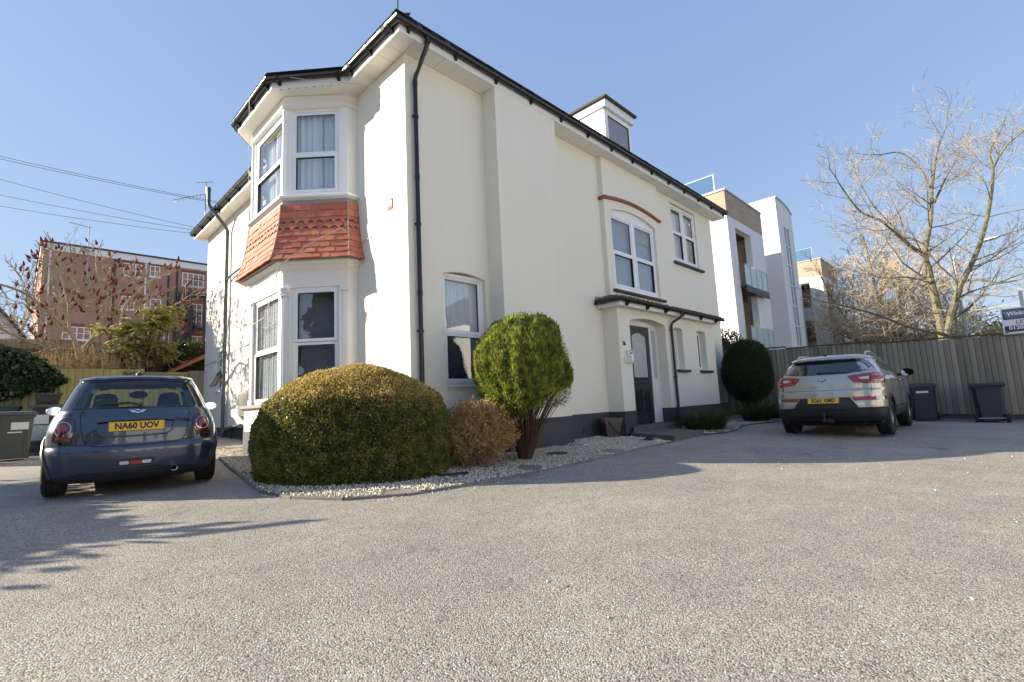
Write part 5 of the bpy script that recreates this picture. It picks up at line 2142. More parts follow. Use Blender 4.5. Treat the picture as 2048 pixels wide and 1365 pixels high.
    D = unit(Nn * .6 + NR.normal(0, .5, P.shape) + np.array([0, 0, .5]))
    cards('spray_tips', P, D, rand_side(D), NR.uniform(.025, .05, len(P)), NR.uniform(.006, .011, len(P)), YEWL, t, .5)
    m = MB()
    for i in range(95):
        a = R.uniform(0, 2 * PI)
        r = .085 * math.sqrt(R.random())
        p0 = V((5.52 + r * math.cos(a), 5.26 + r * math.sin(a), -.06))
        a2 = a + R.gauss(0, .4)
        r2 = R.uniform(.15, .66)
        z2 = .70 + .30 * R.random() + .25 * r2
        p2 = V((c[0] + r2 * math.cos(a2), c[1] + r2 * math.sin(a2), z2))
        mid = p0.lerp(p2, .5) + V((-.06 * math.cos(a2), -.06 * math.sin(a2), .04))
        m.tube([p0, mid, p2], [R.uniform(.008, .014), .007, .004], 5, cap=False)
    m.build('stems', STEMR, t)
    # budding twiggy shrub between the two
    t = thing('budding_shrub', 'low twiggy shrub with yellow and pink buds between the hedge and the cypress', 'shrub', (4.62, 5.5, -.05))
    m = MB()
    P = []
    for i in range(620):
        a = R.uniform(0, 2 * PI)
        el = R.uniform(.05, 1.35)
        d = V((math.cos(a) * math.cos(el), math.sin(a) * math.cos(el), math.sin(el)))
        p0 = V((4.66 + R.gauss(0, .16), 5.42 + R.gauss(0, .12), R.uniform(-.05, .2)))
        ln = R.uniform(.35, .72) * (1 - .12 * math.sin(el))
        mid = p0 + d * ln * .55 + V((R.gauss(0, .04), R.gauss(0, .04), .05))
        e = V((4.68, 5.40, .28)) + V((d.x * .68, d.y * .60, d.z * .62)) * R.uniform(.72, 1.06)
        m.tube([p0, mid, e], [.0045, .0032, .0018], 3, cap=False)
        for k in range(9):
            s_ = R.uniform(.4, 1.0)
            q = mid.lerp(e, s_) if s_ > .3 else p0.lerp(mid, s_)
            dd = V((R.gauss(0, 1), R.gauss(0, 1), R.gauss(.3, 1))).normalized()
            e2 = q + dd * R.uniform(.04, .12)
            m.tube([q, e2], [.0022, .0012], 3, cap=False)
            for _ in range(3):
                P.append(q.lerp(e2, R.uniform(.3, 1.05)))
    m.build('twigs', mat('pinkish_shrub_twigs', (.36, .25, .185), .9, isl=.3), t)
    P = np.array([tuple(p) for p in P])
    D = unit(NR.normal(0, 1, P.shape) + np.array([0, 0, .3]))
    k = NR.uniform(0, 1, len(P)) < .95
    cards('leaves', P[k], D[k], rand_side(D[k]), NR.uniform(.022, .042, k.sum()), NR.uniform(.015, .026, k.sum()), GOLD, t)
    # dark round bush at the end of the porch
    t = thing('round_bush', 'dark green clipped round bush at the far end of the porch', 'shrub', (15.62, 5.5, 0))
    c = (15.62, 5.45, 1.42)
    core('twigs', c, (.60, .58, .80), 2.2, TWIGI, t, 0, .1, 3.0)
    P, Nn = blob(30000, c, (.70, .66, .93), 2.25, .02, 4, 3.0, .06, .30, 0, .15)
    th = NR.uniform(0, 1, len(P)) < np.clip((P[:, 2] - .25) / .6, .25, 1)
    P, Nn = P[th], Nn[th]
    D = unit(Nn * .6 + NR.normal(0, .6, P.shape) + np.array([0, 0, .4]))
    cards('leaves', P, D, rand_side(D), NR.uniform(.04, .08, len(P)), NR.uniform(.012, .02, len(P)), DARKL, t)
    m = MB()
    for i in range(26):
        a = R.uniform(0, 2 * PI)
        m.tube([(15.62 + .06 * math.cos(a), 5.5 + .06 * math.sin(a), 0), (15.62 + .3 * math.cos(a), 5.45 + .3 * math.sin(a), .75)], [.022, .01], 5, cap=False)
    m.build('stems', BARKD, t)
    # laurels
    def laurel(nm, lab, c, abc, n, L0, L1, mt=LAUR):
        t = thing(nm, lab, 'shrub', (c[0], c[1], 0))
        core('twigs', c, tuple(a * .82 for a in abc), 2.3, TWIGI, t, 0, None, 4.0, .12)
        P, Nn = blob(n, c, abc, 2.3, .03, 3.5, 4.0, .16, None, 0, .25)
        D = unit(Nn * .5 + NR.normal(0, .7, P.shape) + np.array([0, 0, .35]))
        cards('leaves', P, D, rand_side(D), NR.uniform(L0, L1, len(P)), NR.uniform(L0 * .35, L1 * .4, len(P)), mt, t)
        m = MB()
        m.tube([(c[0], c[1], -.1), (c[0], c[1], c[2])], [.08, .05], 6)
        m.build('stem', BARKD, t)
    laurel('laurel_bush', 'dark glossy laurel bush over the fence end beside the house', (18.6, 8.3, 1.9), (.85, 1.9, 1.35), 9000, .09, .15)
    laurel('laurel_hedge', 'sunlit green laurel hedge above the side gate', (4.2, 19.75, 2.75), (1.0, .5, .62), 5200, .09, .15)
    # ivy over the old fence
    t = thing('ivy', 'thick dark ivy spilling over the old fence at the left edge', 'ivy', (-.4, 17.9, 1.0))
    P1, N1 = blob(12000, (-.9, 17.9, 2.28), (1.35, .42, .62), 2.4, .03, 3, 5.0, .22, 1.2, 0, .25)
    P2, N2 = blob(6000, (.28, 17.95, 2.22), (.62, .26, .28), 2.4, .03, 4, 6.0, .25, None, 0, .3)
    P, Nn = np.concatenate([P1, P2]), np.concatenate([N1, N2])
    P[:, 2] -= np.clip(P[:, 0] + .6, 0, 1.5) * .12
    D = unit(Nn * .35 + NR.normal(0, .5, P.shape) + np.array([0, 0, -.55]))
    S = unit(np.cross(D, Nn + NR.normal(0, .3, P.shape)))
    cards('leaves', P, D, S, NR.uniform(.07, .12, len(P)), NR.uniform(.06, .10, len(P)), IVY, t)
    core('stems', (-.9, 17.95, 2.25), (1.15, .3, .48), 2.4, TWIGI, t, 0, 1.3, 5.0, .15)
    # grassy clump by the step and strappy plants beyond
    def clump(nm, lab, x, y, n, L0, L1, W, mt, spread, droop):
        t = thing(nm, lab, 'plant', (x, y, gz(x, y)))
        vs, fs = [], []
        for i in range(n):
            a = R.uniform(0, 2 * PI)
            r = spread * math.sqrt(R.random())
            b = V((x + r * .55 * math.cos(a), y + r * .55 * math.sin(a), gz(x, y) + .02))
            ln = R.uniform(L0, L1)
            a2 = a + R.gauss(0, .5)
            o = V((math.cos(a2), math.sin(a2), 0))
            el = R.uniform(.75, 1.5)
            s = V((-o.y, o.x, 0))
            k = len(vs)
            p, e = V(b), el
            for j in range(5):
                w = W * (1 - j / 4.3) * R.uniform(.8, 1.1)
                vs += [tuple(p + s * w), tuple(p - s * w)]
                p = p + (o * math.cos(e) + V((0, 0, math.sin(e)))) * ln / 4
                e -= droop * R.uniform(.5, 1.3)
            fs += [(k + 2 * j, k + 2 * j + 2, k + 2 * j + 3, k + 2 * j + 1) for j in range(4)]
        v = np.array(vs) - np.array(OFF[t])[None]
        link('leaves', np_mesh('leaves', v, fs, mt), t)
    clump('grassy_clump', 'rounded clump of grassy leaves beside the door steps', 11.55, 5.1, 1500, .45, .8, .007, BLADE, .75, .33)
    clump('strap_plant', 'dark strappy plant with arching leaves between the round bush and the silver car', 14.6, 4.98, 420, .5, .85, .014, STRAP, .55, .35)
    clump('strap_plant', 'second strappy plant tight behind the silver car corner', 15.7, 4.9, 380, .45, .8, .014, STRAP, .5, .35)


build_bushes()


# ------------------------------------------------------------------ trees
def curve_pts(pts, k=4):
    """Catmull-Rom through the given points."""
    P = [V(p) for p in pts]
    out = []
    for i in range(len(P) - 1):
        p0, p1, p2, p3 = P[max(i - 1, 0)], P[i], P[i + 1], P[min(i + 2, len(P) - 1)]
        for j in range(k):
            t = j / k
            out.append(.5 * ((2 * p1) + (p2 - p0) * t + (2 * p0 - 5 * p1 + 4 * p2 - p3) * t * t + (3 * p1 - p0 - 3 * p2 + p3) * t ** 3))
    out.append(P[-1])
    return out


def sprout(mbs, p, d, L, r, lvl, cfg, tips, rn):
    seg = cfg['seg'][lvl]
    pts, rs = [p.copy()], [r]
    q = p.copy()
    dd = d.copy()
    for i in range(seg):
        dd = (dd + V((rn.gauss(0, 1), rn.gauss(0, 1), rn.gauss(0, 1))) * cfg['wig'][lvl] + V((0, 0, cfg['trop'][lvl]))).normalized()
        q = q + dd * (L / seg)
        pts.append(q.copy())
        rs.append(max(cfg['rmin'], r * (1 - .72 * (i + 1) / seg)))
    mb = mbs[0] if lvl < cfg['split'] else mbs[1]
    mb.tube(pts, rs, cfg['sides'][lvl], cap=False)
    if lvl + 1 < cfg['levels']:
        n = cfg['n'][lvl]
        for k in range(n):
            t = cfg['t0'][lvl] + (1 - cfg['t0'][lvl]) * (k + rn.random()) / n
            i = min(int(t * seg), seg - 1)
            f = t * seg - i
            b = pts[i].lerp(pts[i + 1], f)
            ax_ = (pts[i + 1] - pts[i]).normalized()
            o = ax_.orthogonal().normalized()
            o.rotate(__import__('mathutils').Quaternion(ax_, rn.uniform(0, 2 * PI)))
            an = math.radians(rn.gauss(cfg['ang'][lvl], 9))
            nd = ax_ * math.cos(an) + o * math.sin(an)
            sprout(mbs, b, nd, L * cfg['ratio'][lvl] * rn.uniform(.65, 1.15) * (1.15 - .5 * t), max(cfg['rmin'], rs[i] * cfg['rr'][lvl]), lvl + 1, cfg, tips, rn)
        if cfg.get('end', True):
            sprout(mbs, pts[-1], dd, L * cfg['ratio'][lvl] * .8, max(cfg['rmin'], rs[-1]), lvl + 1, cfg, tips, rn)
    else:
        tips.append((pts[-1], dd))


def limbs(mbs, specs, cfg, tips, rn, lvl=1):
    """specs: (points, r0, r1, side branches, length, first t)."""
    for pts, r0, r1, n, L, t0 in specs:
        c = curve_pts(pts, 4)
        m = len(c)
        rs = [r0 + (r1 - r0) * (i / (m - 1)) ** .8 for i in range(m)]
        mbs[0].tube(c, rs, 8)
        for k in range(n):
            t = t0 + (1 - t0) * (k + rn.random()) / n
            i = min(int(t * (m - 1)), m - 2)
            a = (c[i + 1] - c[i]).normalized()
            o = a.orthogonal().normalized()
            o.rotate(__import__('mathutils').Quaternion(a, rn.uniform(0, 2 * PI)))
            an = math.radians(rn.gauss(58, 12))
            sprout(mbs, c[i], a * math.cos(an) + o * math.sin(an), L * rn.uniform(.6, 1.2) * (1.2 - .6 * t), max(.012, rs[i] * .36), lvl, cfg, tips, rn)
        sprout(mbs, c[-1], (c[-1] - c[-2]).normalized(), L * cfg.get('endk', .7), r1, lvl, cfg, tips, rn)


def build_trees():
    rn = random.Random(5)
    # the big bare tree behind the fence on the right
    t = thing('bare_tree', 'large bare spreading tree with two main stems behind the grey fence', 'tree', (26.45, 1.45, -.3))
    A = [(26.5, 1.5, -.3), (26.45, 1.5, 1.2), (26.47, 1.5, 2.67), (26.21, 1.53, 3.97), (26.03, 1.6, 5.42), (26.02, 1.62, 6.16), (26.24, 1.3, 7.5), (26.34, 1.12, 8.77), (26.49, .8, 10.3), (26.54, .55, 11.0)]
    B = [(26.5, 1.5, .6), (26.45, 1.45, 1.6), (26.44, 1.4, 2.66), (26.18, 1.01, 3.84), (26.05, .72, 4.61), (26.07, .26, 5.46), (26.02, -.14, 6.41), (26.01, -.51, 7.7), (25.87, -.71, 8.79), (25.72, -.7, 9.45), (25.72, -.95, 9.9)]
    C = [(26.03, 1.64, 6.02), (25.16, 1.91, 6.26), (24.26, 2.18, 6.6), (23.21, 2.58, 7.13), (22.29, 3.03, 7.4), (21.62, 3.32, 8.03), (21.03, 3.51, 8.67)]
    Dd = [(26.43, 1.52, 2.8), (24.61, 2.32, 3.04), (23.21, 2.96, 3.43), (21.79, 3.63, 3.74), (20.58, 4.38, 3.99)]
    E_ = [(26.25, 1.19, 8.87), (26.42, 1.41, 9.89), (26.31, 1.94, 10.72), (26.01, 2.61, 10.8), (25.8, 3.2, 11.0)]
    F_ = [(26.09, .65, 4.77), (25.89, .15, 4.67), (25.88, -.37, 4.44), (25.94, -1.16, 4.49), (26, -2, 4.6)]
    G_ = [(25.87, -.72, 8.88), (25.65, -1.19, 9.52), (25.62, -1.87, 10.0), (25.6, -2.4, 10.4)]
    H_ = [(26.1, 1.6, 4.9), (25.6, 2.3, 5.2), (25.2, 3.1, 5.3), (24.9, 4.2, 5.9)]
    I_ = [(26.3, 1.1, 8.2), (26.9, .7, 9.2), (27.4, .2, 10.2)]
    J_ = [(25.16, 1.91, 6.26), (24.7, 2.4, 7.2), (24.0, 2.9, 8.2), (23.6, 3.2, 9.4)]
    cfg = dict(levels=4, seg=[5, 5, 4, 3], wig=[.1, .13, .17, .2], trop=[.0, .02, .03, .03], n=[5, 7, 4, 0], t0=[.2, .15, .2, 0], ang=[50, 50, 50, 40], ratio=[.5, .55, .55, .4], rr=[.5, .5, .55, .5], sides=[6, 5, 3, 3], rmin=.0055, split=2, endk=.42)
    mbs, tips = [MB(), MB()], []
    limbs(mbs, [(A, .22, .022, 26, 2.7, .26), (B, .17, .02, 24, 2.5, .26), (C, .085, .02, 15, 2.0, .2), (Dd, .075, .02, 15, 1.8, .15), (E_, .05, .016, 7, 1.5, .1), (F_, .05, .02, 7, 1.6, .1), (G_, .05, .016, 7, 1.4, .1), (H_, .05, .016, 8, 1.6, .15), (I_, .05, .016, 6, 1.5, .1), (J_, .04, .015, 7, 1.4, .1)], cfg, tips, rn)
    mbs[0].build('trunk', BARKG, t, smooth=True)
    mbs[1].build('crown', TWIGT, t)
    P = np.array([tuple(p) for p, d in tips])
    D = np.array([tuple(d) for p, d in tips])
    k_ = NR.uniform(0, 1, len(P)) < .5
    cards('buds', P[k_], D[k_], rand_side(D[k_]), .035, .014, TWIGT, t)
    # brown woodland further off: three kinds, copied
    kinds = []
    for s in range(3):
        rn = random.Random(40 + s)
        t = thing('far_tree', 'x', 'tree', (0, 0, 0), 'bare brown trees standing beyond the flats')
        mbs, tips = [MB(), MB()], []
        h = 8.0 + s
        cfg = dict(levels=4, seg=[6, 4, 3, 2], wig=[.07, .12, .18, .2], trop=[.0, .05, .05, .03], n=[20, 9, 6, 0], t0=[.15, .15, .2, 0], ang=[52, 48, 46, 40], ratio=[.42, .48, .5, .4], rr=[.42, .45, .5, .5], sides=[7, 4, 3, 3], rmin=.011, split=2)
        sprout(mbs, V((0, 0, -.5)), V((.03, 0, 1)), h, .17 + .02 * s, 0, cfg, tips, rn)
        mbs[0].build('trunk', TWIGP if s else BARKG, t, smooth=True)
        mbs[1].build('crown', TWIGP, t)
        # ivy on the trunk
        n = 1500
        z = NR.uniform(0, 4.5, n)
        a = NR.uniform(0, 2 * PI, n)
        r = .26 + .1 * NR.uniform(0, 1, n)
        P = np.stack([r * np.cos(a), r * np.sin(a), z], 1)
        D = unit(P * np.array([1, 1, 0]) + NR.normal(0, .4, P.shape) + np.array([0, 0, -.6]))
        cards('ivy', P, D, rand_side(D), .16, .13, PINEL if s != 1 else TANL, t)
        kinds.append(t)
    spots = [(41.5, 6.2, 0, 1.0, .3), (45.0, 4.6, 1, 1.0, 1.2), (39.0, 4.4, 2, .92, 2.2), (44.0, 3.0, 0, .85, 3.3), (48.0, 6.6, 2, 1.05, 4.4), (47.5, 2.2, 1, .8, 5.2), (44.0, 5.6, 1, .55, .6), (43.0, 1.2, 2, .34, 1.6), (40.5, 3.4, 0, .5, 2.7), (50, 4.2, 0, 1.0, 5.7), (51, 7.6, 1, .95, 1.9), (43.5, 7.4, 2, .8, 3.9), (49, 3.2, 2, .9, .1), (52, 5.6, 0, 1.05, 2.4), (39.5, 5.4, 1, .6, 4.9)]
    labs = ['tall bare brown tree nearest the second apartment block', 'bare brown tree left of the forked tree, with a leafy trunk', 'bare brown tree just beyond the fence left of the big fork',
            'bare brown tree seen right behind the big forked stems', 'tallest bare brown tree at the back of the wood', 'thin brown tree behind the right forked stem', 'short brown tree low behind the fence top', 'smallest brown tree beside the street lamp', 'low brown tree among the ivy trunks over the silver car', 'pale brown tree deep in the wood left of the forked stems', 'brown tree close against the second apartment block end', 'slim brown tree in front of the second apartment block', 'pale brown tree deep in the wood behind the left big stem', 'highest thin crown at the back of the brown wood', 'short brown tree directly above the silver car aerial']
    used = set()
    for (x, y, k, s, rz), lab in zip(spots, labs):
        o = kinds[k] if k not in used else copy_tree(kinds[k])
        used.add(k)
        o.location = (x, y, 0)
        o.scale = (s, s, s)
        o.rotation_euler = (0, 0, rz)
        o['label'] = lab
    # undergrowth beyond the fence
    n = 26000
    P = np.stack([NR.uniform(38, 54, n), NR.uniform(-1.5, 8.0, n), np.abs(NR.normal(1.6, 1.2, n))], 1)
    D = unit(NR.normal(0, 1, P.shape) + np.array([0, 0, .3]))
    tag(cards('undergrowth', P, D, rand_side(D), NR.uniform(.12, .3, n), NR.uniform(.08, .16, n), TANL), kind='stuff', label='tangled brown undergrowth and dry leaves beyond the fence')
    n = 5000
    P = np.stack([NR.uniform(36, 52, n), NR.uniform(-1.5, 8.5, n), np.abs(NR.normal(1.3, .9, n))], 1)
    D = unit(NR.normal(0, 1, P.shape) + np.array([0, 0, .3]))
    tag(cards('green_undergrowth', P, D, rand_side(D), NR.uniform(.1, .2, n), NR.uniform(.08, .14, n), FERN), kind='stuff', label='patches of green undergrowth beyond the fence')
    # distant evergreens by the board
    for i, (x, y, a, h, lab) in enumerate(((70, -2.0, 2.6, 7.0, 'dark distant evergreen tree left of the agent board'), (73, -.2, 1.8, 5.6, 'small distant evergreen tree right of the street lamp'), (66, -3.6, 2.0, 5.0, 'rounded distant evergreen touching the agent board edge'))):
        t = thing('evergreen_tree', lab, 'tree', (x, y, 0), 'distant evergreens')
        P, Nn = blob(2600, (x, y, h - a * .9), (a, a, a * .95), 2, .05, 4, i * 2.0, .3, None, 0, .5)
        D = unit(Nn * .5 + NR.normal(0, .7, P.shape))
        cards('crown', P, D, rand_side(D), NR.uniform(.25, .5, len(P)), NR.uniform(.2, .35, len(P)), PINEL, t)
        m = MB()
        m.tube([(x, y, -.5), (x, y, h - a)], [.25, .15], 6)
        m.build('trunk', BARKD, t)
    # staghorn sumac with red seed heads
    rn = random.Random(9)
    t = thing('sumac_tree', 'bare spreading tree carrying many dark red seed cones behind the fences', 'tree', (1.35, 19.2, .3))
    mbs, tips = [MB(), MB()], []
    y = 19.2
    cfg = dict(levels=4, seg=[5, 5, 4, 3], wig=[.1, .12, .14, .16], trop=[.02, .05, .08, .12], n=[4, 6, 4, 0], t0=[.2, .25, .35, 0], ang=[46, 50, 46, 30], ratio=[.62, .62, .56, .5], rr=[.6, .64, .66, .7], sides=[6, 6, 5, 4], rmin=.009, split=4)
    sp = [([(1.35, y, .2), (1.32, y, 2.3), (1.25, y, 3.0), (1.05, y - .1, 3.5), (.6, y - .2, 4.0), (.1, y - .1, 4.5), (-.3, y, 4.7)], .085, .028, 8, 1.25, .3),
          ([(1.3, y, 2.9), (1.7, y + .1, 3.6), (1.85, y + .1, 4.3), (1.75, y, 4.9), (1.6, y, 5.4)], .06, .026, 8, 1.1, .2),
          ([(1.4, y, 2.6), (1.9, y - .2, 3.2), (2.5, y - .1, 3.7), (3.1, y, 4.2), (3.6, y, 4.6)], .06, .026, 8, 1.1, .2),
          ([(1.2, y, 2.6), (.6, y - .3, 3.0), (-.1, y - .4, 3.3), (-.8, y - .3, 3.8)], .055, .025, 5, 1.2, .2),
          ([(1.05, y, 3.5), (1.0, y + .2, 4.4), (.8, y + .2, 5.2), (.75, y + .1, 5.4)], .045, .022, 5, 1.0, .2),
          ([(2.2, y - .1, 3.5), (2.3, y, 4.4), (2.6, y, 4.9), (2.9, y, 5.3)], .042, .022, 5, 1.0, .2)]
    limbs(mbs, sp, cfg, tips, rn)
    mbs[0].build('trunk', mat('sumac_bark', (.42, .35, .24), .9, var=(6, (.28, .23, .16), .7), bump=(30, .5)), t, smooth=True)
    cone = MB()
    prof = [(.0, -.01), (.028, .0), (.045, .035), (.042, .08), (.028, .13), (.012, .17), (.0, .19)]
    n = 9
    for i, (r, z) in enumerate(prof):
        for k in range(n):
            q = r * (1 + .22 * math.sin(k * 4 + i * 2.3))
            cone.v.append((q * math.cos(2 * PI * k / n), q * math.sin(2 * PI * k / n), z))
    cone.f = [(i * n + k, i * n + (k + 1) % n, (i + 1) * n + (k + 1) % n, (i + 1) * n + k) for i in range(len(prof) - 1) for k in range(n)]
    cone.mi = [0] * len(cone.f)
    me = cone.mesh('seed_cone', mat('dark_red_seed_heads', (.17, .030, .024), .95, rnd=.3, bump=(90, 1.0)))
    rn.shuffle(tips)
    rn.shuffle(tips)
    tips = [q for q in tips if q[0].x > -1.6]
    for p, d in tips[:280]:
        z = (d + V((0, 0, .9))).normalized()
        x = z.orthogonal().normalized()
        s_ = rn.uniform(.55, .88)
        inst('seed_cone', me, t, ax(p, x * s_, z.cross(x) * s_, z * s_ * rn.uniform(.9, 1.3)))
    # feathery evergreen shrub right of it
    t = thing('feathery_shrub', 'feathery yellow green shrub above the yellow green fence', 'shrub', (2.8, 18.8, .4))
    m = MB()
    P, D, S = [], [], []
    rn = random.Random(21)
    for i in range(30):
        a = rn.uniform(0, 2 * PI)
        top = V((2.85 + rn.gauss(0, .5), 18.75 + rn.gauss(0, .25), rn.uniform(2.6, 4.45)))
        if top.z > 3.9:
            top.x = 3.0 + rn.gauss(0, .25)
        b = V((2.8 + rn.gauss(0, .1), 18.8, .4))
        m.tube([b, b.lerp(top, .6) + V((rn.gauss(0, .1), rn.gauss(0, .08), .1)), top], [.03, .02, .01], 4, cap=False)
        for k in range(13):
            a = 2 * PI * k / 13 + rn.random()
            ln = rn.uniform(.35, .6)
            o = V((math.cos(a), math.sin(a) * .8, 0))
            p = top.copy()
            e = rn.uniform(.0, .9)
            pts = [p.copy()]
            for j in range(7):
                p = p + (o * math.cos(e) + V((0, 0, math.sin(e)))) * ln / 7
                e -= .22
                pts.append(p.copy())
                sd = V((-o.y, o.x, 0))
                for q in (-1, 1):
                    for f in (0, .5):
                        P.append(p - (p - pts[-2]) * f)
                        D.append((o * .5 + sd * q + V((0, 0, -.25))).normalized())
                        S.append(V((0, 0, 1)).cross(D[-1]).normalized())
    m.build('stems', BARKD, t)
    P, D, S = [np.array([tuple(v) for v in q]) for q in (P, D, S)]
    cards('leaves', P, D, unit(S * .4 + rand_side(D)), NR.uniform(.09, .16, len(P)), .030, FERN, t)
    # dry twiggy shrub in front of the pale fence
    t = thing('dry_shrub', 'dry tan twiggy shrub with papery leaves at the foot of the red-coned tree', 'shrub', (1.5, 18.7, .4))
    m = MB()
    P = []
    for i in range(420):
        b = V((1.5 + rn.gauss(0, .45), 18.7 + rn.gauss(0, .12), .5))
        e = b + V((rn.gauss(0, .28), rn.gauss(0, .15), rn.uniform(1.6, 2.6)))
        md = b.lerp(e, .5) + V((rn.gauss(0, .08), rn.gauss(0, .05), 0))
        m.tube([b, md, e], [.010, .007, .004], 3, cap=False)
        for k in range(7):
            q = md.lerp(e, rn.random())
            e2 = q + V((rn.gauss(0, .12), rn.gauss(0, .08), rn.uniform(-.02, .16)))
            m.tube([q, e2], [.005, .003], 3, cap=False)
            P.append(e2)
            P.append(q.lerp(e2, .6))
    m.build('twigs', TWIGP, t)
    P = np.array([tuple(v) for v in P])
    D = unit(NR.normal(0, 1, P.shape))
    cards('leaves', P, D, rand_side(D), NR.uniform(.03, .06, len(P)), NR.uniform(.02, .04, len(P)), TANL, t)
    # thin bare tree against the sky at the far left
    rn = random.Random(77)
    t = thing('thin_bare_tree', 'thin hazy bare tree at the left edge behind the red-coned tree', 'tree', (-.4, 40, 0))
    mbs, tips = [MB(), MB()], []
    cfg = dict(levels=4, seg=[6, 4, 3, 2], wig=[.07, .12, .18, .2], trop=[.0, .08, .08, .05], n=[15, 7, 4, 0], t0=[.35, .2, .2, 0], ang=[42, 42, 40, 40], ratio=[.36, .48, .5, .4], rr=[.4, .45, .5, .5], sides=[6, 4, 3, 3], rmin=.009, split=2)
    sprout(mbs, V((-.4, 40, 0)), V((0, 0, 1)), 9.5, .14, 0, cfg, tips, rn)
    mbs[0].build('trunk', TWIGP, t, smooth=True)
    mbs[1].build('crown', TWIGT, t)


build_trees()
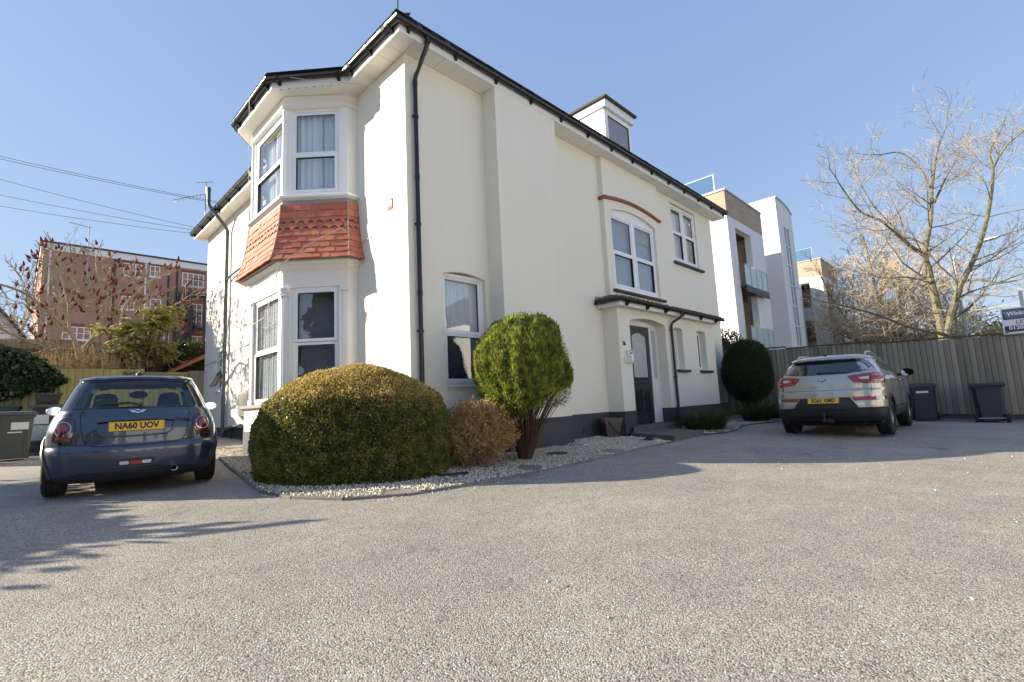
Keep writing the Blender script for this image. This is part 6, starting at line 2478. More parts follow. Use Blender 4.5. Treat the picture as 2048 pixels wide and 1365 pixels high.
# ------------------------------------------------------------------ cars
class Shell:
    """A car body as closed outlines stacked up z; u runs forward from the rear bumper, v to the right."""
    KEYS = ('ur', 'uf', 'w', 'rc', 'rl', 'cr')

    def __init__(s, rows):
        rows = sorted(rows)
        s.z = np.array([r[0] for r in rows], float)
        s.p = np.array([r[1:] for r in rows], float)
        m = np.gradient(s.p, s.z, axis=0)
        d = np.diff(s.p, axis=0) / np.diff(s.z)[:, None]
        for i in range(1, len(s.z) - 1):             # keep it from overshooting
            for j in range(s.p.shape[1]):
                if d[i - 1, j] * d[i, j] <= 0:
                    m[i, j] = 0
                else:
                    m[i, j] = 2 * d[i - 1, j] * d[i, j] / (d[i - 1, j] + d[i, j])
        m[0], m[-1] = d[0], d[-1]
        s.m = m
        s.cache = {}

    def par(s, z):
        z = min(max(z, s.z[0]), s.z[-1])
        i = min(int(np.searchsorted(s.z, z, 'right')) - 1, len(s.z) - 2)
        i = max(i, 0)
        h = s.z[i + 1] - s.z[i]
        t = (z - s.z[i]) / h
        a, b, c, d = 2 * t ** 3 - 3 * t ** 2 + 1, t ** 3 - 2 * t ** 2 + t, -2 * t ** 3 + 3 * t ** 2, t ** 3 - t ** 2
        return a * s.p[i] + b * h * s.m[i] + c * s.p[i + 1] + d * h * s.m[i + 1]

    def half(s, z, n=(14, 12, 44, 8, 8)):
        ur, uf, w, rc, rl, cr = s.par(z)
        pts = []
        vw = w - rc
        for i in range(n[0]):
            v = vw * i / n[0]
            pts.append((ur + cr * (v / vw) ** 2, v))
        u0 = ur + cr
        for i in range(n[1]):
            a = i / n[1] * PI / 2
            pts.append((u0 + rl * (1 - math.cos(a)), vw + rc * math.sin(a)))
        f0 = uf - .45 * min(1, w)
        for i in range(n[2]):
            pts.append((u0 + rl + (f0 - u0 - rl) * i / n[2], w))
        for i in range(n[3]):
            a = i / n[3] * PI / 2
            pts.append((f0 + (uf - .12 - f0) * math.sin(a), w * .6 + w * .4 * math.cos(a)))
        for i in range(n[4] + 1):
            t = i / n[4]
            pts.append((uf - .12 * (1 - t) ** 2, w * .6 * (1 - t)))
        return np.array(pts)

    def arc(s, z):
        k = round(z, 4)
        if k not in s.cache:
            h = s.half(z)
            L = np.concatenate([[0], np.cumsum(np.hypot(*np.diff(h, axis=0).T))])
            s.cache[k] = (h, L)
        return s.cache[k]

    def at(s, a, z):                                  # a = arc length from the middle of the rear, + to the right
        h, L = s.arc(z)
        return V((np.interp(abs(a), L, h[:, 0]), math.copysign(np.interp(abs(a), L, h[:, 1]), a), z))

    def side(s, u, z, sg=1):
        h, L = s.arc(z)
        return V((u, sg * np.interp(u, h[:, 0], h[:, 1]), z))

    def nrm(s, f, a, z):
        e = .006
        d1 = f(a + e, z) - f(a - e, z)
        d2 = f(a, z + e) - f(a, z - e)
        n = d1.cross(d2)
        if n.length < 1e-9:
            return V((-1, 0, 0))
        return n.normalized()

    def body(s, z0, z1, step, drop, matf, mats, name, parent):
        zs = list(np.arange(z0, z1, step)) + [z1]
        n = None
        vs, rings = [], []
        for z in zs:
            h = s.half(z)
            full = [(u, v) for u, v in h] + [(u, -v) for u, v in h[-2:0:-1]]
            n = len(full)
            rings.append([(u, v, z) for u, v in full])
        mb = MB()
        allv = [q for r in rings for q in r]
        mb.v = allv
        for i in range(len(zs) - 1):
            for k in range(n):
                k2 = (k + 1) % n
                q = (i * n + k, i * n + k2, (i + 1) * n + k2, (i + 1) * n + k)
                c = [sum(allv[j][t] for j in q) / 4 for t in range(3)]
                if drop(*c):
                    continue
                mb.f.append(q)
                mb.mi.append(matf(*c))
        cz = sum(p[2] for p in rings[-1]) / n
        mb.f.append(tuple((len(zs) - 1) * n + k for k in range(n)))
        mb.mi.append(matf(1.5, 0, cz))
        # drop unused vertices
        used = sorted({i for f in mb.f for i in f})
        mp = {o: i for i, o in enumerate(used)}
        mb.v = [mb.v[o] for o in used]
        mb.f = [[mp[i] for i in f] for f in mb.f]
        return mb.build(name, mats, parent, smooth=True)

    def patch(s, name, outline, m, parent, off=.006, rings=6, mode='a', sg=1, dome=0.0, label=None, inner=None):
        """A panel lying on the shell: outline in (arc, z), or in (u, z) on one side."""
        f = s.at if mode == 'a' else (lambda a, z: s.side(a, z, sg))
        outline = dens(outline, .03) if len(outline) < 40 else outline
        flip = 1
        c = (sum(p[0] for p in outline) / len(outline), sum(p[1] for p in outline) / len(outline))
        mb = MB()
        vs = []
        n = len(outline)
        cen = f(*c)
        out = V((-.3, 0, 0)) if mode == 'a' and abs(c[0]) < .9 else V((0, sg, 0))

        def put(a, z, o):
            p = f(a, z)
            nn = s.nrm(f, a, z)
            ref = p - V((1.8, 0, z))
            if nn.dot(ref) < 0:
                nn = -nn
            return p + nn * o
        vs.append(put(c[0], c[1], off + dome))
        for r in range(1, rings + 1):
            t = r / rings
            for p in outline:
                vs.append(put(c[0] + (p[0] - c[0]) * t, c[1] + (p[1] - c[1]) * t, off + dome * (1 - t * t)))
        for p in outline:
            vs.append(put(p[0], p[1], -.004))
        fs = [(0, 1 + k, 1 + (k + 1) % n) for k in range(n)]
        for r in range(rings):
            b0, b1 = 1 + r * n, 1 + (r + 1) * n
            fs += [(b0 + k, b1 + k, b1 + (k + 1) % n, b0 + (k + 1) % n) for k in range(n)]
        mb.add(vs, fs)
        return mb.build(name, m, parent, smooth=True, label=label)

    def line(s, name, pts, m, parent, r=.004, mode='a', sg=1, off=0.0, n=5, dens=.03):
        f = s.at if mode == 'a' else (lambda a, z: s.side(a, z, sg))
        q = []
        for a, b in zip(pts, pts[1:]):
            k = max(1, int(math.hypot(b[0] - a[0], b[1] - a[1]) / dens))
            for i in range(k):
                q.append((a[0] + (b[0] - a[0]) * i / k, a[1] + (b[1] - a[1]) * i / k))
        q.append(pts[-1])
        w = []
        for a, z in q:
            p = f(a, z)
            if off:
                nn = s.nrm(f, a, z)
                if nn.dot(p - V((1.8, 0, z))) < 0:
                    nn = -nn
                p = p + nn * off
            w.append(p)
        return MB().tube(w, r, n).build(name, m, parent, smooth=True)


def rounded(pts, r=.25, k=5):
    """Round a polygon's corners: each corner becomes a small curve."""
    out = []
    n = len(pts)
    for i in range(n):
        a, b, c = V(pts[i - 1]), V(pts[i]), V(pts[(i + 1) % n])
        p, q = b.lerp(a, r), b.lerp(c, r)
        for j in range(k + 1):
            t = j / k
            out.append(tuple((p * (1 - t) ** 2 + b * 2 * t * (1 - t) + q * t * t)))
    return out


def dens(pts, step=.04):
    out = []
    n = len(pts)
    for i in range(n):
        a, b = V(pts[i]), V(pts[(i + 1) % n])
        k = max(1, int((b - a).length / step))
        out += [tuple(a.lerp(b, j / k)) for j in range(k)]
    return out


TYRE = mat('tyre_rubber', (.018, .018, .019), .85, bump=(90, .3))
RIM = mat('alloy_wheel', (.42, .42, .41), .35, .85)
CHROME = mat('chrome', (.75, .76, .77), .12, 1.0)
TRIM = mat('black_trim', (.022, .023, .026), .5, bump=(120, .15))
GLOSSB = mat('gloss_black_pillar', (.008, .009, .012), .06, coat=1.0)
GAP = mat('panel_gap', (.004, .004, .005), .8)
REDL = mat('red_lamp_lens', (.28, .012, .014), .12, coat=1.0, spec=.6)
REDD = mat('smoked_lamp_lens', (.085, .018, .016), .1, coat=1.0)
CLEARL = mat('clear_lamp_lens', (.62, .60, .58), .18, coat=1.0)
PLATEY = mat('yellow_plate', (.85, .50, .035), .45)
PLATEK = mat('plate_characters', (.01, .01, .012), .5)
SEAT = mat('dark_seat_fabric', (.018, .018, .02), .9)
CARGL = glass('clear_car_glass', (.60, .70, .70), .02, 1.0)
TINT = glass('tinted_car_glass', (.10, .12, .14), .10, 1.4)
MIRR = mat('mirror_glass', (.7, .75, .8), .03, 1.0)


def paint(name, col, metal, rough):
    m, t, N, L, b = nodes(name)
    b.inputs['Base Color'].default_value = (*col, 1)
    b.inputs['Metallic'].default_value = metal
    b.inputs['Roughness'].default_value = rough
    b.inputs['Coat Weight'].default_value = 1
    b.inputs['Coat Roughness'].default_value = .02
    tc = N.new('ShaderNodeTexCoord')
    nz = N.new('ShaderNodeTexNoise')
    nz.inputs['Scale'].default_value = 2.2
    nz.inputs['Detail'].default_value = 8
    L.new(tc.outputs['Object'], nz.inputs['Vector'])
    mr = N.new('ShaderNodeMapRange')
    mr.inputs[1].default_value = .35
    mr.inputs[2].default_value = .75
    mr.inputs[3].default_value = .02
    mr.inputs[4].default_value = .16
    L.new(nz.outputs['Fac'], mr.inputs[0])
    L.new(mr.outputs[0], b.inputs['Coat Roughness'])
    return m


def wheel(parent, u, v, r, w, sg, spokes=5, rimr=.68, rim_m=RIM):
    """A tyre with a rim; the outer face looks along sg * v."""
    mb = MB()
    rr = r * rimr
    h = w / 2
    prof = [(rr, -h * .92), (rr * 1.06, -h), (r * .9, -h), (r * .97, -h * .86), (r, -h * .7)]
    for g in (-.42, -.02, .38):
        prof += [(r, h * (g - .1)), (r - .009, h * (g - .08)), (r - .009, h * (g + .08)), (r, h * (g + .1))]
    prof += [(r, h * .7), (r * .97, h * .86), (r * .9, h), (rr * 1.06, h), (rr, h * .92)]
    mb.lathe(prof, (u, v, r), 40, 'y')
    t = mb.build('tyre', TYRE, parent, smooth=True)
    # tread sipes: slanted blocks cut the shoulder
    s_ = MB()
    for k in range(44):
        a = 2 * PI * k / 44
        for q in (-1, 1):
            x0, x1 = (q * h * .52, q * h * .88)
            p0 = V((u + (r + .001) * math.cos(a), v + x0, r + (r + .001) * math.sin(a)))
            p1 = V((u + (r - .008) * math.cos(a + .10), v + x1, r + (r - .008) * math.sin(a + .10)))
            s_.tube([p0, p1], .0045, 3, cap=False)
    tag(s_.build('tread', GAP, t), kind='stuff')
    m = MB()
    o = sg * h * .82
    m.lathe([(rr * 1.02, o), (rr * .97, o - sg * .004), (rr * .93, o - sg * .03), (rr * .9, -o)], (u, v, r), 36, 'y')
    m.lathe([(0.001, o - sg * .015), (rr * .2, o - sg * .015), (rr * .24, o - sg * .04)], (u, v, r), 20, 'y')
    for k in range(spokes):
        for d in (-.13, .13):
            a = 2 * PI * k / spokes + PI / 2
            p0 = V((u + rr * .18 * math.cos(a + d), v + o - sg * .02, r + rr * .18 * math.sin(a + d)))
            p1 = V((u + rr * .95 * math.cos(a + d * .8), v + o - sg * .012, r + rr * .95 * math.sin(a + d * .8)))
            m.tube([p0, p0.lerp(p1, .5), p1], [.016, .013, .015], 6)
    m.build('rim', rim_m, t, smooth=True)
    m = MB()
    m.lathe([(0.001, o - sg * .07), (rr * .7, o - sg * .07), (rr * .7, o - sg * .09)], (u, v, r), 24, 'y')
    m.build('brake_disc', GREYP, t)
    return t


def plate(parent, frame, txt, lab):
    """frame: matrix whose x runs along the plate, y up, z outwards; origin at its middle."""
    mb = MB().box(-.26, -.0555, -.006, .26, .0555, .004)
    me = mb.mesh('number_plate', PLATEY)
    p = inst('number_plate', me, parent, frame, lab)
    t = text('plate_text', txt, .098, PLATEK, parent, frame @ Matrix.Translation((0, -.001, .006)), .001, sx=.86, bold=.0035)
    t.parent = p
    t.matrix_local = Matrix.Translation((0, -.001, .006))
    b = MB()
    for x0, x1, y0, y1 in ((-.257, .257, .0505, .053), (-.257, .257, -.053, -.0505), (-.257, -.2545, -.0505, .0505), (.2545, .257, -.0505, .0505)):
        b.box(x0, y0, .0042, x1, y1, .0052)
    e = b.mesh('plate_border', PLATEK)
    q = link('plate_border', e, p)
    for x in (-.20, .20):
        s_ = MB().lathe([(.007, .004), (.006, .0065), (0.0005, .007)], (x, 0, 0), 10)
        link('plate_screw', s_.mesh('plate_screw', PLATEY), p)
    return p


def seat(parent, u, v, z0, z1, w=.5):
    """One mesh: backrest with shoulders and a headrest on two posts."""
    mb = MB()
    n = 14
    rows = []
    for i, (z, ww, dd) in enumerate(((z0, w * .9, .10), (z0 + .1, w, .11), (z0 + (z1 - z0) * .6, w, .09), (z1 - .06, w * .9, .07), (z1, w * .6, .04))):
        rows.append([(u + dd * math.cos(2 * PI * k / n) + (z - z0) * -.18, v + ww / 2 * math.copysign(abs(math.sin(2 * PI * k / n)) ** .5, math.sin(2 * PI * k / n)), z) for k in range(n)])
    vs = [p for r_ in rows for p in r_]
    fs = [(i * n + k, i * n + (k + 1) % n, (i + 1) * n + (k + 1) % n, (i + 1) * n + k) for i in range(4) for k in range(n)] + [tuple(4 * n + k for k in range(n))]
    mb.add(vs, fs)
    hu = u - (z1 - z0) * .18
    rows = []
    for z, q in ((z1 + .03, .6), (z1 + .06, .95), (z1 + .13, 1), (z1 + .19, .8), (z1 + .21, .35)):
        rows.append([(hu + .05 * q * math.cos(2 * PI * k / n), v + .135 * q * math.sin(2 * PI * k / n), z) for k in range(n)])
    vs = [p for r_ in rows for p in r_]
    fs = [(i * n + k, i * n + (k + 1) % n, (i + 1) * n + (k + 1) % n, (i + 1) * n + k) for i in range(4) for k in range(n)] + [tuple(4 * n + k for k in range(n)), tuple(reversed(range(n)))]
    mb.add(vs, fs)
    for d in (-.06, .06):
        mb.tube([(hu, v + d, z1 - .02), (hu, v + d, z1 + .06)], .008, 5)
    return mb.build('seat', SEAT, parent, smooth=True)


def car_root(name, label, x, y, z, heading, group=None):
    r = thing(name, label, 'car', (x, y, z), group, rotz=heading)
    # local axes: u forward = +x, v right = -y  ->  mirror handled by mapping v to -y in finish_car
    return r


def finish_car(root):
    """Parts were built with v to the right; Blender's y runs to the left of u, so flip y in every mesh once."""
    done = set()

    def walk(o):
        for ch in o.children:
            if ch.get('_flip') is None:
                me = ch.data
                if ch.matrix_basis == Matrix.Identity(4):
                    if me.name not in done:
                        me.transform(Matrix.Diagonal((1, -1, 1, 1)))
                        me.flip_normals()
                        done.add(me.name)
            walk(ch)
    walk(root)


def place_on(shell, a, z, off=.012, up=.0):
    """Frame for flat things on the shell (already in the flipped, final axes): x to the right as seen from behind."""
    p = shell.at(a, z)
    n = shell.nrm(shell.at, a, z)
    if n.dot(p - V((1.8, 0, z))) < 0:
        n = -n
    p = p + n * off
    p.y, n.y = -p.y, -n.y
    x = V((0, -1, 0))
    x = (x - n * x.dot(n)).normalized()
    y = n.cross(x)
    return ax(p, x, y, n)


def build_hatchback():
    car = car_root('hatchback_car', 'dark blue hatchback parked tail-out beside the bay window, with a yellow rear plate', 1.034, 7.183, gz(1.1, 8.2) - .005, math.radians(81.8))
    PB = paint('dark_blue_paint', (.047, .062, .095), .5, .32)
    S = Shell([  # z, ur, uf, w, rc, rl, cr
        (.15, .13, 3.55, .70, .20, .22, .10), (.20, .07, 3.6, .765, .22, .26, .10), (.28, .025, 3.65, .81, .23, .30, .11),
        (.40, .003, 3.69, .836, .24, .32, .12), (.48, 0, 3.69, .838, .24, .32, .12), (.535, .012, 3.69, .835, .24, .32, .12),
        (.56, .03, 3.68, .833, .24, .32, .12), (.70, .035, 3.62, .828, .25, .34, .12), (.80, .055, 3.5, .81, .25, .34, .12),
        (.88, .082, 3.25, .783, .25, .34, .12), (.935, .105, 2.95, .755, .22, .33, .11), (.955, .125, 2.75, .738, .20, .32, .10),
        (1.10, .225, 2.47, .682, .18, .31, .09), (1.25, .325, 2.18, .622, .17, .30, .08), (1.315, .355, 2.04, .59, .17, .30, .08),
        (1.325, .33, 2.02, .592, .19, .32, .085), (1.35, .345, 1.97, .575, .22, .36, .09), (1.378, .47, 1.88, .50, .22, .36, .07), (1.397, .72, 1.72, .38, .18, .3, .04), (1.405, 1.0, 1.6, .2, .1, .2, .02)])
    R_, WB = .30, 2.467
    AX = (.62, .62 + WB)

    def drop(u, v, z):
        for a in AX:
            if abs(v) > .5 and (u - a) ** 2 + (z - R_) ** 2 < .345 ** 2:
                return True
        # the glazed openings
        if .985 < z < 1.285:
            if u < 1.0 and abs(v) < .50 - (z - .98) * .32 and u < .5:
                return True
            if abs(v) > .45 and 1.0 < u < 2.3 - (z - .98) * 1.0:
                return True
            if u > 2.0 and abs(v) < .6 - (z - .98) * .3:
                return True
        return False

    def mf(u, v, z):
        if z < .225 or (z < .26 and abs(v) < .55 and u < .5):
            return 1
        if .957 < z < 1.318:
            return 2
        return 0
    S.body(.15, 1.4045, .0125, drop, mf, [PB, TRIM, GLOSSB], 'body', car)
    # rear window, see-through, with its black band
    W = [(-.60, .985), (-.3, .975), (0, .972), (.3, .975), (.60, .985), (.555, 1.13), (.49, 1.285), (.25, 1.297), (0, 1.30), (-.25, 1.297), (-.49, 1.285), (-.555, 1.13)]
    S.patch('rear_window', dens(rounded(W, .2, 3), .06), CARGL, car, off=.004, rings=5)
    S.line('window_seal', W + W[:1], GLOSSB, car, r=.008)
    # heater band: black border of the glass (top)
    S.patch('brake_light', [(-.13, 1.278), (.13, 1.278), (.13, 1.288), (-.13, 1.288)], REDD, car, off=.006, rings=2)
    for sg in (-1, 1):
        S.patch('side_window', dens([(1.0, .985), (2.28, .985), (2.0, 1.285), (1.02, 1.285)], .1), CARGL, car, off=.002, rings=3, mode='u', sg=sg)
        S.patch('quarter_window', dens([(.62, 1.0), (.94, .985), (.96, 1.285), (.70, 1.28)], .1), GLOSSB, car, off=.003, rings=3, mode='u', sg=sg)
        S.line('belt_chrome', [(.40, .958), (1.4, .958), (2.5, .957)], CHROME, car, r=.007, mode='u', sg=sg)
        S.line('roof_drip', [(.62, 1.322), (1.9, 1.322)], TRIM, car, r=.006, mode='u', sg=sg)
        # lamp: chrome-dark rim, smoked lens, ring and red middle
        o = [(.585, .845), (.665, .868), (.735, .825), (.775, .615), (.605, .605), (.575, .70)]
        o = rounded([(sg * (a - .0), z) for a, z in o], .3, 5)
        rim = S.patch('lamp_rim', [(p[0] * 1.0 + sg * (p[0] * sg - .665) * .14, .73 + (p[1] - .73) * 1.12) for p in o], GLOSSB, car, off=.012, rings=3)
        S.patch('lamp_lens', o, REDD, rim, off=.016, rings=4, dome=.012)
        c = (sg * .668, .755)
        ring = [(c[0] + .068 * math.cos(2 * PI * k / 24), c[1] + .07 * math.sin(2 * PI * k / 24)) for k in range(25)]
        S.line('lamp_ring', ring, CHROME, rim, r=.0045, off=.03)
        S.patch('lamp_core', [(c[0] + .038 * math.cos(2 * PI * k / 14), c[1] + .038 * math.sin(2 * PI * k / 14)) for k in range(14)], REDL, rim, off=.030, rings=2, dome=.004)
        # mirror
        m = MB()
        n = 16
        rows = []
        for d, q in ((.0, .35), (.02, .85), (.06, 1), (.10, .8), (.125, .3)):
            rows.append([(2.05 + d, sg * .915 + .105 * q * math.cos(2 * PI * k / n), 1.0 + .07 * q * math.sin(2 * PI * k / n)) for k in range(n)])
        m.add([p for r_ in rows for p in r_], [(i * n + k, i * n + (k + 1) % n, (i + 1) * n + (k + 1) % n, (i + 1) * n + k) for i in range(4) for k in range(n)] + [tuple(range(n)), tuple(4 * n + k for k in range(n))])
        m.tube([(2.12, sg * .85, .98), (2.15, sg * .74, .95)], .022, 6)
        mi = m.build('door_mirror', PB, car, smooth=True)
        m = MB()
        m.add([(2.012, sg * .915 + .085 * math.cos(2 * PI * k / n), 1.0 + .055 * math.sin(2 * PI * k / n)) for k in range(n)], [tuple(range(n))])
        m.build('mirror_glass', MIRR, mi)
        # black wheel-arch lips
        for a in AX:
            pts = []
            for k in range(19):
                t = math.radians(-12 + 204 * k / 18)
                pts.append((a + .352 * math.cos(t), R_ + .352 * math.sin(t)))
            S.line('wheel_arch', pts, TRIM, car, r=.026, mode='u', sg=sg, n=6)
    for a in AX:
        for sg in (-1, 1):
            wheel(car, a, sg * .735, R_, .20, sg)
    # tailgate gaps
    S.line('panel_gap', [(-.50, .955), (-.535, .90), (-.52, .80), (-.49, .64), (-.455, .575), (-.38, .548), (0, .535), (.38, .548), (.455, .575), (.49, .64), (.52, .80), (.535, .90), (.50, .955)], GAP, car, r=.0045)
    for sg in (-1, 1):
        S.line('panel_gap', [(sg * .46, .572), (sg * .62, .582), (sg * .95, .60)], GAP, car, r=.004)
        S.line('panel_gap', [(.45, .30), (.50, .24)], GAP, car, r=.003, mode='u', sg=sg)
        S.line('panel_gap', [(1.05, .957), (1.0, .5), (1.05, .25)], GAP, car, r=.003, mode='u', sg=sg)
    # handle bar over the plate and the shaped recess below it
    bar = [(-.37, .802), (-.355, .842), (-.30, .86), (.30, .86), (.355, .842), (.37, .802), (.30, .818), (-.30, .818)]
    S.patch('tailgate_handle', dens(bar, .05), PB, car, off=.035, rings=3)
    S.line('handle_shadow', [(-.36, .80), (-.30, .814), (.30, .814), (.36, .80)], GAP, car, r=.007)
    S.line('recess_edge', [(-.365, .80), (-.345, .70), (-.29, .655), (0, .648), (.29, .655), (.345, .70), (.365, .80)], PB, car, r=.012)
    # emblem: disc with wings
    fr = place_on(S, 0, .925, .008)
    m = MB()
    m.lathe([(.027, -.004), (.027, .006), (.02, .008), (.0005, .008)], (0, 0, 0), 20)
    for sg in (-1, 1):
        m.add([(sg * .03, .016, .001), (sg * .085, .021, .001), (sg * .062, -.006, .001), (sg * .048, -.017, .001), (sg * .026, -.017, .001), (sg * .03, .016, .006), (sg * .085, .021, .004), (sg * .062, -.006, .005), (sg * .048, -.017, .005), (sg * .026, -.017, .006)],
              [(5, 6, 7, 8, 9)] + [(i, (i + 1) % 5, (i + 1) % 5 + 5, i + 5) for i in range(5)])
    e = inst('emblem', m.mesh('emblem', CHROME), car, fr)
    b = MB().box(-.02, -.008, .008, .02, .008, .010)
    link('emblem_band', b.mesh('emblem_band', PLATEK), e)
    text('model_lettering', 'COOPER', .05, GLOSSB, car, place_on(S, .43, .815, .012), .004, sx=1.15, bold=.002)
    fp = place_on(S, 0, .757, .016)
    plate(car, fp, 'NA60 UOV', None)
    # bumper: black valance, fog lamp slot, sensors, exhaust
    slot = rounded([(-.20, .395), (.20, .395), (.155, .305), (-.155, .305)], .3, 4)
    fs = S.patch('fog_lamp_slot', slot, TRIM, car, off=.002, rings=3)
    S.patch('fog_lamp', rounded([(-.06, .365), (.06, .365), (.06, .325), (-.06, .325)], .2, 3), REDL, fs, off=.008, rings=2)
    for sg in (-1, 1):
        S.patch('reversing_lamp', rounded([(sg * .062, .365), (sg * .15, .365), (sg * .14, .328), (sg * .062, .328)], .2, 3), CLEARL, fs, off=.008, rings=2)
        for a in (.22, .60):
            S.patch('parking_sensor', [(sg * a + .011 * math.cos(2 * PI * k / 10), .40 + .011 * math.sin(2 * PI * k / 10)) for k in range(10)], PB, car, off=.004, rings=1)
    S.line('valance_edge', [(-.75, .235), (-.30, .25), (-.22, .285), (.22, .285), (.30, .25), (.75, .235)], GAP, car, r=.005)
    m = MB()
    m.lathe([(.036, -.02), (.036, .12), (.031, .12), (.03, -.015), (.036, -.02)], (.03, .37, .245), 18, 'x')
    m.build('exhaust_pipe', CHROME, car, smooth=True)
    # wiper, aerial
    ap = S.at(.02, 1.0)
    m = MB()
    p0, p1, p2 = S.at(.02, 1.005) + V((-.02, 0, .0)), S.at(-.08, 1.035) + V((-.03, 0, 0)), S.at(-.36, 1.02) + V((-.02, 0, 0))
    m.tube([p0, p1, p2], [.014, .011, .006], 6)
    m.tube([S.at(-.02, 1.03) + V((-.012, 0, 0)), S.at(-.37, 1.012) + V((-.012, 0, 0))], .007, 5)
    m.tube([p0 + V((.02, 0, -.005)), p0 + V((-.02, 0, .005))], .02, 10)
    m.build('rear_wiper', TRIM, car)
    m = MB()
    m.lathe([(.04, 1.392), (.036, 1.405), (.012, 1.425), (.008, 1.44)], (.56, 0, 0), 12)
    m.tube([(.56, 0, 1.43), (.40, 0, 1.62)], [.006, .003], 5)
    m.build('aerial', TRIM, car, smooth=True)
    # cabin
    m = MB()
    m.box(.30, -.66, .16, 3.2, .66, .42)
    m.box(.22, -.60, .42, .95, .60, .86)
    m.box(2.35, -.66, .42, 2.75, .66, .93)
    m.build('cabin_floor', SEAT, car)
    m = MB()
    m.box(.45, -.5, .12, 3.3, .5, .20)
    m.tube([(.62, -.70, .3), (.62, .70, .3)], .06, 8)
    m.build('underbody', GAP, car)
    seat(car, 1.75, -.36, .42, 1.0)
    seat(car, 1.75, .36, .42, 1.0)
    seat(car, .98, -.33, .42, .90, .55)
    seat(car, .98, .33, .42, .90, .55)
    m = MB()
    m.lathe([(.001, -.01), (.10, -.01), (.115, 0), (.10, .012), (.001, .012)], (2.0, 0, 1.2), 16, 'x')
    for i in range(len(m.v)):
        x, y, z = m.v[i]
        m.v[i] = (x, y, 1.2 + (z - 1.2) * .5)
    m.build('interior_mirror', SEAT, car)
    for a in AX:
        for sg in (-1, 1):
            m = MB()
            pts = [(a + .36 * math.cos(t), R_ + .36 * math.sin(t)) for t in [math.radians(-15 + 210 * k / 12) for k in range(13)]]
            vs = [(u, sg * .5, z) for u, z in pts] + [(u, sg * .8, z) for u, z in pts]
            m.add(vs, [(k, k + 1, k + 14, k + 13) for k in range(12)] + [tuple(range(13))])
            m.build('wheel_well', GAP, car)
    finish_car(car)
    return car


hatch = build_hatchback()


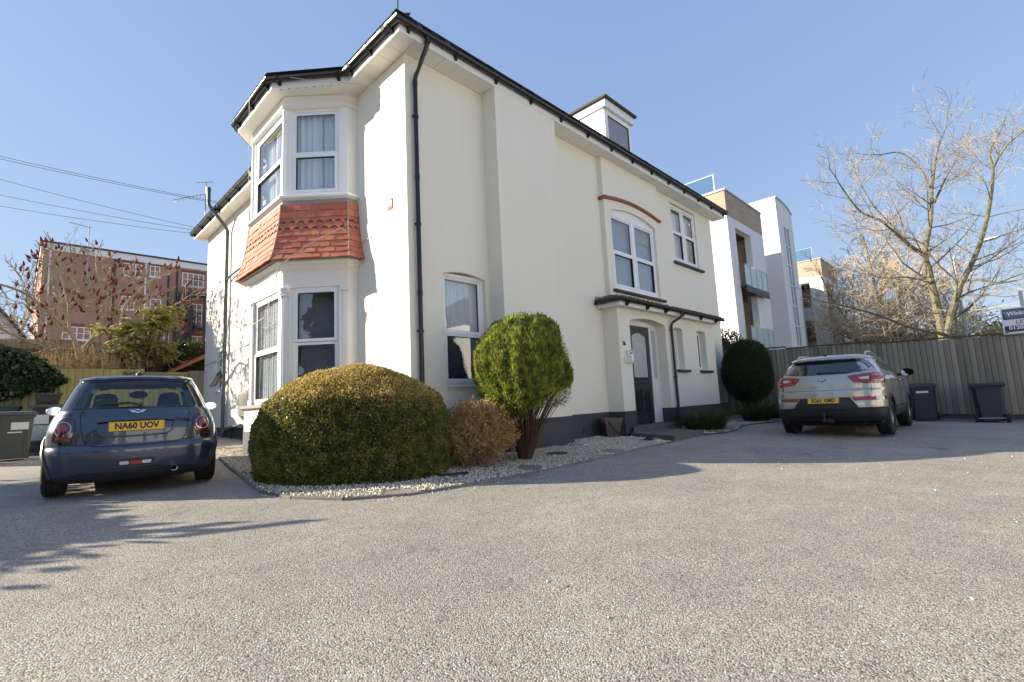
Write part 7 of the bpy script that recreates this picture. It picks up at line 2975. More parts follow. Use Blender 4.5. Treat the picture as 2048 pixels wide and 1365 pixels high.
def build_suv():
    car = car_root('sport_utility_car', 'pale champagne silver sport utility car parked tail-out by the fence with a tow bar', 10.88, 2.47, gz(10.9, 2.5), math.radians(.5))
    PS = paint('champagne_paint', (.44, .435, .405), .5, .32)
    S = Shell([
        (.30, .22, 4.2, .82, .20, .3, .10), (.38, .09, 4.3, .90, .24, .36, .13), (.46, .035, 4.36, .925, .26, .40, .15), (.58, .0, 4.40, .93, .28, .42, .16),
        (.66, .005, 4.42, .928, .28, .42, .16), (.72, .025, 4.42, .926, .28, .42, .16), (.80, .035, 4.40, .925, .28, .42, .16), (.86, .04, 4.38, .924, .28, .42, .16), (.90, .062, 4.35, .922, .28, .42, .16),
        (1.00, .072, 4.2, .918, .28, .42, .16), (1.08, .095, 3.9, .908, .28, .42, .16), (1.15, .14, 3.5, .885, .27, .42, .15), (1.20, .18, 3.25, .855, .26, .42, .15),
        (1.30, .265, 3.0, .80, .25, .44, .14), (1.40, .36, 2.75, .745, .24, .46, .13), (1.475, .425, 2.56, .70, .24, .48, .12),
        (1.49, .37, 2.53, .705, .27, .52, .12), (1.525, .375, 2.45, .68, .30, .55, .12), (1.56, .50, 2.33, .62, .30, .55, .11), (1.595, .80, 2.1, .50, .26, .5, .07), (1.615, 1.15, 1.9, .35, .2, .4, .04), (1.625, 1.45, 1.75, .18, .1, .2, .02)])
    R_ = .345
    AX = (.90, 3.54)

    def drop(u, v, z):
        for a in AX:
            if abs(v) > .55 and (u - a) ** 2 + (z - R_ - .01) ** 2 < .40 ** 2:
                return True
        return False

    def mf(u, v, z):
        if z < .535:
            return 1
        return 0
    S.body(.30, 1.624, .014, drop, mf, [PS, TRIM], 'body', car)
    W = [(-.93, 1.275), (-.80, 1.235), (-.4, 1.19), (-.15, 1.185), (-.05, 1.195), (.05, 1.195), (.15, 1.185), (.4, 1.19), (.80, 1.235), (.93, 1.275), (.80, 1.40), (.66, 1.468), (.3, 1.478), (-.3, 1.478), (-.66, 1.468), (-.80, 1.40)]
    S.patch('rear_window', dens(rounded(W, .15, 2), .05), TINTK, car, off=.004, rings=6)
    S.patch('window_shade', dens([(-.62, 1.455), (.62, 1.455), (.60, 1.474), (-.60, 1.474)], .08), GLOSSB, car, off=.006, rings=2)
    for sg in (-1, 1):
        # wraparound lamps
        o = [(.40, 1.14), (.72, 1.175), (1.04, 1.185), (1.14, 1.14), (1.14, 1.02), (1.04, .985), (.76, .985), (.51, 1.015)]
        o = rounded([(sg * a, z) for a, z in o], .18, 3)
        lm = S.patch('lamp', dens(o, .05), REDL, car, off=.014, rings=5, dome=.006)
        S.patch('reversing_lamp', rounded([(sg * .57, 1.10), (sg * .745, 1.115), (sg * .745, 1.062), (sg * .62, 1.068)], .15, 3), CLEARL, lm, off=.023, rings=3)
        S.line('lamp_divider', [(sg * .765, 1.168), (sg * .765, .995)], GAP, lm, r=.006, off=.016)
        S.line('lamp_guide', [(sg * .80, 1.135), (sg * 1.0, 1.14), (sg * 1.05, 1.12), (sg * 1.05, 1.05), (sg * .80, 1.045)], CLEARL, lm, r=.007, off=.019)
        # reflector strip in the bumper
        rf = S.patch('reflector', rounded([(sg * .44, .752), (sg * .83, .752), (sg * .83, .685), (sg * .49, .685)], .1, 2), REDL, car, off=.009, rings=3)
        S.patch('bumper_lamp', rounded([(sg * .835, .752), (sg * 1.02, .752), (sg * 1.02, .685), (sg * .835, .685)], .1, 2), CLEARL, rf, off=.009, rings=2)
        S.patch('reflector_end', rounded([(sg * 1.025, .752), (sg * 1.12, .745), (sg * 1.20, .69), (sg * 1.025, .685)], .15, 2), REDL, rf, off=.009, rings=2)
        # tailgate gap
        S.line('panel_gap', [(sg * .77, .995), (sg * .775, .80), (sg * .755, .765), (sg * .70, .748), (sg * .42, .744)], GAP, car, r=.0045)
        S.line('panel_gap', [(sg * .93, 1.272), (sg * .90, 1.22), (sg * .80, 1.172)], GAP, car, r=.004)
        # side glass
        S.patch('door_window', dens([(1.52, 1.235), (2.33, 1.185), (2.28, 1.40), (1.62, 1.475)], .08), TINTK, car, off=.003, rings=4, mode='u', sg=sg)
        S.patch('door_window', dens([(2.38, 1.18), (3.02, 1.155), (2.72, 1.36), (2.34, 1.405)], .08), TINTK, car, off=.003, rings=4, mode='u', sg=sg)
        S.patch('quarter_window', dens([(1.02, 1.30), (1.47, 1.245), (1.57, 1.47), (1.25, 1.46)], .08), TINTK, car, off=.003, rings=4, mode='u', sg=sg)
        S.line('window_chrome', [(1.0, 1.30), (1.47, 1.235), (2.33, 1.175), (3.05, 1.145)], CHROME, car, r=.008, mode='u', sg=sg)
        S.line('roof_seam', [(1.1, 1.50), (1.6, 1.505), (2.35, 1.47), (2.75, 1.40)], GAP, car, r=.006, mode='u', sg=sg)
        for pts in ([(1.38, 1.22), (1.40, .95), (1.30, .80)], [(2.36, 1.18), (2.33, .9), (2.36, .46)], [(3.1, 1.12), (3.16, .8), (3.12, .48)]):
            S.line('panel_gap', pts, GAP, car, r=.004, mode='u', sg=sg)
        S.line('sill_trim', [(1.32, .47), (3.1, .47)], TRIM, car, r=.03, mode='u', sg=sg)
        S.line('crease', [(1.0, 1.0), (2.0, 1.035), (3.3, 1.03)], PS, car, r=.012, mode='u', sg=sg)
        for u, z in ((1.50, 1.075), (2.48, 1.045)):
            p = S.side(u, z, sg)
            m = MB()
            m.tube([p + V((-.0, sg * .012, 0)), p + V((.03, sg * .035, .002)), p + V((.15, sg * .035, .002)), p + V((.18, sg * .012, 0))], [.013, .016, .016, .013], 8)
            m.build('door_handle', CHROME, car, smooth=True)
        # mirror
        m = MB()
        n = 18
        rows = []
        for d, q in ((.0, .9), (.02, 1), (.07, .95), (.12, .7), (.15, .25)):
            rows.append([(2.62 + d, sg * (1.045 + (.13 * q * math.cos(2 * PI * k / n)) * (1.05 if math.cos(2 * PI * k / n) > 0 else .8)), 1.20 + .085 * q * math.copysign(abs(math.sin(2 * PI * k / n)) ** .8, math.sin(2 * PI * k / n))) for k in range(n)])
        m.add([p for r_ in rows for p in r_], [(i * n + k, i * n + (k + 1) % n, (i + 1) * n + (k + 1) % n, (i + 1) * n + k) for i in range(4) for k in range(n)] + [tuple(range(n)), tuple(4 * n + k for k in range(n))])
        m.tube([(2.66, sg * .97, 1.165), (2.72, sg * .84, 1.145)], [.03, .035], 6)
        mi = m.build('door_mirror', TRIM, car, smooth=True)
        m = MB()
        m.add([(2.615, sg * (1.045 + .118 * math.cos(2 * PI * k / n) * (1.05 if math.cos(2 * PI * k / n) > 0 else .8)), 1.20 + .074 * math.copysign(abs(math.sin(2 * PI * k / n)) ** .8, math.sin(2 * PI * k / n))) for k in range(n)], [tuple(range(n))])
        m.build('mirror_glass', MIRR, mi)
        # roof rails
        m = MB()
        zr = [(.98, 1.52), (1.06, 1.585), (1.2, 1.615), (1.7, 1.63), (2.1, 1.60), (2.25, 1.55)]
        m.tube([(u, sg * (.60 - .02 * i / 5), z + .012) for i, (u, z) in enumerate(zr)], [.015, .02, .021, .021, .02, .015], 8)
        m.build('roof_rail', PS, car, smooth=True)
        for a in AX:
            pts = [(a + .405 * math.cos(t), R_ + .01 + .405 * math.sin(t)) for t in [math.radians(-14 + 208 * k / 22) for k in range(23)]]
            S.line('wheel_arch', pts, TRIM, car, r=.034, mode='u', sg=sg, n=7)
            m = MB()
            pts = [(a + .42 * math.cos(t), R_ + .42 * math.sin(t)) for t in [math.radians(-15 + 210 * k / 12) for k in range(13)]]
            m.add([(u, sg * .55, z) for u, z in pts] + [(u, sg * .90, z) for u, z in pts], [(k, k + 1, k + 14, k + 13) for k in range(12)] + [tuple(range(13))])
            m.build('wheel_well', GAP, car)
            wheel(car, a, sg * .805, R_, .235, sg, 5, .66)
    # spoiler lip
    S.line('spoiler_lip', [(-.66, 1.487), (-.3, 1.492), (.3, 1.492), (.66, 1.487)], PS, car, r=.014)
    # black tray round the plate, cutting up into the bumper
    tr = S.patch('plate_tray', dens([(-.58, .53), (-.50, .60), (-.42, .735), (-.36, .75), (.36, .75), (.42, .735), (.50, .60), (.58, .53)], .05), TRIM, car, off=.006, rings=4)
    for sg in (-1, 1):
        S.line('tray_edge', [(sg * .52, .575), (sg * .40, .74)], TRIM, tr, r=.016, off=.008)
    S.line('bumper_step', [(-1.15, .537), (-.5, .54), (.5, .54), (1.15, .537)], TRIM, car, r=.016)
    S.line('crease', [(-.76, .892), (0, .888), (.76, .892)], PS, car, r=.010)
    S.line('lower_crease', [(-.95, .44), (-.4, .42), (.4, .42), (.95, .44)], TRIM, car, r=.014)
    plate(car, place_on(S, 0, .685, .03), 'SG61 XMD', None)
    for a in (-.62, -.22, .22, .62):
        S.patch('parking_sensor', [(a + .011 * math.cos(2 * PI * k / 10), .485 + .011 * math.sin(2 * PI * k / 10)) for k in range(10)], TRIM, car, off=.004, rings=1)
    # oval badge
    fr = place_on(S, 0, 1.085, .008)
    m = MB()
    n = 28
    for rx, ry, z0, z1, mt in ((.082, .036, -.004, .006, 0), (.076, .031, .006, .0075, 1)):
        m.m = mt
        m.add([(rx * math.cos(2 * PI * k / n), ry * math.sin(2 * PI * k / n), z) for z in (z0, z1) for k in range(n)], [(k, (k + 1) % n, (k + 1) % n + n, k + n) for k in range(n)] + [tuple(range(n, 2 * n))])
    e = inst('badge', m.mesh('badge', [CHROME, PLATEK]), car, fr)
    t = text('badge_letters', 'KIA', .050, CHROME, car, fr, .002, sx=1.25, bold=.002)
    t.parent = e
    t.matrix_local = Matrix.Translation((0, 0, .009))
    # wiper and aerial
    m = MB()
    o = V((-.022, 0, 0))
    m.tube([S.at(-.03, 1.215) + o, S.at(.06, 1.225) + o, S.at(.40, 1.215) + o], [.02, .016, .006], 6)
    m.tube([S.at(-.10, 1.225) + o, S.at(.42, 1.205) + o], .007, 5)
    m.lathe([(.022, -.02), (.018, .01), (.001, .012)], tuple(S.at(-.05, 1.222) + o), 10, 'x')
    m.build('rear_wiper', TRIM, car, smooth=True)
    m = MB()
    m.tube([(.62, 0, 1.565), (.66, 0, 1.59)], [.04, .02], 8)
    m.tube([(.66, 0, 1.585), (.57, 0, 1.83)], [.006, .003], 5)
    m.build('aerial', TRIM, car, smooth=True)
    # tow bar with its ball and socket, underbody, cabin
    m = MB()
    m.box(.06, -.05, .30, .3, .05, .36)
    m.box(-.09, -.035, .30, .1, .035, .335)
    m.box(-.07, .04, .29, .02, .14, .36)
    m.tube([(-.08, 0, .32), (-.08, 0, .40)], [.02, .018], 8)
    m.lathe([(.001, .475), (.02, .465), (.026, .445), (.02, .425), (.016, .40)], (-.08, 0, 0), 12)
    m.build('tow_bar', TRIM, car, smooth=True)
    m = MB()
    m.box(.45, -.62, .20, 4.0, .62, .34)
    m.tube([(.9, -.75, .33), (.9, .75, .33)], .05, 8)
    m.tube([(.35, .55, .26), (.7, .5, .26), (1.6, .3, .26)], .035, 8)
    m.build('underbody', GAP, car)
    m = MB()
    m.box(.6, -.75, .4, 3.2, .75, 1.1)
    m.build('cabin_floor', SEAT, car)
    finish_car(car)
    return car


TINTK = mat('dark_tinted_glass', (.008, .011, .016), .03, coat=1.0, spec=.7)
suv = build_suv()
# ------------------------------------------------------------------ bins, boxes, signs, small things
BINBLUE = mat('blue_black_bin_plastic', (.020, .026, .045), .38, bump=(90, .1), var=(5, (.035, .04, .06), .5))
BINGREY = mat('grey_bin_plastic', (.055, .06, .06), .5, var=(5, (.085, .09, .085), .5), bump=(90, .1))
BINDARK = mat('dark_bin_plastic', (.028, .03, .032), .45, var=(5, (.05, .05, .05), .5))
GREENL = mat('green_lid_plastic', (.02, .07, .05), .45)
STICK = mat('white_sticker', (.72, .73, .72), .6, stain=(30, (.3, .32, .32), .62))
TEAL = mat('teal_print', (.10, .30, .33), .6, var=(30, (.55, .58, .55), .9))


def wheelie(name, label, x, y, rz, h, m, group, lid=None, sticker=None, w=.56, lidrot=0):
    t = thing(name, label, 'bin', (x, y, gz(x, y)), group, rotz=rz)
    # front looks along local -y
    mb = MB()
    b, tp = w * .40, w * .5
    rows = [(.03, b, b), (.05, b + .005, b + .005), (h * .55, b + (tp - b) * .55, b + (tp - b) * .55), (h - .05, tp - .01, tp - .01), (h - .05, tp + .015, tp + .015), (h, tp + .018, tp + .018)]
    vs = []
    for z, a, c in rows:
        k = .06
        for (sx, sy) in ((-1, -1), (1, -1), (1, 1), (-1, 1)):
            q = [(sx * a, sy * (c - k)), (sx * (a - k), sy * c)]
            if (sx, sy) in ((1, -1), (-1, 1)):
                q.reverse()
            vs += [(p[0], p[1], z) for p in q]
    n = 8
    mb.add(vs, [(i * n + k, i * n + (k + 1) % n, (i + 1) * n + (k + 1) % n, (i + 1) * n + k) for i in range(len(rows) - 1) for k in range(n)] + [tuple(reversed(range(n)))])
    mb.build('body', m, t)
    # ribs on the front and a stepped foot
    r = MB()
    for sx in (-.30, .30):
        r.hexa([(sx * w - .03, -b - .012, .06), (sx * w + .03, -b - .012, .06), (sx * w + .03, -b + .02, .06), (sx * w - .03, -b + .02, .06),
                (sx * w - .03, -tp + .0, h - .06), (sx * w + .03, -tp + .0, h - .06), (sx * w + .03, -tp + .04, h - .06), (sx * w - .03, -tp + .04, h - .06)])
    r.build('ribs', m, t)
    l = MB()
    e = tp + .03
    l.hexa([(-e, -e - .02, h + .005), (e, -e - .02, h + .005), (e, e, h + .005), (-e, e, h + .005), (-e + .03, -e + .01, h + .06), (e - .03, -e + .01, h + .06), (e - .03, e - .01, h + .085), (-e + .03, e - .01, h + .085)])
    l.tube([(-e * .9, e + .05, h + .02), (e * .9, e + .05, h + .02)], .018, 8)
    for sx in (-.85, -.3, .3, .85):
        l.box(sx * e - .02, e - .02, h - .01, sx * e + .02, e + .06, h + .05)
    l.build('lid', lid or m, t)
    for sx in (-1, 1):
        q = MB()
        q.lathe([(.001, -.03), (.05, -.03), (.1, -.03), (.1, .03), (.05, .03), (.001, .03)], (sx * (b + .04), b + .02, .10), 18, 'x')
        q.build('wheel', TYRE, t)
    a = MB()
    a.tube([(-b - .05, b + .02, .1), (b + .05, b + .02, .1)], .014, 6)
    a.build('axle', STEEL, t)
    if sticker:
        s = MB()
        for u0, u1, z0, z1 in sticker:
            k = (z0 + z1) / 2 / h
            yy = -(b + (tp - b) * k) - .016
            s.add([(u0, yy + (z0 / h - k) * -(tp - b), z0), (u1, yy + (z0 / h - k) * -(tp - b), z0), (u1, yy + (z1 / h - k) * -(tp - b), z1), (u0, yy + (z1 / h - k) * -(tp - b), z1)], [(0, 1, 2, 3)])
        s.build('sticker', STICK, t)
    return t


def build_bins():
    g = 'wheeled bins by the boundary fence'
    wheelie('wheelie_bin', 'blue black wheeled bin by the grey fence, nearest the silver car', 16.35, 1.5, math.radians(-82), .86, BINBLUE, g, w=.54, sticker=[(-.13, .11, .70, .75)])  # this bin's pale patch is a painted sheen on the plastic
    wheelie('wheelie_bin', 'black wheeled bin by the grey fence, further from the silver car', 16.3, .3, math.radians(96), .84, BINBLUE, g, w=.56)
    g = 'wheeled bins under the ivy'
    wheelie('wheelie_bin', 'grey wheeled bin with a torn white sticker on its front, left of the blue car', .02, 13.8, math.radians(8), .86, BINGREY, g, sticker=[(-.06, .19, .58, .72), (-.1, .10, .52, .545)], w=.56)
    wheelie('wheelie_bin', 'grey wheeled bin cut off by the left edge of the photo', -.56, 13.5, math.radians(60), .84, BINGREY, g, w=.56)
    wheelie('wheelie_bin', 'dark wheeled bin with a square white notice, behind the blue car mirror', .62, 15.4, math.radians(-10), .98, BINDARK, g, lid=BINGREY, sticker=[(-.24, .02, .62, .82)], w=.6)
    wheelie('wheelie_bin', 'dark wheeled bin with a green lid at the back under the ivy', -.15, 15.9, math.radians(3), 1.0, BINDARK, g, lid=GREENL, w=.56)
    # crate with a hoop handle on the lid of the dark bin
    t = thing('handled_crate', 'black plastic crate with a hoop handle standing on a bin lid', 'crate', (.55, 15.45, 1.42))
    m = MB()
    z = gz(.62, 15.4) + .98 + .085
    m.hexa([(.38, 15.25, z), (.74, 15.25, z), (.74, 15.6, z), (.38, 15.6, z), (.34, 15.2, z + .22), (.78, 15.2, z + .22), (.78, 15.65, z + .22), (.34, 15.65, z + .22)])
    m.box(.32, 15.18, z + .2, .80, 15.67, z + .235)
    m.build('tub', BINDARK, t)
    m = MB()
    m.tube([(.36, 15.4, z + .22), (.37, 15.4, z + .32), (.42, 15.4, z + .355), (.70, 15.4, z + .375), (.75, 15.4, z + .34), (.76, 15.4, z + .22)], .010, 5)
    m.build('handle', BLACKP, t)
    # sacks and box by the bins
    t = thing('rubbish_sack', 'knotted black rubbish sack on the ground beside the bins', 'rubbish sack', (.72, 14.4, gz(.7, 14.4)))
    vs, fs = [], []
    nu, nv = 18, 10
    for j in range(nv + 1):
        b = -PI / 2 + PI * j / nv
        for i in range(nu):
            a = 2 * PI * i / nu
            q = 1 + .10 * math.sin(5 * a + 3 * b) + .07 * math.sin(9 * a - 5 * b)
            vs.append((.72 + .27 * q * math.cos(b) * math.cos(a), 14.4 + .24 * q * math.cos(b) * math.sin(a), gz(.7, 14.4) + .22 + .25 * math.sin(b) * (1 if b < .9 else 1.3)))
    fs = [(j * nu + i, j * nu + (i + 1) % nu, (j + 1) * nu + (i + 1) % nu, (j + 1) * nu + i) for j in range(nv) for i in range(nu)]
    MB().add(vs, fs).build('bag', mat('black_sack', (.012, .012, .013), .22, bump=(24, 1.0)), t, smooth='all')
    m = MB()
    z = gz(.7, 14.4) + .52
    m.tube([(.72, 14.4, z), (.76, 14.38, z + .08), (.80, 14.36, z + .06)], [.03, .05, .01], 6)
    m.build('knot', bpy.data.materials['black_sack'], t)
    t = thing('recycling_box', 'teal and white printed recycling box among the bins', 'box', (.48, 14.75, .4))
    m = MB()
    m.box(.28, 14.62, .28, .72, 14.95, .86)
    m.build('box_body', BINDARK, t)
    m = MB()
    m.quad((.29, 14.615, .52), (.71, 14.615, .52), (.71, 14.615, .84), (.29, 14.615, .84))
    m.build('printed_front', TEAL, t)
    # food caddy by the door
    t = thing('food_caddy', 'brown food waste caddy with a tilted handle against the dark plinth by the porch', 'caddy', (9.0, 6.02, .0), rotz=math.radians(-38))
    CB = mat('brown_caddy_plastic', (.085, .066, .058), .5, bump=(90, .15))
    m = MB()
    rows = [(.0, .13, .14), (.30, .165, .175), (.30, .18, .19), (.36, .182, .192)]
    vs = [(sx * a, sy * b, z) for z, a, b in rows for sx, sy in ((-1, -1), (1, -1), (1, 1), (-1, 1))]
    m.add(vs, [(i * 4 + k, i * 4 + (k + 1) % 4, (i + 1) * 4 + (k + 1) % 4, (i + 1) * 4 + k) for i in range(3) for k in range(4)] + [(3, 2, 1, 0)])
    m.build('body', CB, t)
    m = MB()
    m.hexa([(-.19, -.20, .36), (.19, -.20, .36), (.19, .20, .36), (-.19, .20, .36), (-.16, -.16, .40), (.16, -.16, .40), (.17, .19, .42), (-.17, .19, .42)])
    m.hexa([(.17, -.06, .34), (.25, -.06, .37), (.25, .06, .37), (.17, .06, .34), (.17, -.06, .40), (.25, -.06, .42), (.25, .06, .42), (.17, .06, .40)])
    m.build('lid', CB, t)
    m = MB()
    m.tube([(-.10, -.205, .34), (-.06, -.23, .25), (.02, -.24, .15), (.12, -.235, .09), (.20, -.20, .10), (.205, -.1, .2)], .012, 6)
    m.build('handle', BLACKP, t)


build_bins()


def build_sign_lamp_wires():
    NAVY = mat('board_navy', (.028, .030, .085), .4)
    PURP = mat('board_purple_grey', (.16, .15, .25), .4)
    LET = mat('board_white_print', (.85, .85, .86), .5)
    BLK = mat('board_dark_print', (.10, .10, .16), .5)
    t = thing('agent_board', 'white and navy estate agent board on a post above the right end of the fence', 'sign board', (17.2, -.6, 0))
    X = 17.2
    F = Fr((X, 0), (0, -1), (-1, 0))
    m = MB()
    m.fbox(F, .16, 1.12, 1.93, 2.575, -.012, .0)
    m.build('board', mat('board_white', (.80, .80, .82), .45), t)
    m = MB()
    m.fbox(F, .19, 1.10, 2.29, 2.545, .0, .003)
    m.build('top_band', NAVY, t)
    m = MB()
    m.fbox(F, .225, 1.10, 2.315, 2.525, .003, .005)
    m.build('logo_panel', PURP, t)
    m = MB()
    m.fbox(F, .19, 1.10, 1.985, 2.13, .0, .003)
    m.build('phone_band', NAVY, t)
    m = MB()
    m.fbox(F, .19, .245, 1.955, 2.02, .003, .005)
    m.build('corner_mark', PURP, t)
    def tx(name, s, size, u, z, mt, sx=1.0, b=.0):
        p = F.p(u, z, .0062)
        text(name, s, size, mt, t, ax(p, (0, -1, 0), (0, 0, 1), (-1, 0, 0)), .0005, sx=sx, align='LEFT', bold=b)
    tx('agent_name', 'Winkworth', .125, .265, 2.43, LET, 1.0, .004)
    tx('let_lettering', 'LET', .13, .40, 2.21, BLK)
    tx('phone_number', '01202', .115, .265, 2.075, LET, 1.1, .004)
    m = MB()
    m.tube([F.p(.215, 2.50, .007), F.p(.255, 2.36, .007), F.p(.262, 2.50, .007), F.p(.30, 2.36, .007)], .006, 4)
    m.build('logo_stroke', LET, t)
    m = MB()
    m.box(X + .015, -.60, gz(17, -.6) - .2, X + .075, -.53, 2.97)
    m.build('post', mat('board_post', (.62, .58, .50), .8, streak=((20, 20, 2), (.45, .4, .33), .8)), t)
    # street lamp
    LP = mat('pale_green_lamp_paint', (.30, .38, .36), .5)
    t = thing('street_lamp', 'pale green street lamp post rising behind the bare tree', 'street lamp', (40, 1.22, 0))
    m = MB()
    m.tube([(40, 1.22, -.5), (40, 1.22, 2.0), (40, 1.22, 2.05), (40, 1.22, 8.3), (40, 1.1, 8.6), (40, .6, 8.8), (40, -.2, 8.98)], [.11, .11, .085, .06, .05, .045, .04], 8)
    m.build('post', LP, t, smooth=True)
    m = MB()
    m.hexa([(39.85, -.1, 8.95), (40.15, -.1, 8.95), (40.12, -.85, 9.05), (39.88, -.85, 9.05), (39.87, -.1, 9.1), (40.13, -.1, 9.1), (40.1, -.8, 9.15), (39.9, -.8, 9.15)])
    m.build('lantern', WHT, t)
    # overhead cables to the house
    pole = (-8.0, 24.0)
    labs = ['topmost thin overhead cable running to the eaves at the left', 'second overhead cable a hand below the topmost pair', 'overhead cable crossing the others towards the eave corner', 'overhead cable just above the lowest one at the left', 'lowest overhead cable running to the eave corner at the left']
    for i, (a, z1) in enumerate((((3.78, 15.2, 6.9), 10.85), ((3.78, 15.25, 6.88), 10.72), ((3.86, 18.0, 6.98), 10.65), ((3.86, 18.05, 6.90), 9.55), ((3.86, 18.1, 6.80), 8.85))):
        a = V(a)
        b = V((pole[0], pole[1], z1))
        pts = []
        for k in range(25):
            s = k / 24
            p = a.lerp(b, s)
            p.z -= .28 * 4 * s * (1 - s)
            pts.append(p)
        t = MB().tube(pts, .0065, 4).build('overhead_cable', WIRE)
        tag(t, labs[i], 'cable', 'overhead cables to the house')
    t = thing('telegraph_pole', 'wooden telegraph pole carrying the overhead cables', 'pole', (-8, 24, 0))
    MB().tube([(-8, 24, -1), (-8, 24, 11.2)], [.16, .11], 8).build('shaft', BARKD, t)
    # aerial fixed to the soil pipe top
    t = thing('tv_aerial', 'small television aerial strapped to the vent pipe at the left eaves', 'aerial', (3.66, 15.62, 7.0))
    m = MB()
    m.tube([(3.60, 15.66, 6.6), (3.60, 15.66, 7.62)], .016, 6)
    m.build('mast', STEEL, t)
    m = MB()
    a, b = V((3.60, 15.66, 7.25)), V((2.95, 16.35, 7.12))
    m.tube([a, b], .014, 5)
    m.tube([(3.75, 15.5, 7.60), (3.40, 15.85, 7.60)], .012, 5)
    for k in range(9):
        p = a.lerp(b, (k + .5) / 9)
        m.tube([p + V((0, 0, .0)), p + V((-.0, 0, -.09))], .006, 3)
    m.build('boom', STEEL, t)


build_sign_lamp_wires()


def build_small_things():
    PINK = mat('pinkish_cover', (.30, .25, .24), .7, var=(20, (.22, .19, .19), .7), bump=(60, .5))
    x, y = 4.62, 4.26
    t = MB()
    t.lathe([(.001, .018), (.115, .018), (.13, .012), (.14, -.02)], (x, y, gz(x, y)), 24)
    tag(t.build('drain_cover', PINK), 'small round pinkish drain cover lying at the edge of the gravel', 'drain cover')
    DARKC = mat('dark_cover', (.03, .032, .03), .8, bump=(50, .5))
    x, y = 6.25, 5.25
    t = MB()
    t.lathe([(.001, .05), (.17, .045), (.19, .0)], (x, y, gz(x, y)), 14)
    tag(t.build('buried_cover', DARKC), 'dark round cover half buried in the gravel near the wall', 'cover')
    x, y = 3.95, 5.05
    t = MB()
    z = gz(x, y) + .035
    t.hexa([(x - .19, y + .02, z), (x + .14, y - .16, z), (x + .19, y - .06, z), (x - .14, y + .12, z), (x - .19, y + .02, z + .02), (x + .14, y - .16, z + .02), (x + .19, y - .06, z + .02), (x - .14, y + .12, z + .02)])
    tag(t.build('black_strip', DARKC), 'flat black strip lying on the gravel in front of the budding shrub', 'strip')
    # a dropped dark cloth by the step
    x, y = 8.75, 5.02
    vs, fs = [], []
    n = 9
    for i in range(n):
        for j in range(n):
            u, v = i / (n - 1) - .5, j / (n - 1) - .5
            vs.append((x + u * .34, y + v * .2, gz(x, y) + .035 + .05 * max(0, 1 - (2.2 * u) ** 2 - (2.2 * v) ** 2) + .02 * math.sin(9 * u + 7 * v) * math.cos(8 * v)))
    fs = [(i * n + j, (i + 1) * n + j, (i + 1) * n + j + 1, i * n + j + 1) for i in range(n - 1) for j in range(n - 1)]
    tag(MB().add(vs, fs).build('black_cloth', mat('black_cloth_weave', (.012, .012, .013), .9), smooth='all'), 'crumpled black cloth lying on the gravel beside the door steps', 'cloth')
    for x, y, lab in ((7.33, 5.45, 'scrap of white paper on the gravel between the cypress and the caddy'), (8.6, 6.1, 'pale scrap on the gravel at the foot of the brown caddy')):
        z = gz(x, y) + .05
        m = MB()
        m.add([(x - .06, y + .03, z), (x, y - .05, z + .004), (x + .07, y - .01, z + .012), (x + .01, y + .05, z + .02)], [(0, 1, 2, 3)])
        tag(m.build('paper_scrap', STICK), lab, 'scrap', 'scraps on the gravel')
    x, y = .08, 12.5
    m = MB()
    m.tube([(x - .12, y - .15, gz(x, y) + .008), (x + .12, y + .18, gz(x, y) + .008)], .007, 5)
    tag(m.build('stick', TWIGP), 'thin pale stick lying on the drive in front of the grey bins', 'stick')
    # fallen leaves on the drive and gravel
    n = 260
    P = np.stack([NR.uniform(1.6, 6, n), NR.uniform(3.6, 6.0, n), np.zeros(n)], 1)
    P2 = np.stack([NR.normal(2.6, .5, 160), NR.uniform(7.5, 12, 160), np.zeros(160)], 1)
    P3 = np.stack([NR.uniform(-1, 10, 60), NR.uniform(0, 4, 60), np.zeros(60)], 1)
    P4 = np.stack([NR.uniform(.2, 1.2, 120), NR.uniform(13, 14.4, 120), np.zeros(120)], 1)
    P = np.concatenate([P, P2, P3, P4])
    P[:, 2] = gz(P[:, 0], P[:, 1]) + .012 + np.where((P[:, 1] > 4.6) & (P[:, 0] > 2.2) & (P[:, 1] < 12), .035, 0)
    D = unit(NR.normal(0, 1, P.shape) * np.array([1, 1, .15]))
    S = unit(np.cross(D, np.array([0, 0, 1.0])) + NR.normal(0, .2, P.shape))
    tag(cards('fallen_leaves', P, D, S, NR.uniform(.015, .04, len(P)), NR.uniform(.008, .02, len(P)), TANL), kind='stuff', label='small dry leaves scattered on the drive and gravel')


build_small_things()


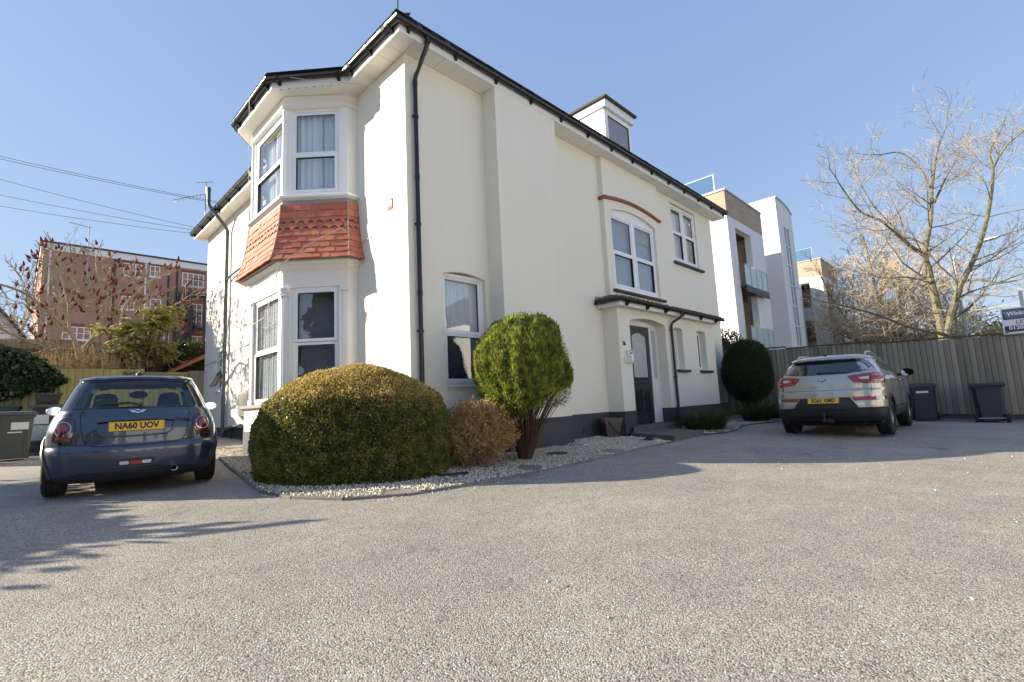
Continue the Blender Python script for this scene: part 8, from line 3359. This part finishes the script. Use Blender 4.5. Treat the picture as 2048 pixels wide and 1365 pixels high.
def build_out_of_frame():
    """Unseen surroundings: hedge and slats are added to cast the left shade, the rest shows in the panes."""
    t = thing('added_shade_hedge', 'added hedge block casting shade from the left of the drive, outside the photo', 'hedge', (-5.4, 10.6, 0))  # unseen block, added so its shadow falls across the drive
    P, Nn = blob(14000, (-5.85, 10.8, .85), (3.25, 2.15, 1.12), 12, .03, 5, 2.0, .07, 0, 0, .1)
    D = unit(Nn * .5 + NR.normal(0, .7, P.shape))
    cards('leaves', P, D, rand_side(D), NR.uniform(.12, .2, len(P)), NR.uniform(.08, .13, len(P)), LAUR, t)
    core('twigs', (-5.85, 10.8, .85), (3.2, 2.1, 1.07), 14, TWIGI, t)
    t = thing('added_shade_slats', 'added timber slats striping the shade at the end of the left hand hedge, outside the photo', 'fence', (-2, 8.6, 0))  # unseen slats, added to end that shadow in stripes
    a, d = V((-2.9, 8.95, 0)), V((.93, -.37, 0))
    for z in (1.28, 1.50, 1.72, 1.94):
        m = MB()
        m.hexa([a + V((0, 0, z)), a + d * (.95 + .2 * (z - 1.2)) + V((0, 0, z)), a + d * (.95 + .2 * (z - 1.2)) + V((0, .02, z)), a + V((0, .02, z)), a + V((0, 0, z + .10)), a + d * (.95 + .2 * (z - 1.2)) + V((0, 0, z + .10)), a + d * (.95 + .2 * (z - 1.2)) + V((0, .02, z + .10)), a + V((0, .02, z + .10))])
        m.build('slat', FENCEB, t)
    m = MB()
    m.box(-2.55, 8.80, -.2, -2.47, 8.88, 1.98)
    m.build('post', FENCEB, t)
    def conifer(name, lab, x, y, h, r, n, seed):
        t = thing(name, lab, 'tree', (x, y, 0))
        z = h * (1 - NR.uniform(0, 1, n) ** .6) + .4
        q = r * (1 - z / (h + .6)) * (.55 + .45 * NR.uniform(0, 1, n) ** .4) * (1 + .25 * np.sin(z * 4 + seed))
        a = NR.uniform(0, 2 * PI, n)
        P = np.stack([x + q * np.cos(a), y + q * np.sin(a), z], 1)
        D = unit(np.stack([np.cos(a), np.sin(a), -.2 + 0 * a], 1) + NR.normal(0, .5, P.shape))
        cards('crown', P, D, rand_side(D), NR.uniform(.25, .5, n), NR.uniform(.15, .28, n), DARKL, t)
        MB().tube([(x, y, -.3), (x, y, h)], [.2, .03], 6).build('trunk', BARKD, t)
    conifer('conifer', 'dark conifer left of the drive, outside the photo', -9.5, 2.4, 8.5, 2.0, 7000, .5)
    conifer('conifer', 'tall dark conifer across the road, outside the photo', -14, -9, 11, 3.0, 7000, 1.5)
    # pale houses across the road, in full sun: the bright street front seen mirrored in the cars
    h = thing('street_house', 'pale rendered house across the road, outside the photo', 'house', (0, 0, 0), 'pale houses across the road')
    F = Fr((0, 0), (1, 0), (0, 1))
    m = MB()
    m.box(-5.5, -8, -1, 5.5, 0, 6.4)
    m.build('wall', APTW, h)
    m = MB()
    m.add([(-5.9, .4, 6.4), (5.9, .4, 6.4), (5.9, -8.4, 6.4), (-5.9, -8.4, 6.4), (-2, -4, 9.2), (2, -4, 9.2)], [(0, 1, 5, 4), (1, 2, 5), (2, 3, 4, 5), (3, 0, 4), (3, 2, 1, 0)])
    m.build('roof', SLATE, h)
    for u0, u1, z0, z1 in ((-4.4, -2.2, 3.9, 5.4), (-.7, .7, 3.9, 5.4), (2.2, 4.4, 3.9, 5.4), (-4.4, -2.2, .9, 2.6), (2.2, 4.4, .9, 2.6)):
        far_window(F, u0, u1, z0, z1, h, 2, 2, .02)
    m = MB()
    m.fbox(F, -.5, .5, -.2, 2.1, -.02, .05)
    m.build('door', DOORB, h)
    for i, x in enumerate((-12.5, 0.5, 13.5, 26.5)):
        o = h if i == 0 else copy_tree(h)
        o.location = (x, -11.5 - (i % 2) * .8, 0)
        o['label'] = ('first', 'second', 'third', 'fourth')[i] + ' pale rendered house across the road, outside the photo'


build_out_of_frame()
